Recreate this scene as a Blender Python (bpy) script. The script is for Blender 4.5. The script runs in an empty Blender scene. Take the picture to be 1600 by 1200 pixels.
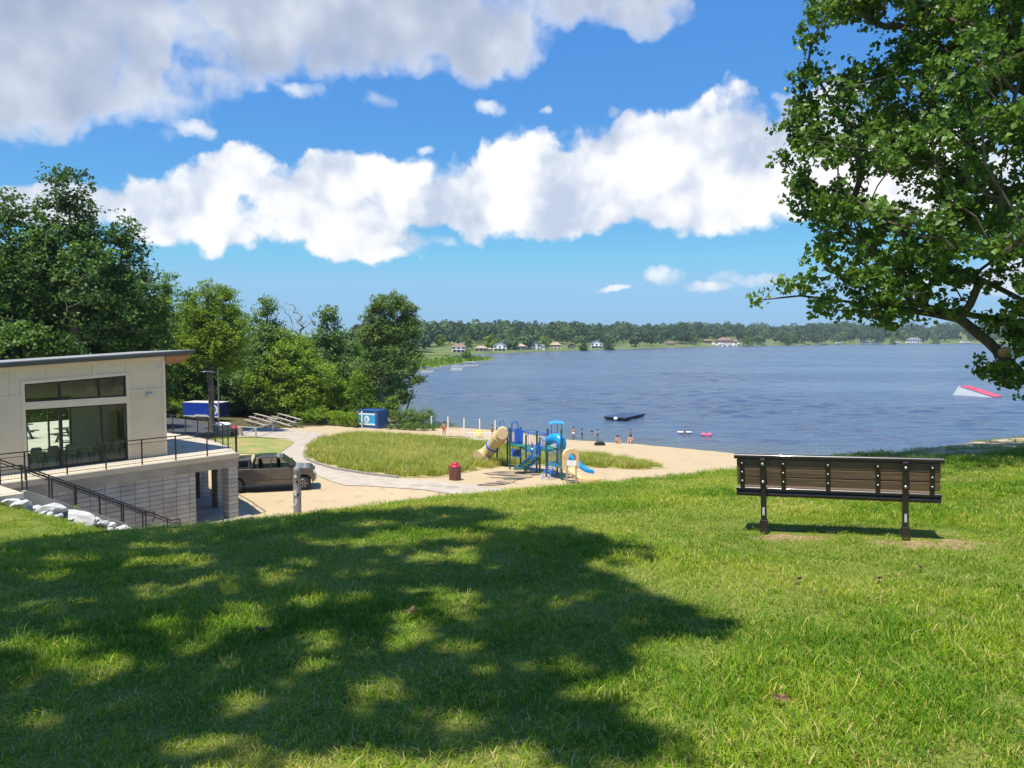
import bpy, bmesh, math, random
import numpy as np
from mathutils import Vector, Matrix, geometry as MG
S = bpy.context.scene
COL = S.collection
R = math.radians
rng = np.random.default_rng(7)
random.seed(7)

# ------------------------------------------------------------------ camera
F = 1209.0; PITCH = R(3.5); CAMZ = 11.0
cp, sp = math.cos(PITCH), math.sin(PITCH)
cam = bpy.data.cameras.new('camera'); camo = bpy.data.objects.new('camera', cam); COL.objects.link(camo)
cam.sensor_width = 36; cam.lens = 36*F/1600; cam.clip_end = 20000; cam.clip_start = 0.05
camo.location = (0, 0, CAMZ); camo.rotation_euler = (R(90)-PITCH, 0, 0)
S.camera = camo

def ray(px, py):
    xc = (px-800)/F; yc = (600-py)/F
    return Vector((xc, cp+yc*sp, yc*cp-sp))
def at(px, py, Y):
    d = ray(px, py); return Vector((0, 0, CAMZ)) + d*(Y/d.y)
def gp(px, py, z=0.0):
    d = ray(px, py); return Vector((0, 0, CAMZ)) + d*((z-CAMZ)/d.z)

# ------------------------------------------------------------------ tagging
def tag(o, label=None, cat=None, group=None, kind=None):
    if label: o['label'] = label
    if cat: o['category'] = cat
    if group: o['group'] = group
    if kind: o['kind'] = kind
    return o
def thing(name, label, cat, loc=(0, 0, 0), rz=0.0, group=None):
    o = bpy.data.objects.new(name, None); COL.objects.link(o)
    o.location = loc; o.rotation_euler = (0, 0, rz); o.empty_display_size = .2
    return tag(o, label, cat, group)
def kids(o): return [c for c in COL.objects if c.parent == o]
def copy_tree(o, parent=None, kidmap=None):
    c = o.copy(); COL.objects.link(c)
    if parent is not None: c.parent = parent
    for ch in kids(o): copy_tree(ch, c)
    return c

# ------------------------------------------------------------------ materials
def _n(nt, t, **kw):
    n = nt.nodes.new(t)
    for k, v in kw.items(): setattr(n, k, v)
    return n
def c4(c): return (c[0], c[1], c[2], 1.0)
def mat(name, c1, c2=None, scale=4.0, rough=.7, metal=0.0, bump=0.0, bscale=None, spec=.5, coat=0.0, detail=5.0, stretch=(1, 1, 1), world=False, lo=.35, hi=.65):
    m = bpy.data.materials.new(name); m.use_nodes = True; nt = m.node_tree
    b = nt.nodes['Principled BSDF']
    b.inputs['Base Color'].default_value = c4(c1); b.inputs['Roughness'].default_value = rough
    b.inputs['Metallic'].default_value = metal; b.inputs['Specular IOR Level'].default_value = spec
    b.inputs['Coat Weight'].default_value = coat; b.inputs['Coat Roughness'].default_value = .05
    if c2 is None: c2 = tuple(min(1, v*1.22+.004) for v in c1)
    if world: src = _n(nt, 'ShaderNodeNewGeometry').outputs['Position']
    else: src = _n(nt, 'ShaderNodeTexCoord').outputs['Object']
    mp = _n(nt, 'ShaderNodeMapping'); mp.inputs['Scale'].default_value = stretch
    nt.links.new(src, mp.inputs['Vector'])
    no = _n(nt, 'ShaderNodeTexNoise'); no.inputs['Scale'].default_value = scale; no.inputs['Detail'].default_value = detail
    nt.links.new(mp.outputs[0], no.inputs['Vector'])
    rp = _n(nt, 'ShaderNodeValToRGB'); rp.color_ramp.elements[0].position = lo; rp.color_ramp.elements[1].position = hi
    rp.color_ramp.elements[0].color = c4(c1); rp.color_ramp.elements[1].color = c4(c2)
    nt.links.new(no.outputs['Fac'], rp.inputs['Fac']); nt.links.new(rp.outputs['Color'], b.inputs['Base Color'])
    if bump:
        n2 = _n(nt, 'ShaderNodeTexNoise'); n2.inputs['Scale'].default_value = bscale or scale*6; n2.inputs['Detail'].default_value = 4
        nt.links.new(mp.outputs[0], n2.inputs['Vector'])
        bp = _n(nt, 'ShaderNodeBump'); bp.inputs['Strength'].default_value = bump; bp.inputs['Distance'].default_value = .02
        nt.links.new(n2.outputs['Fac'], bp.inputs['Height']); nt.links.new(bp.outputs[0], b.inputs['Normal'])
    return m
def leafmat(name, dark, light, trans=.35, patch=.35, rough=.5):
    """foliage: every leaf its own tint (attribute) and a slow change over the crown, part of the light passing through"""
    m = bpy.data.materials.new(name); m.use_nodes = True; nt = m.node_tree
    b = nt.nodes['Principled BSDF']; out = nt.nodes['Material Output']
    a = _n(nt, 'ShaderNodeAttribute', attribute_name='tint')
    ge = _n(nt, 'ShaderNodeNewGeometry')
    no = _n(nt, 'ShaderNodeTexNoise'); no.inputs['Scale'].default_value = patch; no.inputs['Detail'].default_value = 3
    nt.links.new(ge.outputs['Position'], no.inputs['Vector'])
    ad = _n(nt, 'ShaderNodeMath', operation='MULTIPLY_ADD'); ad.inputs[1].default_value = 1.3; ad.inputs[2].default_value = -.65
    nt.links.new(no.outputs['Fac'], ad.inputs[0])
    su = _n(nt, 'ShaderNodeMath', operation='ADD', use_clamp=True)
    nt.links.new(ad.outputs[0], su.inputs[0]); nt.links.new(a.outputs['Fac'], su.inputs[1])
    mx = _n(nt, 'ShaderNodeMixRGB'); mx.inputs[1].default_value = c4(dark); mx.inputs[2].default_value = c4(light)
    nt.links.new(su.outputs[0], mx.inputs[0])
    nt.links.new(mx.outputs[0], b.inputs['Base Color']); b.inputs['Roughness'].default_value = rough; b.inputs['Specular IOR Level'].default_value = .3
    tr = _n(nt, 'ShaderNodeBsdfTranslucent')
    hs = _n(nt, 'ShaderNodeHueSaturation'); hs.inputs['Value'].default_value = 1.25; hs.inputs['Hue'].default_value = .488
    nt.links.new(mx.outputs[0], hs.inputs['Color']); nt.links.new(hs.outputs[0], tr.inputs['Color'])
    mi = _n(nt, 'ShaderNodeMixShader'); mi.inputs[0].default_value = trans
    nt.links.new(b.outputs[0], mi.inputs[1]); nt.links.new(tr.outputs[0], mi.inputs[2]); nt.links.new(mi.outputs[0], out.inputs['Surface'])
    return m
def glassmat(name, tint=(.75, .82, .8), refl=.9):
    m = bpy.data.materials.new(name); m.use_nodes = True; nt = m.node_tree
    nt.nodes.remove(nt.nodes['Principled BSDF']); out = nt.nodes['Material Output']
    t = _n(nt, 'ShaderNodeBsdfTransparent'); t.inputs[0].default_value = c4(tint)
    g = _n(nt, 'ShaderNodeBsdfGlossy'); g.inputs['Roughness'].default_value = .01; g.inputs[0].default_value = (refl, refl, refl, 1)
    fr = _n(nt, 'ShaderNodeFresnel'); fr.inputs[0].default_value = 1.4
    mi = _n(nt, 'ShaderNodeMixShader'); nt.links.new(fr.outputs[0], mi.inputs[0]); nt.links.new(t.outputs[0], mi.inputs[1]); nt.links.new(g.outputs[0], mi.inputs[2])
    nt.links.new(mi.outputs[0], out.inputs['Surface']); return m

# ------------------------------------------------------------------ mesh building
class MB:
    def __init__(s): s.v = []; s.f = []
    def add(s, vs, fs, M=None):
        o = len(s.v)
        s.v += [tuple(M @ Vector(v)) if M is not None else tuple(v) for v in vs]
        s.f += [tuple(i+o for i in f) for f in fs]; return s
    def box(s, c, d, M=None, rz=0, rx=0, ry=0):
        x, y, z = d[0]/2, d[1]/2, d[2]/2
        vs = [(-x, -y, -z), (x, -y, -z), (x, y, -z), (-x, y, -z), (-x, -y, z), (x, -y, z), (x, y, z), (-x, y, z)]
        T = Matrix.Translation(c) @ Matrix.Rotation(rz, 4, 'Z') @ Matrix.Rotation(ry, 4, 'Y') @ Matrix.Rotation(rx, 4, 'X')
        if M is not None: T = M @ T
        return s.add(vs, [(0, 3, 2, 1), (4, 5, 6, 7), (0, 1, 5, 4), (1, 2, 6, 5), (2, 3, 7, 6), (3, 0, 4, 7)], T)
    def bar(s, a, b, w, h=None):
        """square bar from a to b"""
        h = h or w; a, b = Vector(a), Vector(b); d = b-a; L = d.length
        if L < 1e-6: return s
        q = d.to_track_quat('X', 'Z').to_matrix().to_4x4()
        return s.box((0, 0, 0), (L, w, h), Matrix.Translation((a+b)/2) @ q)
    def prism(s, poly, axis, a, b, M=None):
        def P(p, t):
            return (t, p[0], p[1]) if axis == 'x' else (p[0], t, p[1]) if axis == 'y' else (p[0], p[1], t)
        n = len(poly); ar = sum(poly[i][0]*poly[(i+1) % n][1]-poly[(i+1) % n][0]*poly[i][1] for i in range(n))
        if ar < 0: poly = poly[::-1]
        vs = [P(p, a) for p in poly]+[P(p, b) for p in poly]
        lo, hi = tuple(range(n)), tuple(range(n, 2*n))
        up = (axis != 'y') == (b > a)
        fs = [lo[::-1], hi]+[(i, (i+1) % n, n+(i+1) % n, n+i) for i in range(n)]
        if not up: fs = [f[::-1] for f in fs]
        return s.add(vs, fs, M)
    def tube(s, pts, r, n=8, cap=True, closed=False):
        pts = [Vector(p) for p in pts]; m = len(pts)
        rs = r if isinstance(r, (list, tuple, np.ndarray)) else [r]*m
        o = len(s.v); u = None
        for i, p in enumerate(pts):
            if closed: d = pts[(i+1) % m]-pts[i-1]
            else: d = pts[min(i+1, m-1)]-pts[max(i-1, 0)]
            if d.length < 1e-9: d = Vector((0, 0, 1))
            d.normalize()
            if u is None: u = d.orthogonal().normalized()
            else:
                u = u-d*u.dot(d)
                u = u.normalized() if u.length > 1e-6 else d.orthogonal().normalized()
            w = d.cross(u)
            for k in range(n):
                t = 2*math.pi*k/n; q = p+(u*math.cos(t)+w*math.sin(t))*float(rs[i]); s.v.append((q.x, q.y, q.z))
        for i in range(m if closed else m-1):
            a0 = o+i*n; b0 = o+((i+1) % m)*n
            for k in range(n): s.f.append((a0+k, a0+(k+1) % n, b0+(k+1) % n, b0+k))
        if cap and not closed:
            s.f.append(tuple(o+k for k in range(n))[::-1]); s.f.append(tuple(o+(m-1)*n+k for k in range(n)))
        return s
    def lathe(s, prof, n=20, c=(0, 0, 0), M=None):
        vs = []; fs = []; m = len(prof)
        for (r, z) in prof:
            for k in range(n):
                t = 2*math.pi*k/n; vs.append((c[0]+r*math.cos(t), c[1]+r*math.sin(t), c[2]+z))
        for i in range(m-1):
            for k in range(n): fs.append((i*n+k, i*n+(k+1) % n, (i+1)*n+(k+1) % n, (i+1)*n+k))
        fs.append(tuple(range(n))[::-1]); fs.append(tuple((m-1)*n+k for k in range(n)))
        return s.add(vs, fs, M)
    def build(s, name, m, parent=None, bevel=0, smooth=None, loc=None, seg=2):
        me = bpy.data.meshes.new(name); me.from_pydata(s.v, [], s.f); me.update()
        me.materials.append(m)
        if smooth:
            me.polygons.foreach_set('use_smooth', [True]*len(me.polygons)); me.set_sharp_from_angle(angle=R(smooth))
        o = bpy.data.objects.new(name, me); COL.objects.link(o)
        if parent is not None: o.parent = parent
        if loc is not None: o.location = loc
        if bevel:
            bv = o.modifiers.new('bevel', 'BEVEL'); bv.width = bevel; bv.segments = seg; bv.limit_method = 'ANGLE'; bv.angle_limit = R(40)
        return o
def arrays_mesh(name, V, Q, m, tint=None, parent=None, smooth=False):
    """V (n,3), Q (k,3 or 4) as one mesh object with an optional per-vertex tint"""
    me = bpy.data.meshes.new(name); k = Q.shape[1]
    me.vertices.add(len(V)); me.vertices.foreach_set('co', np.ascontiguousarray(V, dtype=np.float32).ravel())
    me.loops.add(Q.size); me.loops.foreach_set('vertex_index', np.ascontiguousarray(Q, dtype=np.int32).ravel())
    me.polygons.add(len(Q)); me.polygons.foreach_set('loop_start', np.arange(0, Q.size, k, dtype=np.int32))
    me.update(calc_edges=True); me.validate()
    if smooth: me.polygons.foreach_set('use_smooth', [True]*len(me.polygons))
    if tint is not None:
        a = me.attributes.new('tint', 'FLOAT', 'POINT'); a.data.foreach_set('value', np.ascontiguousarray(tint, dtype=np.float32))
    me.materials.append(m)
    o = bpy.data.objects.new(name, me); COL.objects.link(o)
    if parent is not None: o.parent = parent
    return o

# ------------------------------------------------------------------ the lie of the land
def sdist(P, poly):
    """signed distance of points (n,2) to a polygon, positive inside"""
    P = np.asarray(P, float); poly = np.asarray(poly, float); d = np.full(len(P), 1e18); ins = np.zeros(len(P), bool)
    n = len(poly)
    for i in range(n):
        a, b = poly[i], poly[(i+1) % n]; e = b-a; w = P-a
        t = np.clip((w@e)/max(e@e, 1e-12), 0, 1); q = w-t[:, None]*e
        d = np.minimum(d, (q*q).sum(1))
        c = ((a[1] <= P[:, 1]) & (b[1] > P[:, 1])) | ((b[1] <= P[:, 1]) & (a[1] > P[:, 1]))
        with np.errstate(divide='ignore', invalid='ignore'):
            xx = a[0]+(P[:, 1]-a[1])/(b[1]-a[1]+1e-300)*e[0]
        ins ^= c & (P[:, 0] < xx)
    return np.where(ins, 1, -1)*np.sqrt(d)
def g2(px, py): p = gp(px, py, 0); return (p.x, p.y)
LAND = [(500, -500), (500, 90), (300, 84), (120, 72), (70, 62), (40, 65), (21, 72.7), g2(1000, 694), g2(890, 687), g2(825, 678), g2(760, 671), g2(715, 668), g2(690, 664),
        (-12.5, 99), (-15, 106), (-22, 130), (-32, 180), (-38, 235), g2(668, 577), g2(700, 570), g2(733, 565.5), g2(770, 561.5), g2(772, 560.6), g2(735, 560), g2(700, 559), g2(655, 558),
        (-90, 385), (-500, 390), (-900, 390), (-900, -500)]
FARY = [(-1500, 559), (-400, 559), (300, 558), (550, 557), (650, 556), (700, 555), (800, 551.5), (900, 547.6), (1000, 544.8), (1100, 542), (1200, 540.2), (1300, 538.6), (1400, 537.7), (1500, 537.1), (1600, 536.8), (2000, 536.4), (2600, 536.2)]
FAR = [g2(*p) for p in FARY]
FAR = FAR+[(9000, 1300), (9000, 9000), (-9000, 9000), (-9000, 420)]
CX = [-60, -30, -10.75, -8.6, -5.75, -3.44, -1.16, 2.65, 5.07, 7.86, 10.4, 17.2, 31, 80]
CY = [13, 13, 13, 13, 13, 13, 14, 16, 17.5, 19, 21, 28, 38, 60]
CZ = [7.2, 7.1, 7.15, 7.44, 7.73, 7.96, 8.05, 7.99, 7.91, 7.98, 7.82, 7.2, 6.6, 6.6]
def H(x, y):
    x = np.atleast_1d(np.asarray(x, float)); y = np.atleast_1d(np.asarray(y, float))
    P = np.stack([x, y], 1); sn = sdist(P, LAND)
    low = np.where(sn > 0, np.minimum(2.5, .02+.066*sn), np.maximum(-2.5, .10*sn-.02))
    s = (x+16.9)*.622+(y-26.5)*.783
    bank = np.minimum(5.45, 4.95-.46*s)
    low = np.maximum(low, np.where(y < 140, bank, -9))
    yc = np.interp(x, CX, CY); zc = np.interp(x, CX, CZ)
    r = np.clip(y/yc, 0, 1)
    top = 9.4+(zc-9.4)*r**1.5+.02*np.clip(-y, 0, 40)
    t = np.clip(y-yc, 0, None); k = 1.5*(9.4-zc)/yc
    t1 = np.minimum(t, 1.2); top = top-k*t-(.16*t1*t1+(t-t1)*.384*(1))
    kk = .35; h = np.clip(.5+.5*(top-low)/kk, 0, 1); z = low*(1-h)+top*h+kk*h*(1-h)
    sf = sdist(P, FAR)
    hm = np.interp(x/np.maximum(y, 1), [-.6, -.1, .1, .25, .45, .8], [6, 8, 11, 15, 20, 16])
    zf = np.minimum(1.2, .25*sf)+np.clip((sf-12)*.085, 0, hm*(1+.22*np.sin(x/47+1)+.12*np.sin(x/19)))
    return np.where(sf > 0, zf, z)
def h1(x, y): return float(H(x, y)[0])
def gh(px, py, dz=0.0):
    """where the pixel's ray meets the ground"""
    d = ray(px, py); ts = np.concatenate([np.arange(1, 60, .1), np.arange(60, 500, .5)])
    X, Y, Z = d.x*ts, d.y*ts, CAMZ+d.z*ts
    below = np.nonzero(Z <= H(X, Y)+dz)[0]
    i = below[0] if len(below) else len(ts)-1
    t0, t1 = ts[max(i-1, 0)], ts[i]
    for _ in range(20):
        tm = (t0+t1)/2
        if CAMZ+d.z*tm <= h1(d.x*tm, d.y*tm)+dz: t1 = tm
        else: t0 = tm
    return Vector((d.x*t1, d.y*t1, h1(d.x*t1, d.y*t1)))
def low_at(px, py):
    """the lower ground behind the hill: the pixel's meeting with the plain, the hill looked through"""
    d = ray(px, py); ts = np.arange(30, 140, .05)
    P = np.stack([d.x*ts, d.y*ts], 1); sn = sdist(P, LAND)
    low = np.where(sn > 0, np.minimum(2.5, .02+.066*sn), 0); Z = CAMZ+d.z*ts
    i = np.nonzero(Z <= low)[0]; i = i[0] if len(i) else len(ts)-1
    x, y = d.x*ts[i], d.y*ts[i]
    return Vector((x, y, h1(x, y)))

# ------------------------------------------------------------------ sun and sky
SUNH = Vector((-.58, -.815, 0)).normalized(); EL = R(69)
SUN = SUNH*math.cos(EL)+Vector((0, 0, math.sin(EL)))
COT = 1/math.tan(EL)
sl = bpy.data.lights.new('sun', 'SUN'); sl.energy = 4.2; sl.angle = R(.53); sl.color = (1, .945, .83)
so = bpy.data.objects.new('sun', sl); COL.objects.link(so); so.rotation_euler = SUN.to_track_quat('Z', 'Y').to_euler(); so.location = (-20, -30, 60)

W = bpy.data.worlds.new('World'); S.world = W; W.use_nodes = True; nt = W.node_tree
for n in list(nt.nodes): nt.nodes.remove(n)
wo = _n(nt, 'ShaderNodeOutputWorld')
sky = _n(nt, 'ShaderNodeTexSky'); sky.sky_type = 'NISHITA'; sky.sun_disc = False
sky.sun_elevation = EL; sky.sun_rotation = math.atan2(SUNH.x, SUNH.y); sky.altitude = 200; sky.air_density = 1.0; sky.dust_density = .25; sky.ozone_density = 2.2
# the physical sky, its hue steepened the way a phone camera renders a clear noon sky
skb = _n(nt, 'ShaderNodeSeparateColor'); nt.links.new(sky.outputs[0], skb.inputs[0])
dv = _n(nt, 'ShaderNodeVectorMath', operation='DIVIDE'); nt.links.new(sky.outputs[0], dv.inputs[0]); nt.links.new(skb.outputs[2], dv.inputs[1])
gm = _n(nt, 'ShaderNodeGamma'); gm.inputs['Gamma'].default_value = 1.55; nt.links.new(dv.outputs[0], gm.inputs['Color'])
tnt = _n(nt, 'ShaderNodeMixRGB', blend_type='MULTIPLY'); tnt.inputs[0].default_value = 1; tnt.inputs[2].default_value = (.58, .93, 1.0, 1); nt.links.new(gm.outputs[0], tnt.inputs[1])
mn = _n(nt, 'ShaderNodeVectorMath', operation='MINIMUM'); mn.inputs[1].default_value = (.36, .68, 1.0); nt.links.new(tnt.outputs[0], mn.inputs[0])
pwb = _n(nt, 'ShaderNodeMath', operation='POWER'); pwb.inputs[1].default_value = .3; nt.links.new(skb.outputs[2], pwb.inputs[0])
skc = _n(nt, 'ShaderNodeVectorMath', operation='SCALE'); nt.links.new(mn.outputs[0], skc.inputs[0]); nt.links.new(pwb.outputs[0], skc.inputs['Scale'])
skd = _n(nt, 'ShaderNodeVectorMath', operation='SCALE'); nt.links.new(skc.outputs[0], skd.inputs[0]); skd.inputs['Scale'].default_value = 2.6
bg = _n(nt, 'ShaderNodeBackground'); bg.inputs['Strength'].default_value = .12
nt.links.new(skd.outputs[0], bg.inputs['Color'])
tc = _n(nt, 'ShaderNodeTexCoord'); sx = _n(nt, 'ShaderNodeSeparateXYZ'); nt.links.new(tc.outputs['Generated'], sx.inputs[0])
azn = _n(nt, 'ShaderNodeMath', operation='ARCTAN2'); nt.links.new(sx.outputs[0], azn.inputs[0]); nt.links.new(sx.outputs[1], azn.inputs[1])
eln = _n(nt, 'ShaderNodeMath', operation='ARCSINE'); nt.links.new(sx.outputs[2], eln.inputs[0])
pv = _n(nt, 'ShaderNodeCombineXYZ'); nt.links.new(azn.outputs[0], pv.inputs[0]); nt.links.new(eln.outputs[0], pv.inputs[1])
def wnoise(vec, scale, detail=8, rough=.55, off=(0, 0, 0)):
    mp = _n(nt, 'ShaderNodeMapping'); mp.inputs['Location'].default_value = off; nt.links.new(vec, mp.inputs['Vector'])
    n = _n(nt, 'ShaderNodeTexNoise', noise_dimensions='2D' if vec == pv.outputs[0] else '3D'); n.inputs['Scale'].default_value = scale; n.inputs['Detail'].default_value = detail; n.inputs['Roughness'].default_value = rough
    nt.links.new(mp.outputs[0], n.inputs['Vector']); return n
def wm(op, a, b=None, c=None, clamp=False):
    n = _n(nt, 'ShaderNodeMath', operation=op, use_clamp=clamp)
    for i, v in enumerate((a, b, c)):
        if v is None: continue
        if isinstance(v, (int, float)): n.inputs[i].default_value = v
        else: nt.links.new(v, n.inputs[i])
    return n.outputs[0]
# the cloud outline is pushed about by noise
wn = wnoise(pv.outputs[0], 11, 6, .6)
wv = _n(nt, 'ShaderNodeVectorMath', operation='MULTIPLY_ADD'); wv.inputs[1].default_value = (.066, .040, 0); wv.inputs[2].default_value = (-.033, -.020, 0)
nt.links.new(wn.outputs['Color'], wv.inputs[0])
pw = _n(nt, 'ShaderNodeVectorMath', operation='ADD'); nt.links.new(pv.outputs[0], pw.inputs[0]); nt.links.new(wv.outputs[0], pw.inputs[1])
def azel(px, py): d = ray(px, py).normalized(); return math.atan2(d.x, d.y), math.asin(d.z)
def blobs(lst):
    acc = None
    for (px, py, rx, ry) in lst:
        a, e = azel(px, py)
        ma = _n(nt, 'ShaderNodeVectorMath', operation='SUBTRACT'); ma.inputs[1].default_value = (a, e, 0); nt.links.new(pw.outputs[0], ma.inputs[0])
        mb = _n(nt, 'ShaderNodeVectorMath', operation='MULTIPLY'); mb.inputs[1].default_value = (F/rx, F/ry, 0); nt.links.new(ma.outputs[0], mb.inputs[0])
        dt = _n(nt, 'ShaderNodeVectorMath', operation='DOT_PRODUCT'); nt.links.new(mb.outputs[0], dt.inputs[0]); nt.links.new(mb.outputs[0], dt.inputs[1])
        v = wm('SUBTRACT', 1.0, dt.outputs['Value'])
        if acc is None: acc = v
        else: acc = wm('SMOOTH_MAX', acc, v, .35)
    return acc
A = blobs([(20, 40, 310, 165), (-200, 30, 300, 190), (300, 0, 330, 120), (560, 10, 330, 120), (760, 40, 140, 95), (880, -40, 190, 95), (1010, 10, 100, 48), (330, -160, 700, 180), (110, 140, 130, 70), (850, -200, 500, 160)])
B = blobs([(205, 322, 130, 48), (330, 332, 130, 56), (385, 285, 75, 55), (490, 335, 150, 65), (560, 375, 130, 40), (520, 285, 95, 45), (640, 300, 120, 55), (720, 315, 150, 65), (850, 285, 160, 85), (860, 340, 160, 45),
           (960, 280, 160, 95), (1060, 248, 150, 84), (1150, 232, 140, 86), (1120, 310, 170, 55), (1260, 226, 150, 92), (1380, 260, 150, 80), (1500, 290, 120, 60), (20, 318, 70, 28), (110, 330, 70, 25)])
C = blobs([(1040, 436, 40, 16), (1165, 438, 70, 15), (1110, 450, 60, 9), (682, 380, 34, 15), (765, 166, 32, 15), (590, 165, 60, 22), (850, 168, 16, 10), (660, 235, 22, 12), (955, 175, 16, 12), (965, 452, 26, 6), (1640, 420, 120, 40), (1500, 440, 110, 26), (300, 195, 40, 16), (470, 140, 60, 16)])
fb = wnoise(pv.outputs[0], 9, 12, .58)
fb2 = wnoise(pv.outputs[0], 9, 12, .58, (.018, -.030, 0))
lo1 = wnoise(pv.outputs[0], 7.5, 3.2, .5); lo2 = wnoise(pv.outputs[0], 7.5, 3.2, .5, (.022, -.034, 0))
def wvor(scale):
    n = _n(nt, 'ShaderNodeTexVoronoi', feature='SMOOTH_F1', voronoi_dimensions='2D'); n.inputs['Scale'].default_value = scale; n.inputs['Smoothness'].default_value = .6; n.inputs['Detail'].default_value = 1.0; n.inputs['Roughness'].default_value = .55
    nt.links.new(pw.outputs[0], n.inputs['Vector']); return n.outputs['Distance']
puff = wvor(15); puff2 = wvor(34)
def dens(fld, amp, thr, wid, pk=.9):
    d = wm('MULTIPLY_ADD', fb.outputs['Fac'], amp, -amp*.5)
    d = wm('ADD', fld, d)
    d = wm('ADD', d, wm('MULTIPLY_ADD', puff, -pk, .52*pk)); d = wm('ADD', d, wm('MULTIPLY_ADD', puff2, -pk*.45, .24*pk))
    d = wm('SUBTRACT', d, thr)
    mr = _n(nt, 'ShaderNodeMapRange', interpolation_type='SMOOTHSTEP'); mr.inputs[1].default_value = 0; mr.inputs[2].default_value = wid
    nt.links.new(d, mr.inputs[0]); return mr.outputs[0], d
aA, dA = dens(A, 1.0, .16, .62, .5)
aB, dB = dens(B, 1.25, -.06, .46, .75)
aC, dC = dens(C, 1.6, .25, .9, .5)
# relief: lighter where the cloud thins towards the sun, greyer in its body
rel = wm('ADD', wm('MULTIPLY', wm('SUBTRACT', fb.outputs['Fac'], fb2.outputs['Fac']), .45), wm('SUBTRACT', lo1.outputs['Fac'], lo2.outputs['Fac']))
litB = wm('ADD', wm('MULTIPLY_ADD', rel, 2.8, 1.08), wm('ADD', wm('MULTIPLY', puff, -.42), wm('MULTIPLY', puff2, -.30)), None, True)
rA = wm('MULTIPLY_ADD', rel, 2.0, .42, True)
def wramp(v, stops):
    r = _n(nt, 'ShaderNodeValToRGB'); nt.links.new(v, r.inputs[0]); e = r.color_ramp.elements
    while len(e) < len(stops): e.new(.5)
    for i, (p, c) in enumerate(stops): e[i].position = p; e[i].color = c4(c)
    return r.outputs[0]
cB = wramp(litB, [(0, (.55, .62, .77)), (.35, (.72, .77, .87)), (.65, (.93, .94, .97)), (.85, (1.0, 1.0, 1.0))])
edge = wm('MULTIPLY_ADD', dA, -.55, .62, True)
vA = wm('ADD', wm('MULTIPLY', rA, .62), wm('MULTIPLY', edge, .34), None, True)
cA = wramp(vA, [(0, (.36, .42, .57)), (.35, (.48, .54, .68)), (.62, (.66, .71, .81)), (.95, (.97, .97, .98))])
mixC = _n(nt, 'ShaderNodeMixRGB'); nt.links.new(wm('SUBTRACT', aA, 0.0, None, True), mixC.inputs[0]); nt.links.new(cB, mixC.inputs[1]); nt.links.new(cA, mixC.inputs[2])
al = wm('MAXIMUM', wm('MAXIMUM', aA, aB), wm('MULTIPLY', aC, .8))
al = wm('MULTIPLY', al, .97)
# behind and overhead: broken fair-weather cloud, so the lake and glass mirror a sky of the same kind
gen = wnoise(tc.outputs['Generated'], 2.6, 8, .58, (3, 1, 2))
mg = _n(nt, 'ShaderNodeMapRange', interpolation_type='SMOOTHSTEP'); mg.inputs[1].default_value = .54; mg.inputs[2].default_value = .70; nt.links.new(gen.outputs['Fac'], mg.inputs[0])
bk = _n(nt, 'ShaderNodeMapRange', interpolation_type='SMOOTHSTEP'); bk.inputs[1].default_value = .15; bk.inputs[2].default_value = -.2; nt.links.new(sx.outputs[1], bk.inputs[0])
upm = _n(nt, 'ShaderNodeMapRange', interpolation_type='SMOOTHSTEP'); upm.inputs[1].default_value = .02; upm.inputs[2].default_value = .2; nt.links.new(sx.outputs[2], upm.inputs[0])
alb = wm('MULTIPLY', wm('MULTIPLY', mg.outputs[0], bk.outputs[0]), upm.outputs[0])
al = wm('MAXIMUM', al, wm('MULTIPLY', alb, .9))
bc = _n(nt, 'ShaderNodeBackground'); bc.inputs['Strength'].default_value = .66; nt.links.new(mixC.outputs[0], bc.inputs['Color'])
mxs = _n(nt, 'ShaderNodeMixShader'); nt.links.new(al, mxs.inputs[0]); nt.links.new(bg.outputs[0], mxs.inputs[1]); nt.links.new(bc.outputs[0], mxs.inputs[2])
nt.links.new(mxs.outputs[0], wo.inputs['Surface'])
W.cycles.sampling_method = 'MANUAL'; W.cycles.sample_map_resolution = 512
vs_ = S.view_settings; vs_.view_transform = 'Standard'; vs_.look = 'None'; vs_.exposure = .70; vs_.gamma = 1; vs_.use_curve_mapping = False
S.cycles.max_bounces = 8; S.cycles.transparent_max_bounces = 12; S.cycles.transmission_bounces = 4; S.cycles.diffuse_bounces = 3; S.cycles.glossy_bounces = 3; S.cycles.use_denoising = True
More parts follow.
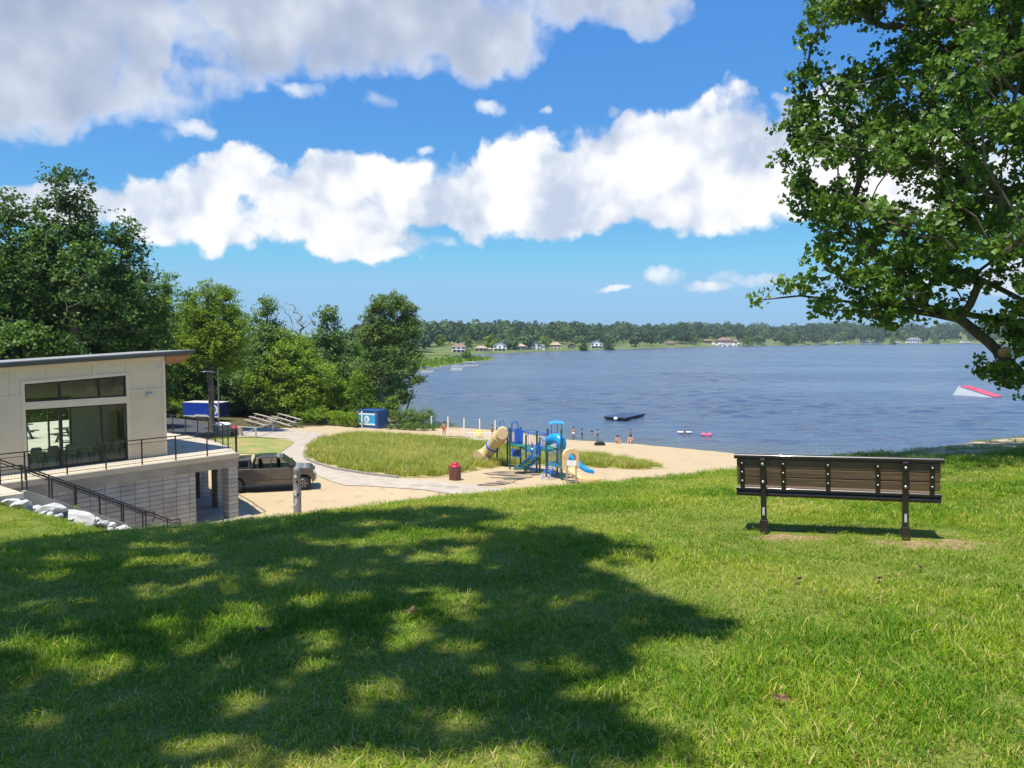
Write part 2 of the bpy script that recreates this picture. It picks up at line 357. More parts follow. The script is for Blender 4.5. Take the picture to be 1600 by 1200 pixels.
# ------------------------------------------------------------------ ground sheet
def ground_material():
    m = bpy.data.materials.new('ground_cover'); m.use_nodes = True; nt = m.node_tree; L = nt.links.new
    b = nt.nodes['Principled BSDF']; b.inputs['Roughness'].default_value = .9; b.inputs['Specular IOR Level'].default_value = .15
    pos = _n(nt, 'ShaderNodeNewGeometry').outputs['Position']
    at_ = _n(nt, 'ShaderNodeAttribute', attribute_name='zone'); sep = _n(nt, 'ShaderNodeSeparateColor'); L(at_.outputs['Color'], sep.inputs[0])
    def noise(sc, det=5, st=(1, 1, 1)):
        mp = _n(nt, 'ShaderNodeMapping'); mp.inputs['Scale'].default_value = st; L(pos, mp.inputs[0])
        n = _n(nt, 'ShaderNodeTexNoise'); n.inputs['Scale'].default_value = sc; n.inputs['Detail'].default_value = det; L(mp.outputs[0], n.inputs['Vector']); return n.outputs['Fac']
    def ramp(v, stops):
        r = _n(nt, 'ShaderNodeValToRGB'); L(v, r.inputs[0]); e = r.color_ramp.elements
        while len(e) < len(stops): e.new(.5)
        for i, (p, c) in enumerate(stops): e[i].position = p; e[i].color = c4(c)
        return r.outputs[0]
    def mix(f, a, c):
        x = _n(nt, 'ShaderNodeMixRGB'); L(f, x.inputs[0]); L(a, x.inputs[1]); L(c, x.inputs[2]); return x.outputs[0]
    def edge(v, n, k=1.2):
        a = _n(nt, 'ShaderNodeMath', operation='MULTIPLY_ADD'); a.inputs[1].default_value = k; a.inputs[2].default_value = -k/2; L(n, a.inputs[0])
        s = _n(nt, 'ShaderNodeMath', operation='ADD'); L(a.outputs[0], s.inputs[0]); L(v, s.inputs[1])
        r = _n(nt, 'ShaderNodeMapRange', interpolation_type='SMOOTHSTEP'); r.inputs[1].default_value = .4; r.inputs[2].default_value = .6; L(s.outputs[0], r.inputs[0]); return r.outputs[0]
    sand = mix(noise(.35, 6), ramp(noise(14, 6), [(.3, (.36, .265, .15)), (.7, (.50, .38, .23))]), ramp(noise(14, 6), [(.3, (.44, .34, .20)), (.7, (.57, .46, .30))]))
    lawn = mix(noise(.5, 5), ramp(noise(70, 8), [(.3, (.07, .11, .010)), (.7, (.15, .22, .02))]), ramp(noise(22, 6), [(.3, (.10, .12, .02)), (.7, (.26, .25, .07))]))
    sand = mix(ramp(noise(1.7, 9, (1, .6, 1)), [(.56, (0, 0, 0)), (.74, (.55, .55, .55))]), sand, ramp(noise(9, 6), [(.3, (.24, .17, .10)), (.7, (.40, .30, .19))]))
    straw = ramp(noise(40, 6, (1, .5, 1)), [(.3, (.13, .085, .04)), (.7, (.42, .31, .16))])
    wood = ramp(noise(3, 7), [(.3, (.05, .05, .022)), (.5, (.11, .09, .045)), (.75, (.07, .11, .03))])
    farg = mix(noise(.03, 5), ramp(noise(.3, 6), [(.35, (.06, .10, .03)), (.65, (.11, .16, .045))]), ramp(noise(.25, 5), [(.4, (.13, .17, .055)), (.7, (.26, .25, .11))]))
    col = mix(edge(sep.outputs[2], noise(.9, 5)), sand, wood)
    col = mix(edge(sep.outputs[0], noise(2.2, 6)), col, lawn)
    a2 = _n(nt, 'ShaderNodeAttribute', attribute_name='zone2'); sp2 = _n(nt, 'ShaderNodeSeparateColor'); L(a2.outputs['Color'], sp2.inputs[0])
    col = mix(edge(sp2.outputs[0], noise(3.5, 7), 1.6), col, straw)
    col = mix(edge(sep.outputs[1], noise(.08, 4), .5), col, farg)
    # wet dark sand and washed-up weed at the water's edge
    wet = ramp(noise(1.2, 6), [(.35, (.10, .085, .045)), (.65, (.26, .19, .11))])
    col = mix(edge(sp2.outputs[1], noise(.8, 6), .9), col, wet)
    L(col, b.inputs['Base Color'])
    bp = _n(nt, 'ShaderNodeBump'); bp.inputs['Strength'].default_value = .6; bp.inputs['Distance'].default_value = .05; L(noise(7, 8), bp.inputs['Height']); L(bp.outputs[0], b.inputs['Normal'])
    return m
ang = np.concatenate([np.arange(-58, 58.01, .22), np.arange(61, 301, 4.0)])*math.pi/180
rad = [0.0]; r = .35
while r < 30: rad.append(r); r += .30
while r < 9000: rad.append(r); r *= 1.0125
rad = np.array(rad[1:]); na, nr = len(ang), len(rad)
A2, R2 = np.meshgrid(ang, rad)          # nr x na
gx, gy = (np.sin(A2)*R2).ravel(), (np.cos(A2)*R2).ravel()
gz = H(gx, gy)
V = np.stack([gx, gy, gz], 1)
V = np.vstack([V, [[0, 0, h1(0, 0)]]])
i, j = np.meshgrid(np.arange(nr-1), np.arange(na), indexing='ij'); j2 = (j+1) % na
Q = np.stack([i*na+j, i*na+j2, (i+1)*na+j2, (i+1)*na+j], -1).reshape(-1, 4)[:, ::-1]
ground = arrays_mesh('ground', V, Q, ground_material(), smooth=True)
# close the centre
gx, gy, gz = V[:, 0], V[:, 1], V[:, 2]
sn = sdist(V[:, :2], LAND); sf = sdist(V[:, :2], FAR); yc = np.interp(gx, CX, CY)
lowz = np.where(sn > 0, np.minimum(2.5, .02+.066*sn), -2)
sloc = (gx+16.9)*.622+(gy-26.5)*.783
lawn_w = np.clip((gz-lowz)/.5-.25, 0, 1)*(sn > 0)*np.where(sf > 0, 0, 1)
dirt = np.clip((gx-8.5)/4, 0, 1)*np.clip((gy-(yc-3.2-.18*(gx-8)))/2.2, 0, 1)
lawn_w = lawn_w*(1-dirt)
lefty = np.clip((-gx-(12+.0*gy))/3, 0, 1)*np.clip((gy-62)/3, 0, 1)*(gy < 76)*(gx > -42)
lawn_w = np.maximum(lawn_w, lefty*.75*np.clip((-gx-19)/3, 0, 1))
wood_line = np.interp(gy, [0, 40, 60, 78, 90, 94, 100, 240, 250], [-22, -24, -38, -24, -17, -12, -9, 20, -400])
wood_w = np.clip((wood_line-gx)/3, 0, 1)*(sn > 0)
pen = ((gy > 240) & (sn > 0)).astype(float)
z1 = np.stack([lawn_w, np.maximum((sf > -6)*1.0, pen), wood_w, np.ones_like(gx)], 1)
BENCH_A, BENCH_B = at(1150, 833, 8.35), at(1474, 851, 7.60)
bl = Vector((BENCH_A.x, BENCH_A.y, 0)).lerp(Vector((BENCH_B.x, BENCH_B.y, 0)), .16); br = Vector((BENCH_A.x, BENCH_A.y, 0)).lerp(Vector((BENCH_B.x, BENCH_B.y, 0)), .83)
bare = np.zeros_like(gx)
def spot(cx, cy, rx, ry, k=1.0):
    return k*np.exp(-(((gx-cx)/rx)**2+((gy-cy)/ry)**2))
BARE = [(bl.x+.10, bl.y-.25, .50, .24, 1.0), (br.x+.12, br.y-.30, .52, .27, 1.1), (bl.x+.7, bl.y+.35, 1.0, .12, .62), (br.x-.3, br.y-.1, .2, .15, .6), (6.0, 12.5, 1.6, .5, .55), (8.2, 13.0, 1.8, .6, .6), (7.6, 15, 1.8, .8, .6), (7.5, 10.5, .9, .4, .45), (1.7, 7.3, .35, .18, .5), (-2.5, 9.8, .7, .3, .5), (-.7, 12.6, .8, .35, .5)]
for bb in BARE: bare = np.maximum(bare, spot(*bb))
wetw = np.where(sf > -5, 0, np.clip(1-np.abs(sn-.15)/.9, 0, 1))*(gy < 240)
z2 = np.stack([bare*(lawn_w > .3), wetw*.75, np.zeros_like(gx), np.ones_like(gx)], 1)
for nm, arr in (('zone', z1), ('zone2', z2)):
    a = ground.data.attributes.new(nm, 'FLOAT_COLOR', 'POINT'); a.data.foreach_set('color', np.ascontiguousarray(arr, dtype=np.float32).ravel())
tag(ground, kind='structure')

# ------------------------------------------------------------------ lake
def water_material():
    m = bpy.data.materials.new('lake_water'); m.use_nodes = True; nt = m.node_tree; L = nt.links.new
    b = nt.nodes['Principled BSDF']; b.inputs['IOR'].default_value = 1.33; b.inputs['Specular IOR Level'].default_value = .5
    pos = _n(nt, 'ShaderNodeNewGeometry').outputs['Position']
    def noise(sc, det, st, rz=0, dist=0):
        mp = _n(nt, 'ShaderNodeMapping'); mp.inputs['Scale'].default_value = st; mp.inputs['Rotation'].default_value = (0, 0, rz); L(pos, mp.inputs[0])
        n = _n(nt, 'ShaderNodeTexNoise'); n.inputs['Scale'].default_value = sc; n.inputs['Detail'].default_value = det; n.inputs['Distortion'].default_value = dist; L(mp.outputs[0], n.inputs['Vector']); return n.outputs['Fac']
    def mth(op, a, b_):
        n = _n(nt, 'ShaderNodeMath', operation=op)
        for i, v in enumerate((a, b_)):
            if isinstance(v, (int, float)): n.inputs[i].default_value = v
            else: L(v, n.inputs[i])
        return n.outputs[0]
    # wind lanes: long bands where the ripples are steeper
    lane = noise(.02, 5, (.35, 1.6, 1), R(8), .4)
    lr = _n(nt, 'ShaderNodeMapRange'); lr.inputs[1].default_value = .35; lr.inputs[2].default_value = .68; lr.inputs[3].default_value = .40; lr.inputs[4].default_value = 1.5; L(lane, lr.inputs[0])
    h = mth('ADD', mth('MULTIPLY', noise(.9, 3, (.55, 1.3, 1), R(12), .3), .55), mth('MULTIPLY', noise(.26, 4, (.45, 1.5, 1), R(-6), .5), 1.2))
    h = mth('ADD', h, mth('MULTIPLY', noise(3.5, 2, (.7, 1.2, 1)), .10))
    bp = _n(nt, 'ShaderNodeBump'); bp.inputs['Distance'].default_value = .95; L(h, bp.inputs['Height']); L(lr.outputs[0], bp.inputs['Strength']); L(bp.outputs[0], b.inputs['Normal'])
    # shallow, sandy water by the beach; deep blue farther out
    at_ = _n(nt, 'ShaderNodeAttribute', attribute_name='shallow')
    mx = _n(nt, 'ShaderNodeMixRGB'); mx.inputs[1].default_value = (.062, .098, .160, 1); mx.inputs[2].default_value = (.10, .115, .10, 1); L(at_.outputs['Fac'], mx.inputs[0])
    L(mx.outputs[0], b.inputs['Base Color'])
    b.inputs['Roughness'].default_value = .2
    return m
ang = np.concatenate([np.arange(-50, -13, 1.0), np.arange(-13, 36, .16), np.arange(36, 61, 1.0)])*math.pi/180
rad = np.concatenate([np.arange(55, 70, 1.5), np.arange(70, 170, .42), np.geomspace(170, 420, 260), np.geomspace(424, 9000, 60)])
A2, R2 = np.meshgrid(ang, rad); wx, wy = (np.sin(A2)*R2).ravel(), (np.cos(A2)*R2).ravel()
i, j = np.meshgrid(np.arange(len(rad)-1), np.arange(len(ang)-1), indexing='ij'); na = len(ang)
Q = np.stack([i*na+j, i*na+j+1, (i+1)*na+j+1, (i+1)*na+j], -1).reshape(-1, 4)[:, ::-1]
rw = np.random.default_rng(21); wz = np.zeros_like(wx)
for k in range(16):
    lam = rw.uniform(1.7, 6.5); th_ = R(100)+rw.normal(0, .38); kx, ky = math.cos(th_)*2*math.pi/lam, math.sin(th_)*2*math.pi/lam
    wz += .0115*lam**.8*np.sin(kx*wx+ky*wy+rw.uniform(0, 6.28)+.9*np.sin(wx/rw.uniform(9, 25)+wy/rw.uniform(15, 40)))
wr_ = np.hypot(wx, wy); gust = .55+.45*np.sin(wx/23+wy/41)*np.sin(wy/29-wx/61+1); wz *= np.clip((420-wr_)/250, 0, 1)*gust
water = arrays_mesh('lake_water', np.stack([wx, wy, wz-.02], 1), Q, water_material(), smooth=True)
sh = np.clip(1+sdist(np.stack([wx, wy], 1), LAND)/14, 0, 1)**1.6*.8
a = water.data.attributes.new('shallow', 'FLOAT', 'POINT'); a.data.foreach_set('value', sh.astype(np.float32))
tag(water, kind='structure')

# ------------------------------------------------------------------ sheets laid on the ground
def densify(poly, step):
    out = []
    for k in range(len(poly)):
        a, b = Vector(poly[k][:2]), Vector(poly[(k+1) % len(poly)][:2]); n = max(1, int((b-a).length/step))
        out += [a.lerp(b, t/n) for t in range(n)]
    return out
def drape(name, poly, m, dz, step=.8, wob=0.0, kind='structure'):
    P = densify(poly, step)
    if wob:
        c = sum((p for p in P), Vector((0, 0)))/len(P)
        P = [p+Vector((random.uniform(-wob, wob), random.uniform(-wob, wob))) for p in P]
    arr = np.array([[p.x, p.y] for p in P]); x0, y0 = arr.min(0); x1, y1 = arr.max(0)
    X, Y = np.meshgrid(np.arange(x0, x1, step), np.arange(y0, y1, step)); G = np.stack([X.ravel(), Y.ravel()], 1)
    G = G[sdist(G, arr) > step*.45]
    n = len(P); pts = P+[Vector(g) for g in G]
    res = MG.delaunay_2d_cdt(pts, [(k, (k+1) % n) for k in range(n)], [], 1, 1e-5)
    v = np.array([[p.x, p.y] for p in res[0]]); z = H(v[:, 0], v[:, 1])+dz
    me = bpy.data.meshes.new(name); me.from_pydata([(a[0], a[1], b) for a, b in zip(v, z)], [], [tuple(f) for f in res[2]]); me.update()
    bm = bmesh.new(); bm.from_mesh(me); bmesh.ops.recalc_face_normals(bm, faces=bm.faces)
    if bm.faces and sum(f.normal.z for f in bm.faces) < 0: bmesh.ops.reverse_faces(bm, faces=bm.faces)
    bm.to_mesh(me); bm.free(); me.polygons.foreach_set('use_smooth', [True]*len(me.polygons)); me.materials.append(m)
    o = bpy.data.objects.new(name, me); COL.objects.link(o)
    if kind: tag(o, kind=kind)
    return o
M = {}
M['concrete'] = mat('pale_concrete', (.38, .32, .25), (.47, .405, .32), 1.3, .85, bump=.15, bscale=30, world=True, detail=8)
M['asphalt'] = mat('asphalt', (.045, .047, .055), (.075, .078, .088), 2, .9, bump=.3, bscale=60, world=True)
L2 = lambda lst: [low_at(*p).to_2d() for p in lst]
PATH = [(900, 800), (820, 789), (700, 772), (662, 766), (575, 760), (540, 759), (515, 752), (497, 744), (480, 734), (452, 722), (432, 712), (448, 702), (461, 693), (450, 686), (400, 683), (372, 683),
        (366, 671), (425, 669), (475, 673), (510, 678), (500, 682), (488, 688), (477, 698), (473, 708), (477, 720), (500, 728), (525, 735), (575, 743), (622, 748), (700, 754), (750, 760), (850, 772), (940, 782)]
PATHW = L2(PATH)
drape('concrete_path', PATHW, M['concrete'], .03, .8)
drape('asphalt_road', L2([(200, 678), (262, 682), (300, 683), (336, 683), (345, 676), (330, 664), (300, 656), (258, 652), (190, 652)]), M['asphalt'], .03, .9)
M['dry_lawn'] = mat('dry_lawn', (.38, .28, .12), (.18, .25, .04), .7, .9, bump=.5, bscale=30, world=True, detail=8)
drape('dry_grass_verge', L2([(374, 709), (420, 711), (436, 709), (452, 698), (459, 692), (448, 687.5), (400, 685), (370, 685), (330, 688), (330, 706)]), M['dry_lawn'], .03, .7)
M['dunebase'] = mat('sandy_turf', (.30, .28, .09), (.46, .36, .18), .8, .9, bump=.5, bscale=20, world=True, detail=8)
DUNE = [(481, 700), (494, 691), (520, 684.5), (560, 680), (640, 684), (725, 691), (800, 699), (905, 712), (960, 717), (1045, 731), (1005, 734), (930, 731), (880, 728), (800, 727), (748, 734), (700, 745), (664, 747), (622, 746), (575, 740.5), (525, 732.5), (500, 725.5), (481, 718), (477.5, 709)]
DUNEW = L2(DUNE)
drape('dune_turf', DUNEW, M['dunebase'], .022, .7, .12)
kerb = MB()
kp = [low_at(*p) for p in [(482, 700), (476.5, 709), (480, 719), (500, 726.6), (525, 733.8), (575, 742), (622, 747.2)]]
for a_, b_ in zip(kp[:-1], kp[1:]):
    n = max(1, int((b_-a_).length/1.0))
    for k in range(n):
        p, q = a_.lerp(b_, k/n), a_.lerp(b_, (k+1)/n); p.z = h1(p.x, p.y)+.05; q.z = h1(q.x, q.y)+.05
        kerb.bar(p, q, .16, .16)
M['kerb'] = mat('kerb_concrete', (.25, .23, .2), (.34, .32, .28), 3, .9, world=True)
tag(kerb.build('path_kerb', M['kerb']), kind='structure')
M['streaks'] = mat('dark_streaks', (.075, .065, .06), (.52, .38, .205), 1.6, .95, bump=.8, bscale=25, world=True, detail=9, stretch=(.35, 1.4, 1), lo=.42, hi=.6)
drape('dark_streak_patch', L2([(757, 739.5), (772, 738), (792, 737.5), (815, 736), (838, 738.5), (846, 742), (830, 746), (812, 751), (796, 756), (770, 759), (742, 759.5), (760, 755.5), (778, 751.5), (790, 748), (772, 746.5)]), M['streaks'], .035, .5, .22)  # dark streaks with broken edges, fading into the sand colour
# small drain grates set in the path
pmk = MB()
for (px, py, n_) in ((650, 758.5, 6), (680, 760.5, 5), (708, 761.5, 5)):
    q0 = low_at(px-8, py); q1 = low_at(px+8, py+.8)
    for k in range(n_):
        c_ = q0.lerp(q1, k/(n_-1)); c_.z = h1(c_.x, c_.y)+.036; pmk.box(c_, (.05, .32, .006), rz=.3)
M['iron'] = mat('cast_iron', (.16, .15, .14), (.24, .22, .2), 8, .8)
tag(pmk.build('path_markings', M['iron']), kind='structure')

# ------------------------------------------------------------------ grass as instanced tufts (geometry nodes)
def blade_tuft(name, n, radius, h, w, m, lean=.5, straw=.12, seed=0):
    rg = np.random.default_rng(seed); V = []; Q = []; T = []
    for k in range(n):
        a = rg.uniform(0, 2*math.pi); r = radius*math.sqrt(rg.uniform()); bx, by = r*math.cos(a), r*math.sin(a)
        hh = h*rg.uniform(.45, 1.15); ww = w*rg.uniform(.6, 1.2); d = rg.uniform(0, 2*math.pi); ln = lean*rg.uniform(.15, 1.3)*hh
        dx, dy = math.cos(d), math.sin(d); f = d+math.pi/2+rg.uniform(-.6, .6); sx_, sy_ = math.cos(f)*ww/2, math.sin(f)*ww/2
        t = (rg.uniform(.7, 1.1) if rg.uniform() < straw else rg.uniform(.0, .5)); o = len(V)
        for (s, wd) in ((0, 1), (.4, .95), (.75, .6), (1, .08)):
            x = bx+dx*ln*s*s; y = by+dy*ln*s*s; z = hh*s*(1-.25*s*ln/hh)
            V += [(x-sx_*wd, y-sy_*wd, z), (x+sx_*wd, y+sy_*wd, z)]; T += [t, t]
        Q += [(o+2*s, o+2*s+1, o+2*s+3, o+2*s+2) for s in range(3)]
    me_o = arrays_mesh(name, np.array(V), np.array(Q), m, np.array(T), smooth=True)
    COL.objects.unlink(me_o); return me_o
def grassmat(name, stops, trans=.3, patch=.6, amount=1.0):
    m = bpy.data.materials.new(name); m.use_nodes = True; nt = m.node_tree; L = nt.links.new
    b = nt.nodes['Principled BSDF']; out = nt.nodes['Material Output']; b.inputs['Roughness'].default_value = .55; b.inputs['Specular IOR Level'].default_value = .25
    a = _n(nt, 'ShaderNodeAttribute', attribute_name='tint'); ge = _n(nt, 'ShaderNodeNewGeometry')
    no = _n(nt, 'ShaderNodeTexNoise'); no.inputs['Scale'].default_value = patch; no.inputs['Detail'].default_value = 6; no.inputs['Roughness'].default_value = .6; L(ge.outputs['Position'], no.inputs['Vector'])
    ad = _n(nt, 'ShaderNodeMath', operation='MULTIPLY_ADD'); ad.inputs[1].default_value = 1.9*amount; ad.inputs[2].default_value = -.9*amount; L(no.outputs['Fac'], ad.inputs[0])
    su = _n(nt, 'ShaderNodeMath', operation='ADD', use_clamp=True); L(ad.outputs[0], su.inputs[0]); L(a.outputs['Fac'], su.inputs[1])
    r = _n(nt, 'ShaderNodeValToRGB'); L(su.outputs[0], r.inputs[0]); e = r.color_ramp.elements
    while len(e) < len(stops): e.new(.5)
    for i, (p, c) in enumerate(stops): e[i].position = p; e[i].color = c4(c)
    L(r.outputs[0], b.inputs['Base Color']); tr = _n(nt, 'ShaderNodeBsdfTranslucent'); L(r.outputs[0], tr.inputs['Color'])
    mi = _n(nt, 'ShaderNodeMixShader'); mi.inputs[0].default_value = trans; L(b.outputs[0], mi.inputs[1]); L(tr.outputs[0], mi.inputs[2]); L(mi.outputs[0], out.inputs['Surface']); return m
def scatter(name, pts, rot, scl, tufts, pick=None):
    col = bpy.data.collections.new(name+'_tufts')
    for t in tufts: col.objects.link(t)
    me = bpy.data.meshes.new(name); me.vertices.add(len(pts)); me.vertices.foreach_set('co', np.ascontiguousarray(pts, dtype=np.float32).ravel())
    a = me.attributes.new('rot', 'FLOAT_VECTOR', 'POINT'); a.data.foreach_set('vector', np.ascontiguousarray(rot, dtype=np.float32).ravel())
    a = me.attributes.new('scl', 'FLOAT', 'POINT'); a.data.foreach_set('value', scl.astype(np.float32))
    a = me.attributes.new('pick', 'INT', 'POINT'); a.data.foreach_set('value', (rng.integers(0, len(tufts), len(pts)) if pick is None else pick).astype(np.int32))
    o = bpy.data.objects.new(name, me); COL.objects.link(o)
    g = bpy.data.node_groups.new(name+'_nodes', 'GeometryNodeTree')
    g.interface.new_socket('Geometry', in_out='INPUT', socket_type='NodeSocketGeometry'); g.interface.new_socket('Geometry', in_out='OUTPUT', socket_type='NodeSocketGeometry')
    gi = g.nodes.new('NodeGroupInput'); go = g.nodes.new('NodeGroupOutput'); ip = g.nodes.new('GeometryNodeInstanceOnPoints'); ci = g.nodes.new('GeometryNodeCollectionInfo')
    ci.inputs['Collection'].default_value = col; ci.inputs['Separate Children'].default_value = True; ci.inputs['Reset Children'].default_value = True
    def na_(nm, ty): n = g.nodes.new('GeometryNodeInputNamedAttribute'); n.data_type = ty; n.inputs[0].default_value = nm; return n.outputs[0]
    L = g.links.new
    L(gi.outputs[0], ip.inputs['Points']); L(ci.outputs[0], ip.inputs['Instance']); ip.inputs['Pick Instance'].default_value = True
    L(na_('pick', 'INT'), ip.inputs['Instance Index']); L(na_('rot', 'FLOAT_VECTOR'), ip.inputs['Rotation']); L(na_('scl', 'FLOAT'), ip.inputs['Scale'])
    L(ip.outputs[0], go.inputs[0])
    md = o.modifiers.new('scatter', 'NODES'); md.node_group = g
    return tag(o, kind='stuff')
GM = grassmat('lawn_blades', [(0, (.075, .19, .005)), (.3, (.17, .315, .007)), (.55, (.30, .40, .014)), (.8, (.48, .44, .065)), (1, (.62, .49, .19))], .34, .55)
tufts = [blade_tuft('lawn_tuft', 120, .17, .036, .0042, GM, 1.3, .2, s) for s in range(3)]+[blade_tuft('lawn_tuft', 120, .17, .058, .005, GM, 1.1, .12, 11+s) for s in range(2)]
# lawn points: inside the view and on the hill, thinned with distance and on the bare patches
def lawn_pts():
    out = []
    for (r0, r1, dens_) in ((1.6, 5.5, 84), (5.5, 10, 62), (10, 17, 40), (17, 40, 16)):
        n = int(dens_*(r1*r1-r0*r0)*R(43)); r = np.sqrt(rng.uniform(r0*r0, r1*r1, n)); t = rng.uniform(-R(43), R(43), n)
        out.append(np.stack([r*np.sin(t), r*np.cos(t), np.where(r > 10, 1.3, 1.0)+np.where(r > 17, .4, 0)], 1))
    return np.vstack(out)
lp = lawn_pts(); px_, py_ = lp[:, 0], lp[:, 1]
z = H(px_, py_); sn_ = sdist(lp[:, :2], LAND); low_ = np.where(sn_ > 0, np.minimum(2.5, .02+.066*sn_), -2); yc_ = np.interp(px_, CX, CY)
prob = np.where(z-low_ > .45, 1.0, 0)
dirt_ = np.clip((px_-8.5)/4, 0, 1)*np.clip((py_-(yc_-3.2-.18*(px_-8)))/2.2, 0, 1); prob *= np.clip(1-1.25*dirt_, .06, 1)
bare_ = np.zeros_like(px_)
bu = (bb_xy:= (np.array([BENCH_B.x-BENCH_A.x, BENCH_B.y-BENCH_A.y])))/np.linalg.norm(bb_xy)
bs = (px_-BENCH_A.x)*bu[0]+(py_-BENCH_A.y)*bu[1]; bt = -(px_-BENCH_A.x)*bu[1]+(py_-BENCH_A.y)*bu[0]
under = (bs > -.1) & (bs < 2.4) & (bt > -.12) & (bt < .85)
for (cx, cy, rx, ry, k) in BARE: bare_ = np.maximum(bare_, k*np.exp(-(((px_-cx)/rx)**2+((py_-cy)/ry)**2)))
prob *= np.clip(1.25-1.35*bare_, .05, 1)
# nothing grows under the building, its stair and the rock edging
u_ = (px_+15.77)*.622+(py_-35.1)*.783; v_ = -(px_+15.77)*.783+(py_-35.1)*.622
prob *= np.where((v_ > -4.75) & (u_ > -9.6), 0, 1)*np.where((v_ > -1.95), 0, 1)
prob *= np.where((z < 3.0) & (py_ > 20), 0, 1)
keep = rng.uniform(size=len(lp)) < prob
under = under[keep]; lp, z = lp[keep], z[keep]; n = len(lp)
scatter('lawn_grass', np.stack([lp[:, 0], lp[:, 1], z-.004], 1), np.stack([rng.normal(0, .12, n), rng.normal(0, .12, n), rng.uniform(0, 6.28, n)], 1), lp[:, 2]*rng.uniform(.75, 1.25, n)*np.where(under, .7, 1), tufts, pick=np.where(np.sin(1.3*lp[:, 0]+2*np.sin(.9*lp[:, 1]))+np.sin(1.7*lp[:, 1]+1.5*np.sin(1.1*lp[:, 0]))+rng.normal(0, .5, n) > .95, rng.integers(3, 5, n), rng.integers(0, 3, n)))
DM = grassmat('dune_grass_blades', [(0, (.20, .30, .02)), (.4, (.38, .43, .04)), (.75, (.54, .50, .12)), (1, (.66, .54, .23))], .35, .22, .9)
dt = [blade_tuft('dune_tuft', 70, .42, .62, .022, DM, .55, .22, 40+s) for s in range(4)]
arr = np.array([[p.x, p.y] for p in DUNEW]); x0, y0 = arr.min(0); x1, y1 = arr.max(0)
P = np.stack([rng.uniform(x0, x1, 9000), rng.uniform(y0, y1, 9000)], 1); sd = sdist(P, arr)
P = P[(sd > .15) & (rng.uniform(size=len(P)) < np.clip(.25+sd*.45, 0, 1))]; n = len(P)
scatter('dune_grass', np.stack([P[:, 0], P[:, 1], H(P[:, 0], P[:, 1])], 1), np.stack([rng.normal(0, .12, n), rng.normal(0, .12, n), rng.uniform(0, 6.28, n)], 1), rng.uniform(.6, 1.2, n), dt)
# ------------------------------------------------------------------ trees
M['bark'] = mat('grey_brown_bark', (.075, .06, .045), (.17, .14, .105), 3, .95, bump=1.0, bscale=14, stretch=(1, 1, .25), world=True)
M['barkpale'] = mat('pale_bark', (.22, .18, .13), (.36, .30, .23), 2.5, .95, bump=.8, bscale=14, stretch=(1, 1, .25), world=True)
LEAF = {
 'oak': leafmat('oak_leaves', (.042, .105, .014), (.175, .30, .036), .38, .5, .42),
 'dark': leafmat('dark_maple_leaves', (.032, .085, .016), (.14, .25, .034), .28, .25),
 'mid': leafmat('green_leaves', (.06, .14, .015), (.20, .33, .035), .32, .25),
 'light': leafmat('bright_leaves', (.11, .22, .012), (.30, .42, .036), .35, .3),
 'grey': leafmat('grey_green_leaves', (.085, .16, .035), (.23, .34, .085), .32, .25),
 'far': leafmat('far_leaves', (.030, .072, .030), (.105, .165, .05), .25, .02, .8),
}
def leaf_cloud(C, k, sig, size, up=.55, flat=.7, rg=rng, tint_c=None, elong=1.7, fold=True):
    """k leaves round every clump centre C (n,3): folded four-point leaves with random turn, facing mostly up and outward"""
    n = len(C); N = n*k
    sub = C[:, None, :]+rg.normal(0, 1, (n, max(3, k//7), 3))*np.array([sig, sig, sig*flat])*.8
    idx = rg.integers(0, sub.shape[1], (n, k))
    P = np.take_along_axis(sub, idx[:, :, None].repeat(3, 2), 1)+rg.normal(0, 1, (n, k, 3))*np.array([sig, sig, sig*flat])*.38
    P = P.reshape(N, 3)
    cen = C.mean(0); outw = P-cen; outw /= np.linalg.norm(outw, axis=1)[:, None]+1e-9
    nr = rg.normal(0, 1, (N, 3))*.62+outw*.35; nr[:, 2] += up; nr /= np.linalg.norm(nr, axis=1)[:, None]
    t = rg.normal(0, 1, (N, 3)); t -= (t*nr).sum(1)[:, None]*nr; t /= np.linalg.norm(t, axis=1)[:, None]; b = np.cross(nr, t)
    s = size*rg.uniform(.6, 1.3, N)[:, None]
    base = P-t*s*.5; tip = P+t*s*.5-nr*s*.12
    l = P+b*s*.5/elong*1.15-t*s*.05+nr*s*.10; r_ = P-b*s*.5/elong*1.15-t*s*.05+nr*s*.10
    V = np.stack([base, r_, tip, l], 1).reshape(-1, 3)
    o = np.arange(N)[:, None]*4
    Q = np.concatenate([o+np.array([[0, 1, 2]]), o+np.array([[0, 2, 3]])], 1).reshape(-1, 3)
    ti = rg.uniform(.15, .75, N)
    if tint_c is not None: ti = ti*.6+np.repeat(tint_c, k)*.5
    return V, Q, np.repeat(ti, 4)
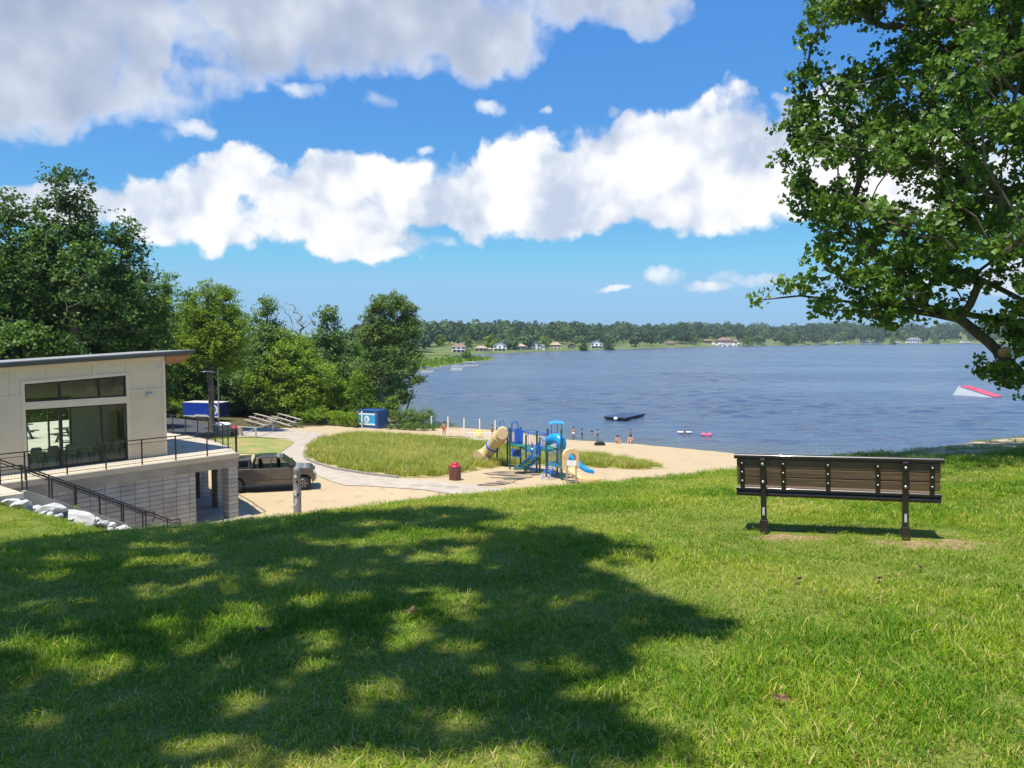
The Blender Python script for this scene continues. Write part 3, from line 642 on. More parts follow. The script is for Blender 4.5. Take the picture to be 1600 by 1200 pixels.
def skeleton(trunk, limbs, clumps, tip=.012, power=.5, maxr=None, sag=.12):
    """join clump centres to trunk and limbs (lists of points), nearest first; returns chains with radii by counted load"""
    P = []; par = []; chains = []
    def addline(pts, start):
        prev = start; ch = [start] if start is not None else []
        for p in pts:
            P.append(np.array(p, float)); par.append(prev if prev is not None else -1); prev = len(P)-1; ch.append(prev)
        chains.append(ch)
    def refine(pts, step):
        out = [Vector(pts[0])]
        for a, b in zip(pts[:-1], pts[1:]):
            a, b = Vector(a), Vector(b); m = max(1, int((b-a).length/step)); out += [a.lerp(b, t/m) for t in range(1, m+1)]
        return out
    addline(refine(trunk, .8), None)
    for l in limbs:
        q = refine(l, .6); d = [np.linalg.norm(np.array(q[0])-p) for p in P]; addline(q[1:], int(np.argmin(d)))
    root = np.array(trunk[0], float)
    order = np.argsort(np.linalg.norm(clumps-np.array(trunk[min(len(trunk)-1, len(trunk)//2)]), axis=1))
    A = np.array(P); 
    for ci in order:
        c = clumps[ci]; D = np.linalg.norm(A-c, axis=1)
        # prefer joints that lie lower than and inside of the clump
        D = D+np.clip(A[:, 2]-c[2]+.1, 0, None)*1.2
        s = int(np.argmin(D)); a = A[s]; L = np.linalg.norm(c-a)
        m = 3 if L > 1.2 else 2 if L > .5 else 1
        pts = []
        for t in range(1, m+1):
            f = t/m; q = a+(c-a)*f
            if t < m: q = q+rng.normal(0, .05*L, 3)+np.array([0, 0, -sag*L*math.sin(math.pi*f)])
            pts.append(q)
        addline(pts, s); A = np.vstack([A, np.array(pts)])
    n = len(P); load = np.zeros(n)
    for ch in chains: load[ch[-1]] += 1
    for k in range(n-1, -1, -1):
        if par[k] >= 0: load[par[k]] += load[k]
    rad_ = tip*np.power(np.maximum(load, 1), power)
    return np.array(P), chains, rad_
def wood_mesh(P, chains, rad_, base_flare=1.35, maxr=None, sides=6):
    mb = MB()
    if maxr: rad_ = rad_*maxr/rad_.max()
    for ci, ch in enumerate(chains):
        if len(ch) < 2: continue
        rr = [float(rad_[k]) for k in ch]
        if ci > 0: rr[0] = min(rr[0], rr[1]*1.15)
        else: rr[0] *= base_flare
        mb.tube([P[k] for k in ch], rr, sides+3 if ci == 0 else sides if rr[0] > .06 else 4, cap=False)
    return mb
def lobe_clumps(lobes, n, rg, shell=.55, zmin=-99):
    vol = np.array([(l[3]*l[4]*l[5])**(2/3) for l in lobes]); cnt = np.maximum(3, (n*vol/vol.sum()).astype(int)); out = []; tc_ = []
    for l, c in zip(lobes, cnt):
        d = rg.normal(0, 1, (c, 3)); d /= np.linalg.norm(d, axis=1)[:, None]
        r = rg.uniform(shell**3, 1, c)**(1/3)*rg.choice([1, 1, 1, .92, 1.08], c)
        q = np.array(l[:3])+d*r[:, None]*np.array(l[3:6]); out.append(q); tc_.append(np.full(c, rg.uniform(0, 1)))
    q = np.vstack(out); t = np.concatenate(tc_); k = q[:, 2] > zmin; return q[k], t[k]
def make_tree(name, label, cat, base, h, lobes, nclump, k, size, leaf, trunk=None, limbs=(), seed=0, sig=.5, bark='bark', maxr=.25, group=None, zmin=1.0, up=.55, scale=1.0, rz=0, shell=.55, gap=None):
    rg = np.random.default_rng(seed)
    C, tc_ = lobe_clumps(lobes, nclump, rg, shell, zmin)
    if gap is not None:
        kp_ = ~((np.abs(C[:, 0]-gap[0]) < gap[1]) & (C[:, 1] < 1.6) & (C[:, 2] > gap[2]*h) & (C[:, 2] < gap[3]*h)); C, tc_ = C[kp_], tc_[kp_]
    t = thing(name, label, cat, base, rz, group)
    if trunk is None: trunk = [(0, 0, -.3), (.1, 0, h*.3), (-.1, .1, h*.6), (0, 0, h*.88)]
    P, ch, ra = skeleton(trunk, limbs, C)
    wood_mesh(P, ch, ra, maxr=maxr).build('trunk', M[bark], t, smooth=60)
    V, Q, ti = leaf_cloud(C, k, sig, size, up, rg=rg, tint_c=tc_)
    arrays_mesh('crown', V, Q, LEAF[leaf], ti, t)
    t.scale = (scale,)*3
    return t
def ground_pt(px, Y):
    p = at(px, 600, Y); return Vector((p.x, p.y, h1(p.x, p.y)))
def topz(py, Y, px=800): return at(px, py, Y).z
def rand_lobes(h, w, n, rg, z0=.25, lump=.42, wx=1.0):
    """crown of n lobes round the stem; width w, from z0*h to h"""
    out = []
    for i in range(n):
        f = (i+.5)/n; z = h*(z0+(1-z0)*f*.92); env = math.sin(math.pi*min(1, .16+.84*(f**.85)))**.6
        a = i*2.4+rg.uniform(-.4, .4); rr = w*.5*env*rg.uniform(.35, .62)
        s = w*lump*env*rg.uniform(.75, 1.1)*.75+.25
        out.append((rr*math.cos(a)*wx, rr*math.sin(a), z, s*wx, s, s*rg.uniform(.7, .95)))
    out.append((0, 0, h*.93, w*.16, w*.16, h*.07)); return out

# -- the tall old trees behind the building
def tall(px, Y, toppy, w, seed, leaf, label, n=14, ncl=420, k=60, size=.30, z0=.2, bark='bark', name='tall_tree', maxr=.36, group=None, lump=.4, trunk=None, sig=.62, limbs=(), gap=None):
    b = ground_pt(px, Y); h = topz(toppy, Y, px)-b.z; rg = np.random.default_rng(seed)
    return make_tree(name, label, 'tree', b, h, rand_lobes(h, w, n, rg, z0, lump), ncl, k, size, leaf, trunk, limbs, seed, sig*.86, bark, maxr, group, gap=gap)
tall(118, 60, 262, 9.5, 1, 'dark', 'tallest dark green tree behind the building, its pale trunk showing in the crown', 20, 560, 70, .30, .12, 'barkpale', maxr=.46, gap=(-.2, 1.4, .26, .56))
tall(196, 64, 335, 7.6, 2, 'dark', 'dark tree with a sloping right flank, between the tallest tree and the bright gap', 15, 430, 64, .30, .08)
tall(25, 58, 300, 9.0, 3, 'dark', 'broad dark tree over the left end of the building roof', 15, 460, 64, .30, .1)
tall(-90, 60, 280, 10, 4, 'dark', 'dark tree mostly outside the left edge of the photo', 13, 260, 60, .32, .1)
tall(150, 72, 360, 9, 5, 'dark', 'dark tree filling in behind the two tallest ones', 12, 300, 60, .33, .02)
tall(60, 76, 380, 10, 6, 'mid', 'green tree deep in the wood behind the left end of the roof', 12, 300, 60, .33, .0)
tall(262, 96, 428, 6.6, 7, 'light', 'sunlit yellow-green tree just right of the dark tall trees', 13, 300, 60, .31, .06)
tall(300, 92, 452, 7.5, 8, 'mid', 'green tree behind the slender one beside the trailer', 12, 260, 60, .33, .05)
# the slender tree in front of the trailer, with a clear trunk
b = ground_pt(330, 74); hh = topz(437, 74)-b.z
make_tree('slender_tree', 'slender light green tree with a bare trunk standing before the blue trailer', 'tree', b, hh,
          [(-.3, 0, hh*.55, 2.3, 1.8, 1.7), (-1.9, .3, hh*.63, 1.3, 1.2, 1.5), (1.6, -.2, hh*.60, 1.8, 1.5, 1.5), (.5, .2, hh*.73, 2.3, 1.9, 1.6), (-.9, 0, hh*.80, 1.7, 1.4, 1.4), (1.2, .2, hh*.85, 1.6, 1.3, 1.2), (.4, 0, hh*.93, 1.2, 1.1, .9), (2.6, 0, hh*.72, 1.0, .9, 1.0), (1.1, .3, hh*.43, 1.0, .9, 1.0), (2.3, .2, hh*.48, .9, .9, 1.3), (-2.0, 0, hh*.5, .8, .8, .9)],
          430, 62, .20, 'light', [(0, 0, -.3), (-.05, 0, hh*.3), (-.25, 0, hh*.5), (.1, 0, hh*.7), (.3, 0, hh*.9)], [[(-.1, 0, hh*.35), (-1.2, 0, hh*.52), (-2.0, .2, hh*.66)], [(-.2, 0, hh*.4), (1.0, 0, hh*.52), (2.2, 0, hh*.62)]], 9, .40, 'bark', .26, zmin=hh*.30)
tall(268, 90, 600, 3.0, 10, 'dark', 'dark tree with a leaning black trunk behind the left end of the trailer', 6, 70, 55, .28, .35, maxr=.22)
tall(420, 92, 466, 7.2, 11, 'grey', 'blue-green maple behind the bright round tree', 14, 330, 62, .30, .05)
tall(452, 92, 514, 9.2, 12, 'light', 'bright green round-headed tree with a thin grey trunk by the bleachers', 15, 520, 64, .27, .10, maxr=.17, lump=.46, bark='barkpale')
tall(512, 98, 472, 6.4, 13, 'grey', 'grey-green tree with a pointed head behind the bright round tree', 13, 280, 60, .31, .05)
tall(540, 108, 520, 8, 14, 'mid', 'green tree behind the bushes left of the leaning tree', 10, 230, 56, .33, .02)
tall(382, 98, 560, 6, 15, 'mid', 'leafy tree filling the gap left of the bright round tree', 10, 240, 60, .29, .02)
tall(365, 100, 480, 6.6, 16, 'mid', 'green tree in the gap right of the slender tree', 10, 230, 56, .33, .05)
# leaning trees at the water's edge
b = ground_pt(588, 93); hh = topz(456, 93)-b.z
make_tree('leaning_tree', 'tall open tree leaning over the lake behind the blue container', 'tree', b, hh,
          [(1.8, 0, hh*.92, 2.1, 1.7, 1.1), (.4, .2, hh*.82, 1.8, 1.5, 1.2), (3.6, -.2, hh*.86, 1.5, 1.3, 1.2), (3.9, 0, hh*.72, 1.4, 1.3, 1.5), (1.9, .3, hh*.72, 2.0, 1.7, 1.4), (-.9, .2, hh*.68, 1.3, 1.2, 1.3), (.2, .3, hh*.58, 1.5, 1.3, 1.3), (2.8, 0, hh*.56, 1.8, 1.4, 1.2), (4.6, -.2, hh*.50, 1.2, 1.0, .9), (1.2, 0, hh*.45, 1.3, 1.1, 1.0), (3.4, 0, hh*.40, 1.2, 1.0, .8), (4.9, 0, hh*.34, .9, .8, .6), (3.2, .2, hh*.22, .8, .8, .8), (-1.4, .2, hh*.42, 1.4, 1.2, 1.3), (-.5, .3, hh*.3, 1.5, 1.2, 1.2)],
          560, 60, .24, 'grey', [(0, 0, -.3), (.45, 0, hh*.25), (1.1, 0, hh*.5), (1.6, 0, hh*.75), (1.9, 0, hh*.93)], [[(.3, 0, hh*.18), (1.0, .1, hh*.40), (.5, .2, hh*.60), (.4, .2, hh*.82)], [(.7, 0, hh*.33), (2.6, 0, hh*.38), (4.8, -.1, hh*.36)], [(1.2, 0, hh*.52), (3.0, 0, hh*.70), (3.6, 0, hh*.86)]], 21, .40, 'bark', .30)
tall(628, 96, 585, 2.4, 22, 'grey', 'small leaning tree at the waterline right of the blue container', 5, 60, 50, .22, .45, maxr=.10, sig=.35, trunk=[(0, 0, -.3), (.5, 0, 1.6), (1.1, 0, 3.2), (1.5, 0, 4.6)])
# the wood behind: plain individuals in four shapes, copied
WOODG = 'trees deep in the wood behind the park'
WOODL = 'green tree standing deep in the wood behind the front row of trees'
protos = []
for s, (leaf, w) in enumerate((('dark', 9), ('mid', 8.5), ('dark', 7.5), ('mid', 10))):
    rg = np.random.default_rng(60+s); h = 14.5
    protos.append(make_tree('woodland_tree', WOODL, 'tree', (0, 0, 0), h, rand_lobes(h, w, 12, rg, .06, .42), 210, 52, .40, leaf, seed=60+s, sig=.72, maxr=.26, group=WOODG))
SP = [(-60, 92, 1.15), (-140, 80, 1.2), (10, 90, 1.15), (90, 88, 1.12), (170, 92, .98), (225, 88, .90), (245, 100, .82), (300, 108, .78), (345, 112, .80), (390, 112, .80), (440, 112, .76), (480, 116, .74), (525, 122, .68), (565, 120, .70), (600, 128, .60), (-220, 100, 1.3), (120, 105, 1.1), (30, 108, 1.15), (-30, 120, 1.25), (215, 112, .9), (330, 128, .85), (420, 130, .85), (560, 140, .72), (590, 160, .72), (612, 175, .66), (-300, 90, 1.3), (275, 96, .72), (235, 96, .62), (200, 86, .78), (290, 104, .6), (350, 92, .5), (400, 96, .5), (470, 97, .48), (500, 104, .5), (545, 102, .40), (575, 105, .42)]
for i, (px, Y, sc) in enumerate(SP):
    o = protos[i] if i < 4 else copy_tree(protos[i % 4])
    o.location = ground_pt(px, Y); o.scale = (sc*random.uniform(.9, 1.1), sc, sc); o.rotation_euler = (0, 0, random.uniform(0, 6.28))
# shrubs along the wood's edge
def shrub(name, label, px, py, w, h, leaf, seed, ncl=70, k=60, size=.17, Y=None, sig=.28, cat='shrub', group=None):
    b = low_at(px, py) if Y is None else ground_pt(px, Y); rg = np.random.default_rng(seed); n = max(4, int(w*1.5))
    lb = [((i+.5)/n*w-w/2, rg.uniform(-.6, .6), h*rg.uniform(.35, .6), w/n*.9, .9, h*rg.uniform(.32, .5)) for i in range(n)]
    return make_tree(name, label, cat, b, h, lb, ncl, k, size, leaf, [(0, 0, -.2), (.1, 0, h*.3), (0, 0, h*.6)], (), seed, sig, 'bark', .06, group, zmin=.05, shell=.2)
shrub('leafy_bush', 'big feathery yellow-green bush left of the blue container', 538, 661, 6.2, 6.6, 'light', 31, 210, 60, .19, sig=.38)
shrub('leafy_bush', 'low bright ground-hugging bush in front of the feathery one', 505, 664, 5.6, 2.0, 'light', 32, 100, 60, .16)
shrub('leafy_bush', 'tall green bush right of the trailer, behind the bleachers', 398, 648, 5.2, 5.2, 'mid', 33, 150, 60, .19, Y=93, sig=.38)
shrub('leafy_bush', 'bright low bush at the left end of the blue trailer', 264, 653, 3.4, 2.4, 'light', 34, 70, 60, .18)
shrub('leafy_bush', 'dark shadowy bush between the bleachers and the round tree', 436, 656, 5.5, 3.4, 'dark', 35, 100, 60, .2, Y=94)
shrub('leafy_bush', 'pale bush rising above the trailer roof', 320, 650, 6.0, 5.0, 'light', 36, 130, 56, .2, Y=92)
shrub('leafy_bush', 'low bush touching the left side of the blue container', 547, 667, 1.8, 1.9, 'light', 37, 50, 60, .15)
shrub('leafy_bush', 'dark bush behind the blue container under the leaning tree', 590, 664, 5.0, 4.0, 'mid', 38, 130, 56, .2, Y=91)
shrub('leafy_bush', 'dense bush behind the feathery one, up against the wood', 500, 650, 7.0, 5.8, 'dark', 39, 150, 56, .22, Y=95)
shrub('willow_bush', 'round pale willow bush at the waterline, left of its twin', 631, 668, 2.6, 2.3, 'grey', 41, 75, 60, .14)
shrub('willow_bush', 'round pale willow bush leaning over the water, the right one of two', 660, 668.5, 2.6, 2.5, 'grey', 42, 75, 60, .14)
shrub('waterside_weeds', 'dark green weeds along the water below the willow bushes', 640, 672, 5.2, .8, 'dark', 43, 60, 50, .14, cat='weeds')
shrub('waterside_weeds', 'thin strip of weeds reaching into the lake right of the willow bushes', 685, 668.5, 3.2, .5, 'dark', 44, 30, 44, .12, cat='weeds')
# a bare dead tree standing up behind
b = ground_pt(468, 100); dh = topz(472, 100)-b.z; t = thing('dead_tree', 'leafless dead tree with bare grey branches behind the bright round tree', 'tree', b)
rg = np.random.default_rng(5); C = np.stack([rg.normal(0, 1.5, 60), rg.normal(0, .8, 60), dh*rg.uniform(.62, 1.0, 60)], 1)
P, ch, ra = skeleton([(0, 0, -.3), (0, 0, dh*.5), (.2, 0, dh*.75)], [], C, sag=-.1); wood_mesh(P, ch, ra, maxr=.2).build('trunk', M['barkpale'], t, smooth=60)

# -- the oak at the right: limbs laid in space at its own distance, leaf clumps in the crown's volume
OAKP = [(1290, -40), (1262, 10), (1252, 55), (1262, 78), (1300, 48), (1335, 30), (1385, 45), (1350, 95), (1300, 100), (1262, 92), (1240, 130), (1232, 180), (1215, 215), (1212, 262), (1222, 300), (1203, 318), (1206, 338), (1262, 352), (1275, 385), (1242, 408), (1245, 435), (1196, 448), (1162, 474), (1172, 492), (1225, 478), (1262, 470), (1262, 500), (1300, 512), (1335, 498), (1375, 520), (1420, 500), (1470, 492), (1505, 508), (1535, 545), (1522, 575), (1560, 596), (1588, 612), (1615, 600), (1700, 560), (2050, 540), (2150, 200), (2100, -300), (1800, -700), (1500, -500), (1330, -260)]
HOLES = [(1378, 298, 52, 26), (1330, 262, 20, 16), (1545, 470, 38, 26), (1560, 225, 24, 14), (1425, 330, 26, 14), (1590, 400, 26, 12), (1505, 415, 30, 12), (1455, 465, 26, 9), (1310, 385, 16, 12), (1300, 205, 12, 22), (1590, 150, 18, 12), (1350, 400, 18, 8), (1290, 440, 20, 8), (1495, 300, 22, 8), (1450, 330, 26, 14), (1405, 200, 22, 10), (1480, 120, 18, 10), (1350, 175, 18, 10), (1540, 370, 26, 12), (1590, 250, 22, 12), (1440, 420, 24, 10), (1365, 455, 22, 8), (1275, 280, 20, 10), (1525, 455, 22, 12), (1580, 450, 20, 20)]
rg = np.random.default_rng(77); OP = np.array(OAKP, float); N = 9000
cand = np.stack([rg.uniform(1150, 2160, N), rg.uniform(-700, 620, N)], 1); sd = sdist(cand, OP)
ok = (sd > 3) & (rg.uniform(size=N) < np.clip(.26+sd/100, 0, .9))
for (cx, cy, rx, ry) in HOLES: ok &= ((cand[:, 0]-cx)/rx)**2+((cand[:, 1]-cy)/ry)**2 > 1
limbpx = [(1600, 588, 27), (1560, 546, 24), (1520, 512, 17), (1480, 494, 12), (1575, 500, 16), (1620, 608, 28), (1540, 300, 12), (1570, 320, 12), (1500, 275, 10), (1590, 335, 12)]
for (cx, cy, rr_) in limbpx: ok &= (cand[:, 0]-cx)**2+(cand[:, 1]-cy)**2 > rr_*rr_
xt = np.stack([rg.uniform(1522, 1596, 36), rg.uniform(552, 606, 36)], 1); xt = xt[(xt[:, 1] > 558+(xt[:, 0]-1525)*.62) & (sdist(xt, OP) > 2)]; cand = np.vstack([cand, xt]); sd = np.concatenate([sd, np.full(len(xt), 20.)]); ok = np.concatenate([ok, np.ones(len(xt), bool)])
inn = (cand[:, 0] < 1680) & (cand[:, 1] > -80); ok &= inn | (rg.uniform(size=len(cand)) < .35)
cand = cand[ok]; sd = sd[ok]
depth = 18.5+rg.normal(0, 1, len(cand))*np.clip(sd/60, .35, 2.3)
C = np.array([at(px, py, Y) for (px, py), Y in zip(cand, depth)])
okz = C[:, 2]-H(C[:, 0], C[:, 1]) > .9; C = C[okz]
ob = Vector((15.6, 18.6, 0)); ob.z = h1(ob.x, ob.y)
oak = thing('oak_tree', 'large oak on the bank at the right, its branches hanging over the bench and lake', 'tree', ob)
def oa(px, py, Y=18.5): p = at(px, py, Y)-ob; return (p.x, p.y, p.z)
trunk = [(.1, 0, -.5), (0, 0, 1.2), (-.3, 0, 3.0), (-.2, 0, 6), (.2, 0, 9.5), (0, 0, 13)]
limbs = [[(-.1, 0, 1.6), oa(1660, 640), oa(1600, 590), oa(1545, 535), oa(1500, 498), oa(1420, 485), oa(1330, 472), oa(1250, 462), oa(1195, 468)],
         [(-.1, 0, 1.9), oa(1650, 560, 19), oa(1570, 500, 19.2), oa(1490, 488, 19.3), oa(1400, 470, 19.3), oa(1320, 440, 19.2)],
         [(-.2, 0, 2.6), oa(1690, 500, 18), oa(1620, 400, 17.6), oa(1590, 340, 17.5), oa(1540, 300, 17.3), oa(1470, 262, 17.2), oa(1400, 238, 17.2), oa(1320, 230, 17.2), oa(1250, 215, 17.4)],
         [(-.2, 0, 4), oa(1680, 420, 20), oa(1600, 470, 20), oa(1520, 430, 20), oa(1440, 400, 20), oa(1340, 360, 20), oa(1250, 330, 19.8)],
         [(-.2, 0, 5), oa(1690, 250, 18), oa(1600, 140, 18), oa(1500, 122, 17.8), oa(1420, 110, 17.6), oa(1320, 140, 17.5)],
         [(-.1, 0, 7), oa(1700, 60, 19), oa(1560, 0, 19), oa(1440, -20, 19), oa(1330, 10, 19)],
         [oa(1590, 340, 17.5), oa(1500, 215, 16.8), oa(1440, 170, 16.6), oa(1380, 90, 16.6)],
         [oa(1545, 535), oa(1560, 570, 18.2), oa(1575, 600, 18)]]
P, ch, ra = skeleton(trunk, limbs, C-np.array(ob), sag=.06)
wood_mesh(P, ch, ra, maxr=.46, sides=8).build('trunk', M['bark'], oak, smooth=60)
mb = MB(); a_ = Vector(oa(1569, 551, 18.18)); mb.tube([a_+Vector((.05, .1, 0)), a_+Vector((-.02, -.12, .03))], [.13, .115], 12)
M['cutwood'] = mat('sawn_wood', (.42, .22, .10), (.55, .32, .16), 6, .9); mb.build('branch_stub', M['cutwood'], oak, smooth=40)
Cl = C-np.array(ob); V, Q, ti = leaf_cloud(Cl, 44, .19, .135, .5, .75, rg, np.clip(rg.normal(.5, .3, len(Cl)), 0, 1), 1.35)
arrays_mesh('crown', V, Q, LEAF['oak'], ti, oak)

# -- the tree behind the camera whose shade lies on the lawn
SHP = [(-500, 880), (-200, 860), (60, 845), (190, 829), (420, 810), (560, 803), (690, 794), (760, 798), (792, 812), (740, 826), (800, 828), (860, 822), (945, 842), (1015, 868), (960, 882), (895, 888), (1000, 905), (1005, 925), (1075, 952), (1142, 987), (1080, 996), (1000, 1002), (955, 1010), (1003, 1040), (930, 1062), (915, 1100), (965, 1130), (1040, 1185), (1090, 1230), (1100, 1330), (-700, 1330)]
SHH = [(90, 958, 40, 9), (300, 918, 80, 8), (200, 878, 130, 7), (430, 905, 40, 8), (150, 1045, 130, 26), (30, 1010, 60, 22), (365, 962, 42, 14), (290, 985, 70, 9), (600, 965, 40, 14), (705, 950, 62, 34), (655, 1000, 90, 14), (505, 1022, 55, 22), (440, 1080, 70, 18), (620, 1095, 120, 20), (520, 1130, 60, 14), (740, 1140, 50, 20), (830, 1150, 45, 14), (330, 1165, 55, 30), (560, 850, 110, 8), (660, 838, 90, 8), (700, 870, 70, 6), (250, 855, 80, 5), (830, 905, 22, 7), (840, 945, 25, 10), (460, 1180, 130, 22), (700, 1180, 120, 22), (900, 1020, 30, 8), (60, 1150, 60, 20), (470, 880, 60, 5), (860, 1090, 30, 10), (90, 905, 60, 6), (590, 820, 60, 4)]
rg = np.random.default_rng(11); gxy = []
poly = []; 
for (px, py) in SHP:
    if py > 1200 or px < -100:
        p = gp(px, py, 9.0)
    else:
        p = gh(px, py)
        if p.y > np.interp(p.x, CX, CY)+.2: p = at(px, py, 12.9)
    poly.append((p.x, p.y))
poly = np.array(poly); lo, hi = poly.min(0), poly.max(0)
N = 4300; cand = np.stack([rg.uniform(max(lo[0], -16), hi[0], N), rg.uniform(.5, hi[1], N)], 1); sd = sdist(cand, poly)
zz = H(cand[:, 0], cand[:, 1]); dx = cand[:, 0]; yv = cand[:, 1]*cp-(zz-CAMZ)*sp; ppx = 800+F*dx/yv; ppy = 600-F*((cand[:, 1]*sp+(zz-CAMZ)*cp)/yv)
ok = sd > .06
for (cx, cy, rx, ry) in SHH: ok &= ((ppx-cx)/rx)**2+((ppy-cy)/ry)**2 > 1
cand, zz = cand[ok], zz[ok]
hgt = rg.uniform(9.5, 15.5, len(cand)); C = np.stack([cand[:, 0]+SUNH.x*COT*hgt, cand[:, 1]+SUNH.y*COT*hgt, zz+hgt], 1)
sb = Vector((-7.5, -3.5, h1(-7.5, -3.5)))
shade = thing('shade_tree', 'big leafy tree behind the camera whose dappled shade covers the lawn', 'tree', sb)
P, ch, ra = skeleton([(0, 0, -.4), (.1, 0, 2.5), (0, .2, 5), (.2, .3, 8), (.3, .6, 12)], [[(.1, 0, 4), (2, 2, 7.5), (4, 4.5, 9.5)], [(0, .2, 5), (-2, 3, 8), (-3, 6, 10)], [(.1, .2, 6), (1, 3, 8.5), (2, 7, 10)]], C-np.array(sb), sag=.05)
wood_mesh(P, ch, ra, maxr=.42).build('trunk', M['bark'], shade, smooth=60)
V, Q, ti = leaf_cloud(C-np.array(sb), 26, .13, .15, .9, .6, rg, None, 1.35)
arrays_mesh('crown', V, Q, LEAF['oak'], ti, shade)

# -- the wood on the far shore: one mass, with the few trees that stand out as things of their own
rg = np.random.default_rng(99); N = 9000
fx = rg.uniform(-400, 1900, N); fy = rg.uniform(415, 1900, N)
pxs = 800+F*fx/fy; sf_ = sdist(np.stack([fx, fy], 1), FAR)
minset = np.interp(pxs, [600, 690, 890, 915, 940, 960, 1040, 1060, 1120, 1150, 1180, 1330, 1400, 1500, 1700], [5, 17, 17, 17, 28, 4, 14, 30, 32, 22, 3, 4, 18, 26, 18])
ok = (sf_ > minset) & (sf_ < 330) & (pxs > 560) & (pxs < 1760)
fx, fy, sf_ = fx[ok], fy[ok], sf_[ok]; fz = H(fx, fy)
wd = rg.uniform(8, 17, len(fx)); ht = rg.uniform(8, 17, len(fx))*np.where(rg.uniform(size=len(fx)) < .06, 1.25, 1)
k = 150; n = len(fx)
d = rg.normal(0, 1, (n, k, 3)); d[:, :, 2] = np.abs(d[:, :, 2])*1.1-.5; d /= np.linalg.norm(d, axis=2)[:, :, None]
rr = rg.uniform(.82, 1.06, (n, k, 1))
P = np.stack([fx, fy, fz+ht*.52], 1)[:, None, :]+d*rr*np.stack([wd*.5, wd*.5, ht*.50], 1)[:, None, :]
P = P.reshape(-1, 3); nr = (d.reshape(-1, 3)+rg.normal(0, .45, (n*k, 3))); nr[:, 2] += .25; nr /= np.linalg.norm(nr, axis=1)[:, None]
t_ = rg.normal(0, 1, nr.shape); t_ -= (t_*nr).sum(1)[:, None]*nr; t_ /= np.linalg.norm(t_, axis=1)[:, None]; b_ = np.cross(nr, t_)
s_ = rg.uniform(.7, 1.5, (n*k, 1))*1.25
V = np.stack([P-t_*s_, P-b_*s_*.8, P+t_*s_, P+b_*s_*.8], 1).reshape(-1, 3); Q = np.arange(n*k*4).reshape(-1, 4)
ti = np.repeat(np.repeat(rg.normal(.42, .36, n), k)+rg.uniform(-.12, .12, n*k), 4)
tag(arrays_mesh('far_shore_woods', V, Q, LEAF['far'], ti), kind='stuff')
fp = MB().box((0, 0, 0), (1, 1, 1))
FS = [(652, 575, 'light', 9, 'pale yellow-green tree on the far shore at its left end'), (688, 540, 'light', 8, 'light green tree left of the first white lakeside house'), (728, 520, 'grey', 9, 'soft green tree behind the first white lakeside house'), (767, 540, 'light', 10, 'bright lime tree between the two left lakeside houses'), (796, 560, 'mid', 9, 'green tree right of the grey-roofed lakeside house'), (850, 600, 'light', 10, 'light tree behind the gabled white house'), (912, 610, 'dark', 9, 'dark conical tree beside the brown cottage'), (952, 640, 'dark', 11, 'dark tree right of the white hillside house'), (1085, 860, 'mid', 12, 'round tree left of the big lakeside house'), (1170, 900, 'mid', 14, 'round tree right of the big lakeside house'), (1395, 1100, 'grey', 13, 'pale tree on the far right shore, left of the white roof'), (1462, 1150, 'grey', 14, 'pale tree on the far right shore, right of the white roof'), (1230, 980, 'mid', 14, 'round green tree on the far bank under the oak branch')]
for i, (px, Y, leaf, h, lab) in enumerate(FS):
    p = at(px, 540, Y); b = Vector((p.x, p.y, h1(p.x, p.y))); rg2 = np.random.default_rng(300+i)
    make_tree('lakeside_tree', lab, 'tree', b, h, rand_lobes(h, h*.95, 7, rg2, .1, .45), 40, 40, 1.0, leaf, seed=300+i, sig=1.0, maxr=.3, group='single trees on the far shore')
p = at(729, 560, 345); make_tree('marsh_tree', 'small tree alone on the marshy point', 'tree', (p.x, p.y, max(.3, h1(p.x, p.y))), 5.2, [(0, 0, 3.4, 1.9, 1.5, 1.5), (-.6, 0, 2.2, 1.5, 1.2, 1.1), (.8, 0, 2.0, 1.2, 1.2, 1.0)], 40, 50, .4, 'mid', seed=400, maxr=.12)
# reeds on the point
rg = np.random.default_rng(15); N = 4000; q = np.stack([rg.uniform(-60, 5, N), rg.uniform(235, 400, N)], 1); sd = sdist(q, LAND); q = q[(sd > .3) & (sd < 14)]
n = len(q); hh = rg.uniform(.5, 1.4, n); a = rg.uniform(0, 6.28, n); b0 = np.stack([q[:, 0], q[:, 1], H(q[:, 0], q[:, 1])], 1); w = np.stack([np.cos(a), np.sin(a), 0*a], 1)*rg.uniform(.3, .9, n)[:, None]; up = np.stack([rg.normal(0, .15, n), rg.normal(0, .15, n), hh], 1)
V = np.stack([b0-w, b0+w, b0+w*.5+up, b0-w*.5+up], 1).reshape(-1, 3)
tag(arrays_mesh('marsh_reeds', V, np.arange(4*n).reshape(-1, 4), LEAF['light'], np.repeat(rg.uniform(.1, .9, n), 4)), kind='stuff')
# ------------------------------------------------------------------ the park building on its deck
M['siding'] = mat('cream_siding', (.68, .555, .37), (.74, .61, .42), .9, .75, bump=.05, bscale=40)
M['trimc'] = mat('cream_trim', (.74, .61, .43), (.78, .65, .47), 2, .7)
M['fascia'] = mat('grey_fascia', (.085, .080, .076), (.10, .095, .09), 1, .45)
M['roof'] = mat('grey_roofing', (.25, .245, .24), (.30, .295, .29), .8, .7)
M['cedar'] = mat('cedar_soffit', (.36, .15, .05), (.48, .22, .085), 3, .6, stretch=(.2, 3, 3))
M['black'] = mat('black_metal', (.010, .010, .011), (.016, .016, .017), 5, .4)
M['glass'] = glassmat('window_glass', (.93, .98, .955))
M['inside'] = mat('grey_interior', (.68, .66, .6), (.74, .72, .66), 1, .8)
M['floorin'] = mat('polished_floor', (.42, .41, .37), (.46, .45, .41), 1, .35)
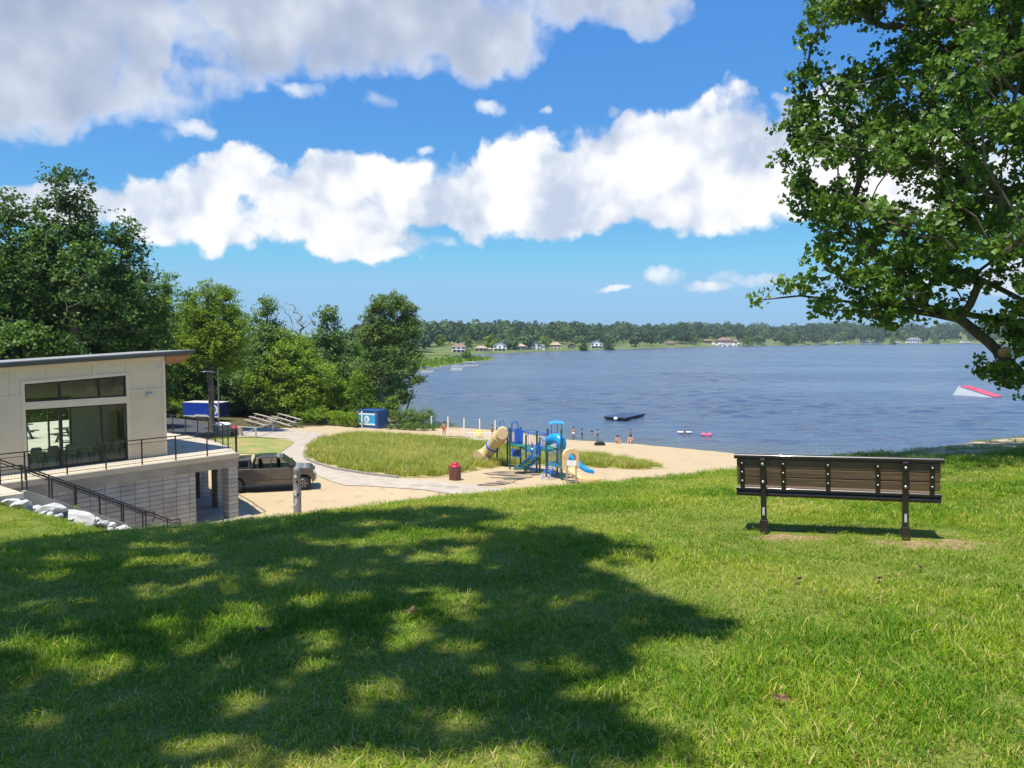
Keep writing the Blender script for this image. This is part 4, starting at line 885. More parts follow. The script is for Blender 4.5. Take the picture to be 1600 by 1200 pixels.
M['deckc'] = mat('deck_concrete', (.47, .40, .30), (.56, .49, .37), .7, .85, bump=.12, bscale=40, detail=8)
M['beam'] = mat('weathered_concrete', (.30, .265, .21), (.42, .375, .30), .9, .9, bump=.25, bscale=30, detail=9)
M['chair'] = mat('dark_green_plastic', (.04, .085, .065), (.05, .10, .08), 5, .4)
M['white'] = mat('white_paint', (.74, .74, .73), (.80, .80, .79), 3, .5)
M['stone'] = mat('pale_rock', (.42, .41, .40), (.66, .64, .61), 2.2, .9, bump=.8, bscale=9, detail=8)
def blockmat():
    m = bpy.data.materials.new('stacked_block'); m.use_nodes = True; nt = m.node_tree; L = nt.links.new; b = nt.nodes['Principled BSDF']; b.inputs['Roughness'].default_value = .9
    tc_ = _n(nt, 'ShaderNodeTexCoord'); sp_ = _n(nt, 'ShaderNodeSeparateXYZ'); L(tc_.outputs['Object'], sp_.inputs[0])
    ad = _n(nt, 'ShaderNodeMath', operation='ADD'); L(sp_.outputs[0], ad.inputs[0]); L(sp_.outputs[1], ad.inputs[1])
    cb = _n(nt, 'ShaderNodeCombineXYZ'); L(ad.outputs[0], cb.inputs[0]); L(sp_.outputs[2], cb.inputs[1])
    br_ = _n(nt, 'ShaderNodeTexBrick'); br_.offset = 0; L(cb.outputs[0], br_.inputs['Vector'])
    br_.inputs['Color1'].default_value = (.37, .35, .315, 1); br_.inputs['Color2'].default_value = (.46, .435, .395, 1); br_.inputs['Mortar'].default_value = (.13, .125, .115, 1)
    br_.inputs['Scale'].default_value = 1; br_.inputs['Mortar Size'].default_value = .012; br_.inputs['Brick Width'].default_value = .60; br_.inputs['Row Height'].default_value = .20; br_.inputs['Mortar Smooth'].default_value = .2
    no = _n(nt, 'ShaderNodeTexNoise'); no.inputs['Scale'].default_value = 1.3; no.inputs['Detail'].default_value = 8; L(tc_.outputs['Object'], no.inputs['Vector'])
    rp = _n(nt, 'ShaderNodeMapRange'); rp.inputs[1].default_value = .3; rp.inputs[2].default_value = .7; rp.inputs[3].default_value = .82; rp.inputs[4].default_value = 1.12; L(no.outputs['Fac'], rp.inputs[0])
    mx = _n(nt, 'ShaderNodeMixRGB', blend_type='MULTIPLY'); mx.inputs[0].default_value = 1; L(br_.outputs['Color'], mx.inputs[1]); L(rp.outputs[0], mx.inputs[2]); L(mx.outputs[0], b.inputs['Base Color'])
    bp = _n(nt, 'ShaderNodeBump'); bp.inputs['Strength'].default_value = .7; bp.inputs['Distance'].default_value = .02; bp.invert = True; L(br_.outputs['Fac'], bp.inputs['Height']); L(bp.outputs[0], b.inputs['Normal'])
    return m
M['block'] = blockmat()
DZ = 5.6; WC = Vector((-15.77, 35.1, DZ)); WRZ = math.atan2(.783, .622)
def bw(x, y, z=0): c, s = math.cos(WRZ), math.sin(WRZ); return WC+Vector((x*c-y*s, x*s+y*c, z))
bd = thing('park_building', 'cream sided park building with a dark mono-pitch roof and a tall black framed window', 'building', WC, WRZ)
XL, DEP = -11.5, 4.9
def rz_(x): return 4.52+.049*x           # underside of the fascia
W0, W1 = -5.73, -1.75
mb = MB()
y0, y1 = 0, .2
def top3(x): return 3.80+.049*x
mb.prism([(XL, .0), (W0, .0), (W0, rz_(W0)+.06), (XL, rz_(XL)+.06)], 'y', y0, y1)
mb.prism([(W1, .0), (0, .0), (0, rz_(0)+.06), (W1, rz_(W1)+.06)], 'y', y0, y1)
mb.prism([(W0, 2.5), (W1, 2.5), (W1, 2.8), (W0, 2.8)], 'y', y0, y1)
mb.prism([(W0, top3(W0)), (W1, top3(W1)), (W1, rz_(W1)+.06), (W0, rz_(W0)+.06)], 'y', y0, y1)
# the lake end wall with its glazed doorway, the back wall with its opening, both made larger to light the room
for (a, b, zz0, zz1) in ((.2, 1.9, 0, 4.43), (4.5, DEP, 0, 4.29), (1.9, 4.5, 2.5, 4.29)): mb.box((-.1, (a+b)/2, (zz0+zz1)/2), (.2, b-a, zz1-zz0))
for (a, b, zz0, zz1) in ((XL, -9.0, 0, 3.72), (-2.15, -.2, 0, 4.2), (-9.0, -2.15, 2.6, 3.85)): mb.box(((a+b)/2, DEP-.1, (zz0+zz1)/2), (b-a, .2, zz1-zz0))
mb.box((XL+.1, DEP/2, 1.9), (.2, DEP-.4, 3.8))
wall = mb.build('wall', M['siding'], bd)
# clapboards: lap courses as thin tilted boards under the belt line, batten panels above
for (a, b) in ((XL, W0-.13), (W1+.13, -.12)):
    lap = MB(); z = .06
    while z < 2.98:
        lap.add([(a, -.018, z), (b, -.018, z), (b, -.006, z+.178), (a, -.006, z+.178), (a, 0, z), (b, 0, z)], [(0, 1, 2, 3), (4, 5, 1, 0)])
        z += .18
    lap.build('lap_siding', M['siding'], bd)
tr = MB()
for a in (-10.2, -8.9, -7.5, -6.2, -4.9, -3.1, -1.72):
    zb = 3.05 if (a < W0-.2 or a > W1) else top3(a)+.14
    tr.box((a, -.013, (zb+rz_(a))/2), (.05, .026, rz_(a)-zb))
for (a, b) in ((XL, W0-.13), (W1+.13, -.12)): tr.box(((a+b)/2, -.012, 3.03), (b-a, .024, .05))
tr.prism([(XL, rz_(XL)-.14), (0, rz_(0)-.14), (0, rz_(0)), (XL, rz_(XL))], 'y', -.022, 0)
tr.box((-.06, -.016, 2.18), (.12, .032, 4.36)); tr.box((.012, .06, 2.2), (.024, .12, 4.4))
tr.box((W0-.065, -.015, 1.9), (.13, .03, 3.8-.28)); tr.box((W1+.065, -.015, 1.9), (.13, .03, 3.8)); tr.box(((W0+W1)/2, -.012, 2.65), (W1-W0, .024, .29))
tr.prism([(W0-.13, top3(W0-.13)), (W1+.13, top3(W1+.13)), (W1+.13, top3(W1+.13)+.12), (W0-.13, top3(W0-.13)+.12)], 'y', -.026, 0)
tr.build('trim', M['trimc'], bd)
# roof
SHR = Matrix(((1, 0, 0, 0), (0, 1, 0, 0), (0, -.028, 1, 0), (0, 0, 0, 1)))
mb = MB(); X0, X1, YB = XL-.3, 1.32, DEP+.25
def sl_(x, dz): return rz_(x)+dz
mb.prism([(X0, sl_(X0, .17)), (X1, sl_(X1, .17)), (X1, sl_(X1, .215)), (X0, sl_(X0, .215))], 'y', -.30, YB, SHR)
rf = mb.build('roof', M['roof'], bd)
mb = MB()
mb.prism([(X0, sl_(X0, 0)), (X1-.02, sl_(X1, 0)), (X1-.02, sl_(X1, .168)), (X0, sl_(X0, .168))], 'y', -.26, YB-.04, SHR)
mb.prism([(X0, sl_(X0, .10)), (X1, sl_(X1, .10)), (X1, sl_(X1, .165)), (X0, sl_(X0, .165))], 'y', -.295, -.262, SHR)
mb.build('fascia', M['fascia'], rf)
mb = MB(); mb.prism([(.03, 4.14), (.88, 4.22), (1.2, 4.48), (1.22, 4.56), (.03, 4.51)], 'y', -.06, YB-.3, SHR); mb.build('soffit', M['cedar'], rf)
# windows: fixed transom with a raked head over a sliding glass door
def win(name, z0, zt0, zt1, mull):
    fr = MB(); t = .055
    fr.box((W0+t/2, .09, (z0+zt0)/2), (t, .12, zt0-z0)); fr.box((W1-t/2, .09, (z0+zt1)/2), (t, .12, zt1-z0)); fr.box(((W0+W1)/2, .09, z0+t/2), (W1-W0-2*t, .118, t))
    fr.prism([(W0+t, zt0-t), (W1-t, zt1-t), (W1-t, zt1), (W0+t, zt0)], 'y', .031, .149)
    for x, w in mull:
        zt = zt0+(zt1-zt0)*(x-W0)/(W1-W0); fr.box((x, .09, (z0+zt)/2), (w, .116, zt-z0-2*t))
    f = fr.build(name, M['black'], bd)
    g = MB(); g.prism([(W0+t, z0+t), (W1-t, z0+t), (W1-t, zt1-t), (W0+t, zt0-t)], 'y', .10, .106); g.build('pane', M['glass'], f)
    return f
win('transom_window', 2.8, top3(W0), top3(W1), ((-4.42, .07), (-2.85, .07)))
win('glass_door', .03, 2.5, 2.5, ((-4.42, .11), (-2.82, .11)))
for (nm, M4) in (('end_door', Matrix.Translation((-.1, 1.9, 0)) @ Matrix.Rotation(R(90), 4, 'Z')), ('back_door', Matrix.Translation((-9.0, DEP-.1, 0)))):
    w = 2.6 if nm == 'end_door' else 6.85; fr = MB(); hgt = 2.5 if nm == 'end_door' else 2.6
    for x in (.03, w*.33, w*.62, w*.86, w-.03): fr.box((x, 0, hgt/2), (.06, .1, hgt), M4)
    for z in (.03, hgt-.03): fr.box((w/2, 0, z), (w-.13, .098, .06), M4)
    f = fr.build(nm, M['black'], bd); g = MB().box((w/2, .01, hgt/2), (w-.1, .006, hgt-.1), M4); g.build('pane', M['glass'], f)
mb = MB(); mb.box(((XL-.2)/2, DEP/2, .012), (-XL-.45, DEP-.45, .02)); mb.build('floor', M['floorin'], bd)
mb = MB(); mb.prism([(XL+.2, 3.64), (-.2, 4.16), (-.2, 4.20), (XL+.2, 3.68)], 'y', .22, DEP-.22); mb.box((-6.6, DEP/2, 1.85), (.12, DEP-.45, 3.6)); mb.build('ceiling', M['inside'], bd)
mb = MB(); mb.box((-.26, -.06, 3.98), (.09, .12, .09)); mb.lathe([(.012, 0), (.055, .01), (.06, .05), (.035, .085)], 12, (0, 0, 0), Matrix.Translation((-.26, -.11, 3.95)) @ Matrix.Rotation(R(70), 4, 'X')); cmo = mb.build('security_camera', M['white'], bd, smooth=40)
M['greyp'] = mat('light_grey_plastic', (.42, .43, .44), (.48, .49, .5), 5, .5)
mb = MB(); mb.prism([(-.02, 2.72), (-.12, 2.74), (-.15, 2.86), (-.02, 2.9)], 'x', -.88, -.64); mb.build('wall_lamp', M['greyp'], bd)

# deck: slab, block wall below, piers
dk = thing('raised_deck', 'raised concrete deck round the cream building, on a stacked block wall and piers', 'deck', WC, WRZ)
mb = MB(); EDGE = [(2.5, -1.9), (3.42, .7), (4.1, 3.3), (4.25, 5.9), (4.2, 9.5)]
mb.prism([(-9.5, -1.9)]+EDGE+[(-9.5, 9.5)], 'z', -.24, 0); sl_o = mb.build('slab', M['deckc'], dk, bevel=.015)
mb = MB(); mb.prism([(-9.5, -1.86), (2.46, -1.86), (2.46, -1.4), (-9.5, -1.4)], 'z', -.64, -.242); mb.prism([(2.46, -1.4), (3.37, .7), (4.05, 3.3), (4.2, 5.9), (4.15, 9.4), (3.7, 9.4), (3.7, 5.9), (3.6, 3.3), (2.9, .7), (1.98, -1.398)], 'z', -.638, -.243); mb.build('edge_beam', M['beam'], dk, bevel=.01)
mb = MB(); mb.box((-4.6, -1.68, -2.0), (9.86, .3, 2.72)).box((-4.4, 9.2, -2.0), (9.8, .3, 2.72)); bw_o = mb.build('block_wall', M['block'], dk)
for (x, y, w) in ((2.20, -1.58, .5), (3.08, .85, .55), (3.78, 3.75, .5)):
    mb = MB().box((x, y, -1.94), (w, w, 2.59)); mb.build('pier', M['block'], dk, bevel=.012)
mb = MB(); mb.prism([(.33, -2.3), (2.9, -2.3), (4.2, 3.3), (4.4, 9.5), (.33, 9.5)], 'z', -3.3, -3.03); mb.build('undercroft_floor', M['concrete'], dk)
# terrace behind the building, seen through the glass
tc2 = thing('patio', 'sunlit pale concrete patio seen through the glass of the building', 'patio', WC, WRZ)
mb = MB().box((-3, 14.6, -.16), (16, 10, .3)); mb.build('slab', M['deckc'], tc2); mb = MB().box((-3, 14.6, -1.8), (15.6, 9.6, 2.9)); mb.build('retaining_wall', M['block'], tc2)
M['picnic'] = mat('dark_recycled_plank', (.05, .048, .045), (.075, .07, .065), 4, .7)
pt = thing('picnic_table', 'dark picnic table on the sunny patio, seen whole through the left glass pane', 'picnic table', bw(-2.3, 11.6, -.01), WRZ+R(15), 'picnic tables on the patio')
MB().box((0, 0, .74), (1.8, .72, .05)).build('tabletop', M['picnic'], pt, bevel=.01)
for s in (-1, 1): MB().box((0, s*.68, .44), (1.8, .26, .05)).build('seat', M['picnic'], pt, bevel=.01)
for s in (-.6, .6): MB().bar((s, -.62, .02), (s, -.2, .71), .09).bar((s, .62, .02), (s, .2, .71), .09).bar((s, -.75, .39), (s, .75, .39), .08).build('leg', M['picnic'], pt)
for k, (x, y, lb) in enumerate(((-.6, 8.2, 'dark picnic table on the patio, cut off by the middle glass mullion'), (-3.3, 13.6, 'dark picnic table farthest back on the patio, above the other in the left pane'))):
    o = copy_tree(pt); o.location = bw(x, y, -.01); o['label'] = lb
# the stackable chairs just inside the glass
ch = thing('plastic_chair', '', 'chair', (0, 0, 0), WRZ, 'green chairs standing inside the glass door')
mb = MB(); mb.box((0, 0, .44), (.46, .44, .03)); mb.build('seat', M['chair'], ch, bevel=.012)
mb = MB(); q = Matrix.Translation((0, -.21, .46)) @ Matrix.Rotation(R(8), 4, 'X'); mb.prism([(-.23, 0), (.23, 0), (.21, .36), (.15, .43), (-.15, .43), (-.21, .36)], 'y', -.015, .015, q); mb.build('backrest', M['chair'], ch, bevel=.008)
for sx_ in (-1, 1):
    for sy_ in (-1, 1): MB().bar((sx_*.19, sy_*.18, .43), (sx_*.25, sy_*.24, 0), .045).build('leg', M['chair'], ch)
    MB().bar((sx_*.25, -.2, .66), (sx_*.25, .16, .64), .05, .03).bar((sx_*.25, .15, .64), (sx_*.24, .2, .44), .04).build('arm', M['chair'], ch)
ord_ = ['first', 'second', 'third', 'fourth', 'fifth', 'last']
for k in range(6):
    o = ch if k == 0 else copy_tree(ch); o.location = bw(-5.25+.66*k, .62, .022); o.rotation_euler = (0, 0, WRZ+random.uniform(-.12, .12))
    o['label'] = f'{ord_[k]} dark green plastic chair from the left inside the glass door'

# railings
def rail_posts(rt, pts, hgt, mesh=True, step=1.35, top2=True):
    """posts, top rail, lower rails and wire mesh along a polyline in the thing's own space"""
    tr_ = MB(); tr_.tube([(p[0], p[1], p[2]+hgt) for p in pts], .024, 8); tr_.build('top_rail', M['black'], rt, smooth=50)
    lo_ = MB(); lo_.tube([(p[0], p[1], p[2]+.10) for p in pts], .012, 6)
    if top2: lo_.tube([(p[0], p[1], p[2]+hgt-.16) for p in pts], .013, 6)
    lo_.build('lower_rail', M['black'], rt, smooth=50)
    ms = MB()
    for a, b in zip(pts[:-1], pts[1:]):
        a, b = Vector(a), Vector(b); L = (b-a).length; n = max(1, round(L/step))
        for t in range(n+(1 if b == Vector(pts[-1]) else 0)):
            p = a.lerp(b, t/n); MB().box((p.x, p.y, p.z+hgt/2), (.045, .045, hgt)).build('post', M['black'], rt)
        if mesh:
            m_ = int(L/.10)
            for t in range(1, m_):
                p = a.lerp(b, t/m_); ms.bar(p+Vector((0, 0, .11)), p+Vector((0, 0, hgt-.17)), .004)
            for t in range(1, 8):
                h_ = .10+(hgt-.27)*t/8; ms.bar(a+Vector((0, 0, h_)), b+Vector((0, 0, h_)), .004)
    if mesh: ms.build('wire_mesh', M['black'], rt)
rt = thing('deck_railing', 'black railing with wire mesh along the front edge of the raised deck', 'railing', WC, WRZ)
rail_posts(rt, [(-9.4, -1.8, 0), (2.42, -1.8, 0)], 1.07, True, 1.45)
rt = thing('deck_railing', 'black post railing curving back along the lake side of the deck', 'railing', WC, WRZ)
rail_posts(rt, [(2.44, -1.7, 0), (2.9, -.3, 0), (3.34, .9, 0), (3.7, 2.2, 0), (3.98, 3.3, 0), (4.1, 4.6, 0), (4.13, 5.9, 0), (4.1, 7.2, 0), (3.5, 8.6, .0), (2.6, 9.4, 0)], 1.07, False, 1.3)
# the stair down to the lower level
LP = Vector((-16.9, 26.5, DZ)); 
stl = thing('outdoor_stair', 'concrete stair with a sloping side wall going down beside the block wall', 'stair', WC, WRZ)
def lw(P): d = P-WC; c, s = math.cos(WRZ), math.sin(WRZ); return (d.x*c+d.y*s, -d.x*s+d.y*c)
sx0, sy0 = lw(LP)          # near corner of the landing in building space
ny = sy0                    # outer side of the stair
mb = MB(); mb.box((sx0-2.3, (ny-1.92)/2-.02, -.1), (4.6, -1.92-ny-.02+.02, .2)); mb.build('landing', M['deckc'], stl)
mb = MB(); N = 18; run, rise = .31, 3.08/18
for k in range(N): mb.box((sx0+run*(k+.5), (ny+.2-1.93)/2, -rise*(k+1)-.25), (run, -1.93-ny-.2-.006*0, .5))
mb.build('steps', M['concrete'], stl)
mb = MB(); mb.prism([(sx0, .06), (sx0+.12, .06), (sx0+5.3, -2.72), (sx0+5.7, -2.72), (sx0+5.7, -3.3), (sx0+4.2, -3.3), (sx0, -.9)], 'y', ny, ny+.198); mb.build('side_wall', M['beam'], stl, bevel=.01)
def handrail(y, label, x_start, level):
    t = thing('stair_handrail', label, 'handrail', WC, WRZ, 'handrails of the outdoor stair')
    sl0 = -3.08/(18*.31)
    ptsr = [(x_start, y, level+.93)]
    if x_start < sx0: ptsr += [(sx0+.05, y, .93)]
    ptsr += [(sx0+5.4, y, .93+sl0*5.35), (sx0+5.75, y, .93+sl0*5.35)]
    tb = MB().tube(ptsr, .026, 8).tube([(p[0], p[1], p[2]-.11) for p in ptsr], .018, 8)
    e = ptsr[-1]; tb.tube([e, (e[0], y, e[2]-.2), (e[0]-.14, y, e[2]-.42)], .02, 8); tb.build('top_rail', M['black'], t, smooth=50)
    for k in range(7):
        x = sx0+.06+.86*k
        if x > sx0+5.6: break
        zt = .93+sl0*(x-sx0-.05); MB().box((x, y, zt-.46), (.042, .042, .9)).build('post', M['black'], t)
    for x in (sx0-.75, sx0-1.9):
        if x > x_start: MB().box((x, y, .45), (.042, .042, .95)).build('post', M['black'], t)
handrail(ny+.30, 'black double handrail on the side of the stair next to the rocks', sx0-.75-.6, 0)
handrail(-2.12, 'black double handrail on the side of the stair next to the block wall', sx0-2.6, 0)
# rocks beside the stair wall
def rock_mesh(seed):
    rg = np.random.default_rng(seed); bm = bmesh.new(); bmesh.ops.create_icosphere(bm, subdivisions=3, radius=1)
    pl = [(Vector(rg.normal(0, 1, 3)).normalized(), rg.uniform(.55, .85)) for _ in range(11)]
    for v in bm.verts:
        for nrm, dd in pl:
            e = v.co.dot(nrm)-dd
            if e > 0: v.co -= nrm*e*.92
        v.co *= 1+rg.normal(0, .012)
    me = bpy.data.meshes.new('rock'); bm.to_mesh(me); bm.free(); me.materials.append(M['stone']); return me
rms = [rock_mesh(s) for s in range(5)]
rg = np.random.default_rng(3); cnt = 0
RL = ['large pale boulder at the head of the rock edging', 'broad flat boulder in the middle of the rock edging', 'wide pale boulder below the upper end of the stair wall']
RK = [(-.35, -.55, .36, 0), (1.45, -.75, .50, 1), (.55, -.55, .48, 2)]
for k in range(64):
    s = rg.uniform(-.6, 5.2); w = rg.uniform(.10, 1.1)*(1-.08*s); sz = rg.uniform(.11, .28)
    RK.append((s, -w, sz, -1))
for k, (s, w, sz, li) in enumerate(RK):
    p = bw(sx0+s, ny+w); o = bpy.data.objects.new('edging_rock', rms[k % 5]); COL.objects.link(o)
    ex, ey = rg.uniform(.9, 1.5), rg.uniform(.8, 1.1); ez = rg.uniform(.5, .75)
    o.location = (p.x, p.y, h1(p.x, p.y)+sz*ez*.35+.30*max(0, 1+w/1.1 if w < 0 else 1-w/1.1)); o.scale = (sz*ex, sz*ey, sz*ez); o.rotation_euler = (rg.uniform(-.3, .3), rg.uniform(-.3, .3), rg.uniform(0, 6.28))
    tag(o, RL[li] if li >= 0 else 'pale broken rock among the rock edging below the stair wall', 'rock', 'rocks edging the stair wall')
wp = bw(sx0+1.55, ny-.28); make_tree('weed_plant', 'spindly green weed growing among the rocks by the stair wall', 'plant', (wp.x, wp.y, h1(wp.x, wp.y)), .7, [(0, 0, .45, .14, .12, .3), (.3, 0, .35, .12, .12, .22)], 14, 16, .07, 'light', [(0, 0, -.1), (0, 0, .3), (.02, 0, .7)], seed=8, sig=.06, maxr=.01, zmin=.1)
# ------------------------------------------------------------------ bench
M['frame'] = mat('dark_brown_powder_coat', (.020, .014, .012), (.028, .021, .018), 6, .33, coat=.3)
M['slat'] = mat('brown_recycled_plank', (.115, .070, .036), (.16, .10, .055), 5, .75, bump=.3, bscale=30, stretch=(.12, 1, 1))
M['bolt'] = mat('steel_bolt', (.5, .49, .47), (.56, .55, .53), 20, .35, metal=.9)
M['sticker'] = mat('silver_label', (.40, .40, .38), (.55, .55, .52), 60, .5)
ba, bb_ = Vector((BENCH_A.x, BENCH_A.y)), Vector((BENCH_B.x, BENCH_B.y)); bc_ = (ba+bb_)/2; bvec = bb_-ba; BL = bvec.length
bz = h1(bc_.x, bc_.y)+.015
bench = thing('park_bench', 'dark framed park bench with brown planks, seen from behind, facing the lake', 'bench', (bc_.x, bc_.y, bz), math.atan2(bvec.y, bvec.x))
bench.rotation_euler.y = -math.atan2(h1(bb_.x, bb_.y)-h1(ba.x, ba.y), BL)*.7
hx = BL/2; T = .845; rk = math.tan(R(9))
def yb(z): return -rk*(z-.45)          # the back leans towards the camera as it rises
for k in range(3):
    zc_ = T-.055-.097*(k+.5); MB().box((0, yb(zc_)+.012, zc_), (BL-.05, .036, .089), rx=R(9)).build('back_plank', M['slat'], bench, bevel=.004)
MB().tube([(-hx, yb(T-.028), T-.028), (hx, yb(T-.028), T-.028)], .028, 14).build('top_rail', M['frame'], bench, smooth=50)
MB().tube([(-hx+.01, yb(.455), .458), (hx-.01, yb(.455), .458)], .021, 12).build('bottom_rail', M['frame'], bench, smooth=50)
for k in range(4): MB().box((0, .09+.115*k, .423-.006*k), (BL-.06, .105, .036)).build('seat_plank', M['slat'], bench, bevel=.004)
MB().tube([(-hx+.015, .02, .405), (hx-.015, .02, .405)], .030, 12).tube([(-hx+.015, .515, .400), (hx-.015, .515, .400)], .026, 12).build('seat_rail', M['frame'], bench, smooth=50)
for f in (.04, .25, .47, .705, .95):
    x = -hx+BL*f; sm = MB().box((x, yb(.61)-.018, .612), (.045, .014, .315), rx=R(9)).build('back_strap', M['frame'], bench, bevel=.003)
    b_m = MB()
    for k in range(3):
        zc_ = T-.055-.097*(k+.5); b_m.lathe([(.001, 0), (.009, .001), (.011, .004), (.0095, .008), (.005, .0105), (.001, .011)], 10, (0, 0, 0), Matrix.Translation((x, yb(zc_)-.024, zc_)) @ Matrix.Rotation(R(90), 4, 'X'))
    b_m.build('bolts', M['bolt'], sm, smooth=50)
for f in (.147, .83):
    x = -hx+BL*f; lg = MB(); w = .058
    prof = [(yb(T-.03)-.055, T-.05), (yb(T-.03)-.025, T-.04), (yb(.45)-.022, .45), (.06, .37), (.50, .365), (.50, .335), (.08, .32), (.035, .24), (.03, -.05), (-.055, -.05), (-.05, .30), (yb(.45)-.058, .46)]
    lg.prism(prof, 'x', x-w/2, x+w/2); lo_ = lg.build('leg', M['frame'], bench, bevel=.006)
    MB().prism([(-.066, -.03), (.044, -.03), (.037, .13), (-.058, .13)], 'x', x-w/2-.012, x+w/2+.012).build('foot_sleeve', M['frame'], lo_, bevel=.006)
    b_m = MB()
    for zc_ in (T-.105, T-.30): b_m.lathe([(.001, 0), (.014, .001), (.017, .006), (.014, .013), (.007, .017), (.001, .018)], 12, (0, 0, 0), Matrix.Translation((x, yb(zc_)-.052, zc_)) @ Matrix.Rotation(R(90), 4, 'X'))
    b_m.build('bolts', M['bolt'], lo_, smooth=50)
    MB().box((x, -.0535, .225), (.022, .003, .085)).build('maker_label', M['sticker'], lo_)
# fallen leaves on the lawn
M['deadleaf'] = mat('dry_brown_leaf', (.10, .05, .025), (.30, .18, .085), 25, .7)
lf = [('curled dark brown dead leaf lying in the dappled shade', 643, 966, .10), ('small brown dead leaf in deep shade left of the other', 407, 996, .085), ('pale tan fallen leaf on the sunny grass in front of the bench', 1372, 913, .09), ('tiny tan fallen leaf nearest the right bench leg', 1438, 895, .06), ('dark brown dead leaf flat on the sunny lawn', 1220, 1106, .07), ('straw coloured sliver of leaf on the grass', 1247, 914, .08)]
for k, (lab, px, py, s) in enumerate(lf):
    rg = np.random.default_rng(k); p = gh(px, py); mb = MB(); nn = 11
    pts = [(math.cos(t)*s*.5*(1 if i % 2 == 0 else .55)*(1.2 if abs(math.cos(t)) > .7 else .8), math.sin(t)*s*.4*(1 if i % 2 == 0 else .55), .25*s*abs(math.sin(t*1.5+k))) for i, t in enumerate(np.linspace(0, 2*math.pi, 13)[:-1])]
    vs = [(0, 0, .0)]+pts+[(0, 0, -.003)]+[(a, b, c-.003) for a, b, c in pts]; n = 12
    mb.add(vs, [(0, i+1, (i+1) % n+1) for i in range(n)]+[(n+1, n+2+(i+1) % n, n+2+i) for i in range(n)]+[(i+1, n+2+i, n+2+(i+1) % n, (i+1) % n+1) for i in range(n)])
    o = mb.build('fallen_leaf', M['deadleaf'], loc=(p.x, p.y, p.z+.045)); o.rotation_euler = (rg.uniform(-.5, .5), rg.uniform(-.4, .4), rg.uniform(0, 6)); tag(o, lab, 'leaf', 'dead leaves on the lawn')

# ------------------------------------------------------------------ pickup truck
M['paint'] = mat('grey_metallic_paint', (.082, .073, .066), (.09, .08, .072), 400, .3, metal=.5, coat=1.0)
M['darkglass'] = bpy.data.materials.new('tinted_glass'); M['darkglass'].use_nodes = True
bs = M['darkglass'].node_tree.nodes['Principled BSDF']; bs.inputs['Base Color'].default_value = (.006, .007, .008, 1); bs.inputs['Roughness'].default_value = .03; bs.inputs['Specular IOR Level'].default_value = .7
M['carglass'] = glassmat('car_glass', (.45, .48, .47))
M['rubber'] = mat('black_rubber', (.014, .014, .015), (.022, .022, .023), 8, .85)
M['alloy'] = mat('alloy_wheel', (.42, .42, .43), (.5, .5, .51), 5, .3, metal=.8)
M['chrome'] = mat('chrome', (.6, .6, .6), (.65, .65, .65), 5, .15, metal=1)
M['plastic'] = mat('black_plastic', (.018, .018, .019), (.026, .026, .027), 9, .6)
M['lamp'] = mat('clear_lamp', (.55, .56, .56), (.65, .66, .66), 9, .15)
M['lampr'] = mat('red_lamp', (.28, .012, .012), (.34, .02, .02), 9, .2)
pf, pr = low_at(474, 766), low_at(371, 771); hv = (pf-pr); hv.z = 0
hd = math.atan2(hv.y, hv.x); mid = (pf+pr)/2; nrm = Vector((-math.sin(hd), math.cos(hd), 0)); WB = 3.68
tc0 = mid+nrm*.82; tc0.z = h1(tc0.x, tc0.y)+.02
tk = thing('pickup_truck', 'dark grey metallic crew cab pickup truck parked beside the deck', 'pickup truck', tc0, hd)
tk.scale = (.955, 1, 1); HW = .97
XF, XR = WB/2, -WB/2
# body side: slab sides with round wheel arches cut in, extruded across the width
def arch(cx, r=.49, n=14): return [(cx+r*math.cos(t), .40+r*math.sin(t)) for t in np.linspace(math.pi, 0, n)]
side = [(-2.92, .62), (-2.92, 1.30), (-.98, 1.32), (-.96, 1.30), (1.12, 1.30), (1.30, 1.29), (2.28, 1.20), (2.41, 1.10), (2.46, .70), (2.46, .52)]
low_ = [(2.40, .46), (XF+.49, .42)]+[(x, z) for x, z in arch(XF)][::-1][1:-1]+[(XF-.49, .42), (XR+.49, .42)]+[(x, z) for x, z in arch(XR)][::-1][1:-1]+[(XR-.49, .46), (-2.75, .52)]
body = MB()
poly = [(x, z) for x, z in side]+low_
# lofted across: bulging sides
n = len(poly); secs = [(-HW, .985, .03), (-HW+.06, 1, 0), (HW-.06, 1, 0), (HW, .985, .03)]
vs = []
for (yy, k, dz) in secs: vs += [(x*k if abs(x) > 2.35 else x, yy, z-(dz if z > 1.0 else 0)) for x, z in poly]
fs = [tuple(range(n)), tuple(range(3*n, 4*n))[::-1]]
for s_ in range(3): fs += [(s_*n+i, (s_+1)*n+i, (s_+1)*n+(i+1) % n, s_*n+(i+1) % n) for i in range(n)]
body.add(vs, fs); bo = body.build('body', M['paint'], tk, bevel=.018)
MB().prism([(-2.5, .36), (2.25, .36), (2.25, .78), (-2.5, .78)], 'y', -.80, .80).build('chassis', M['plastic'], bo)
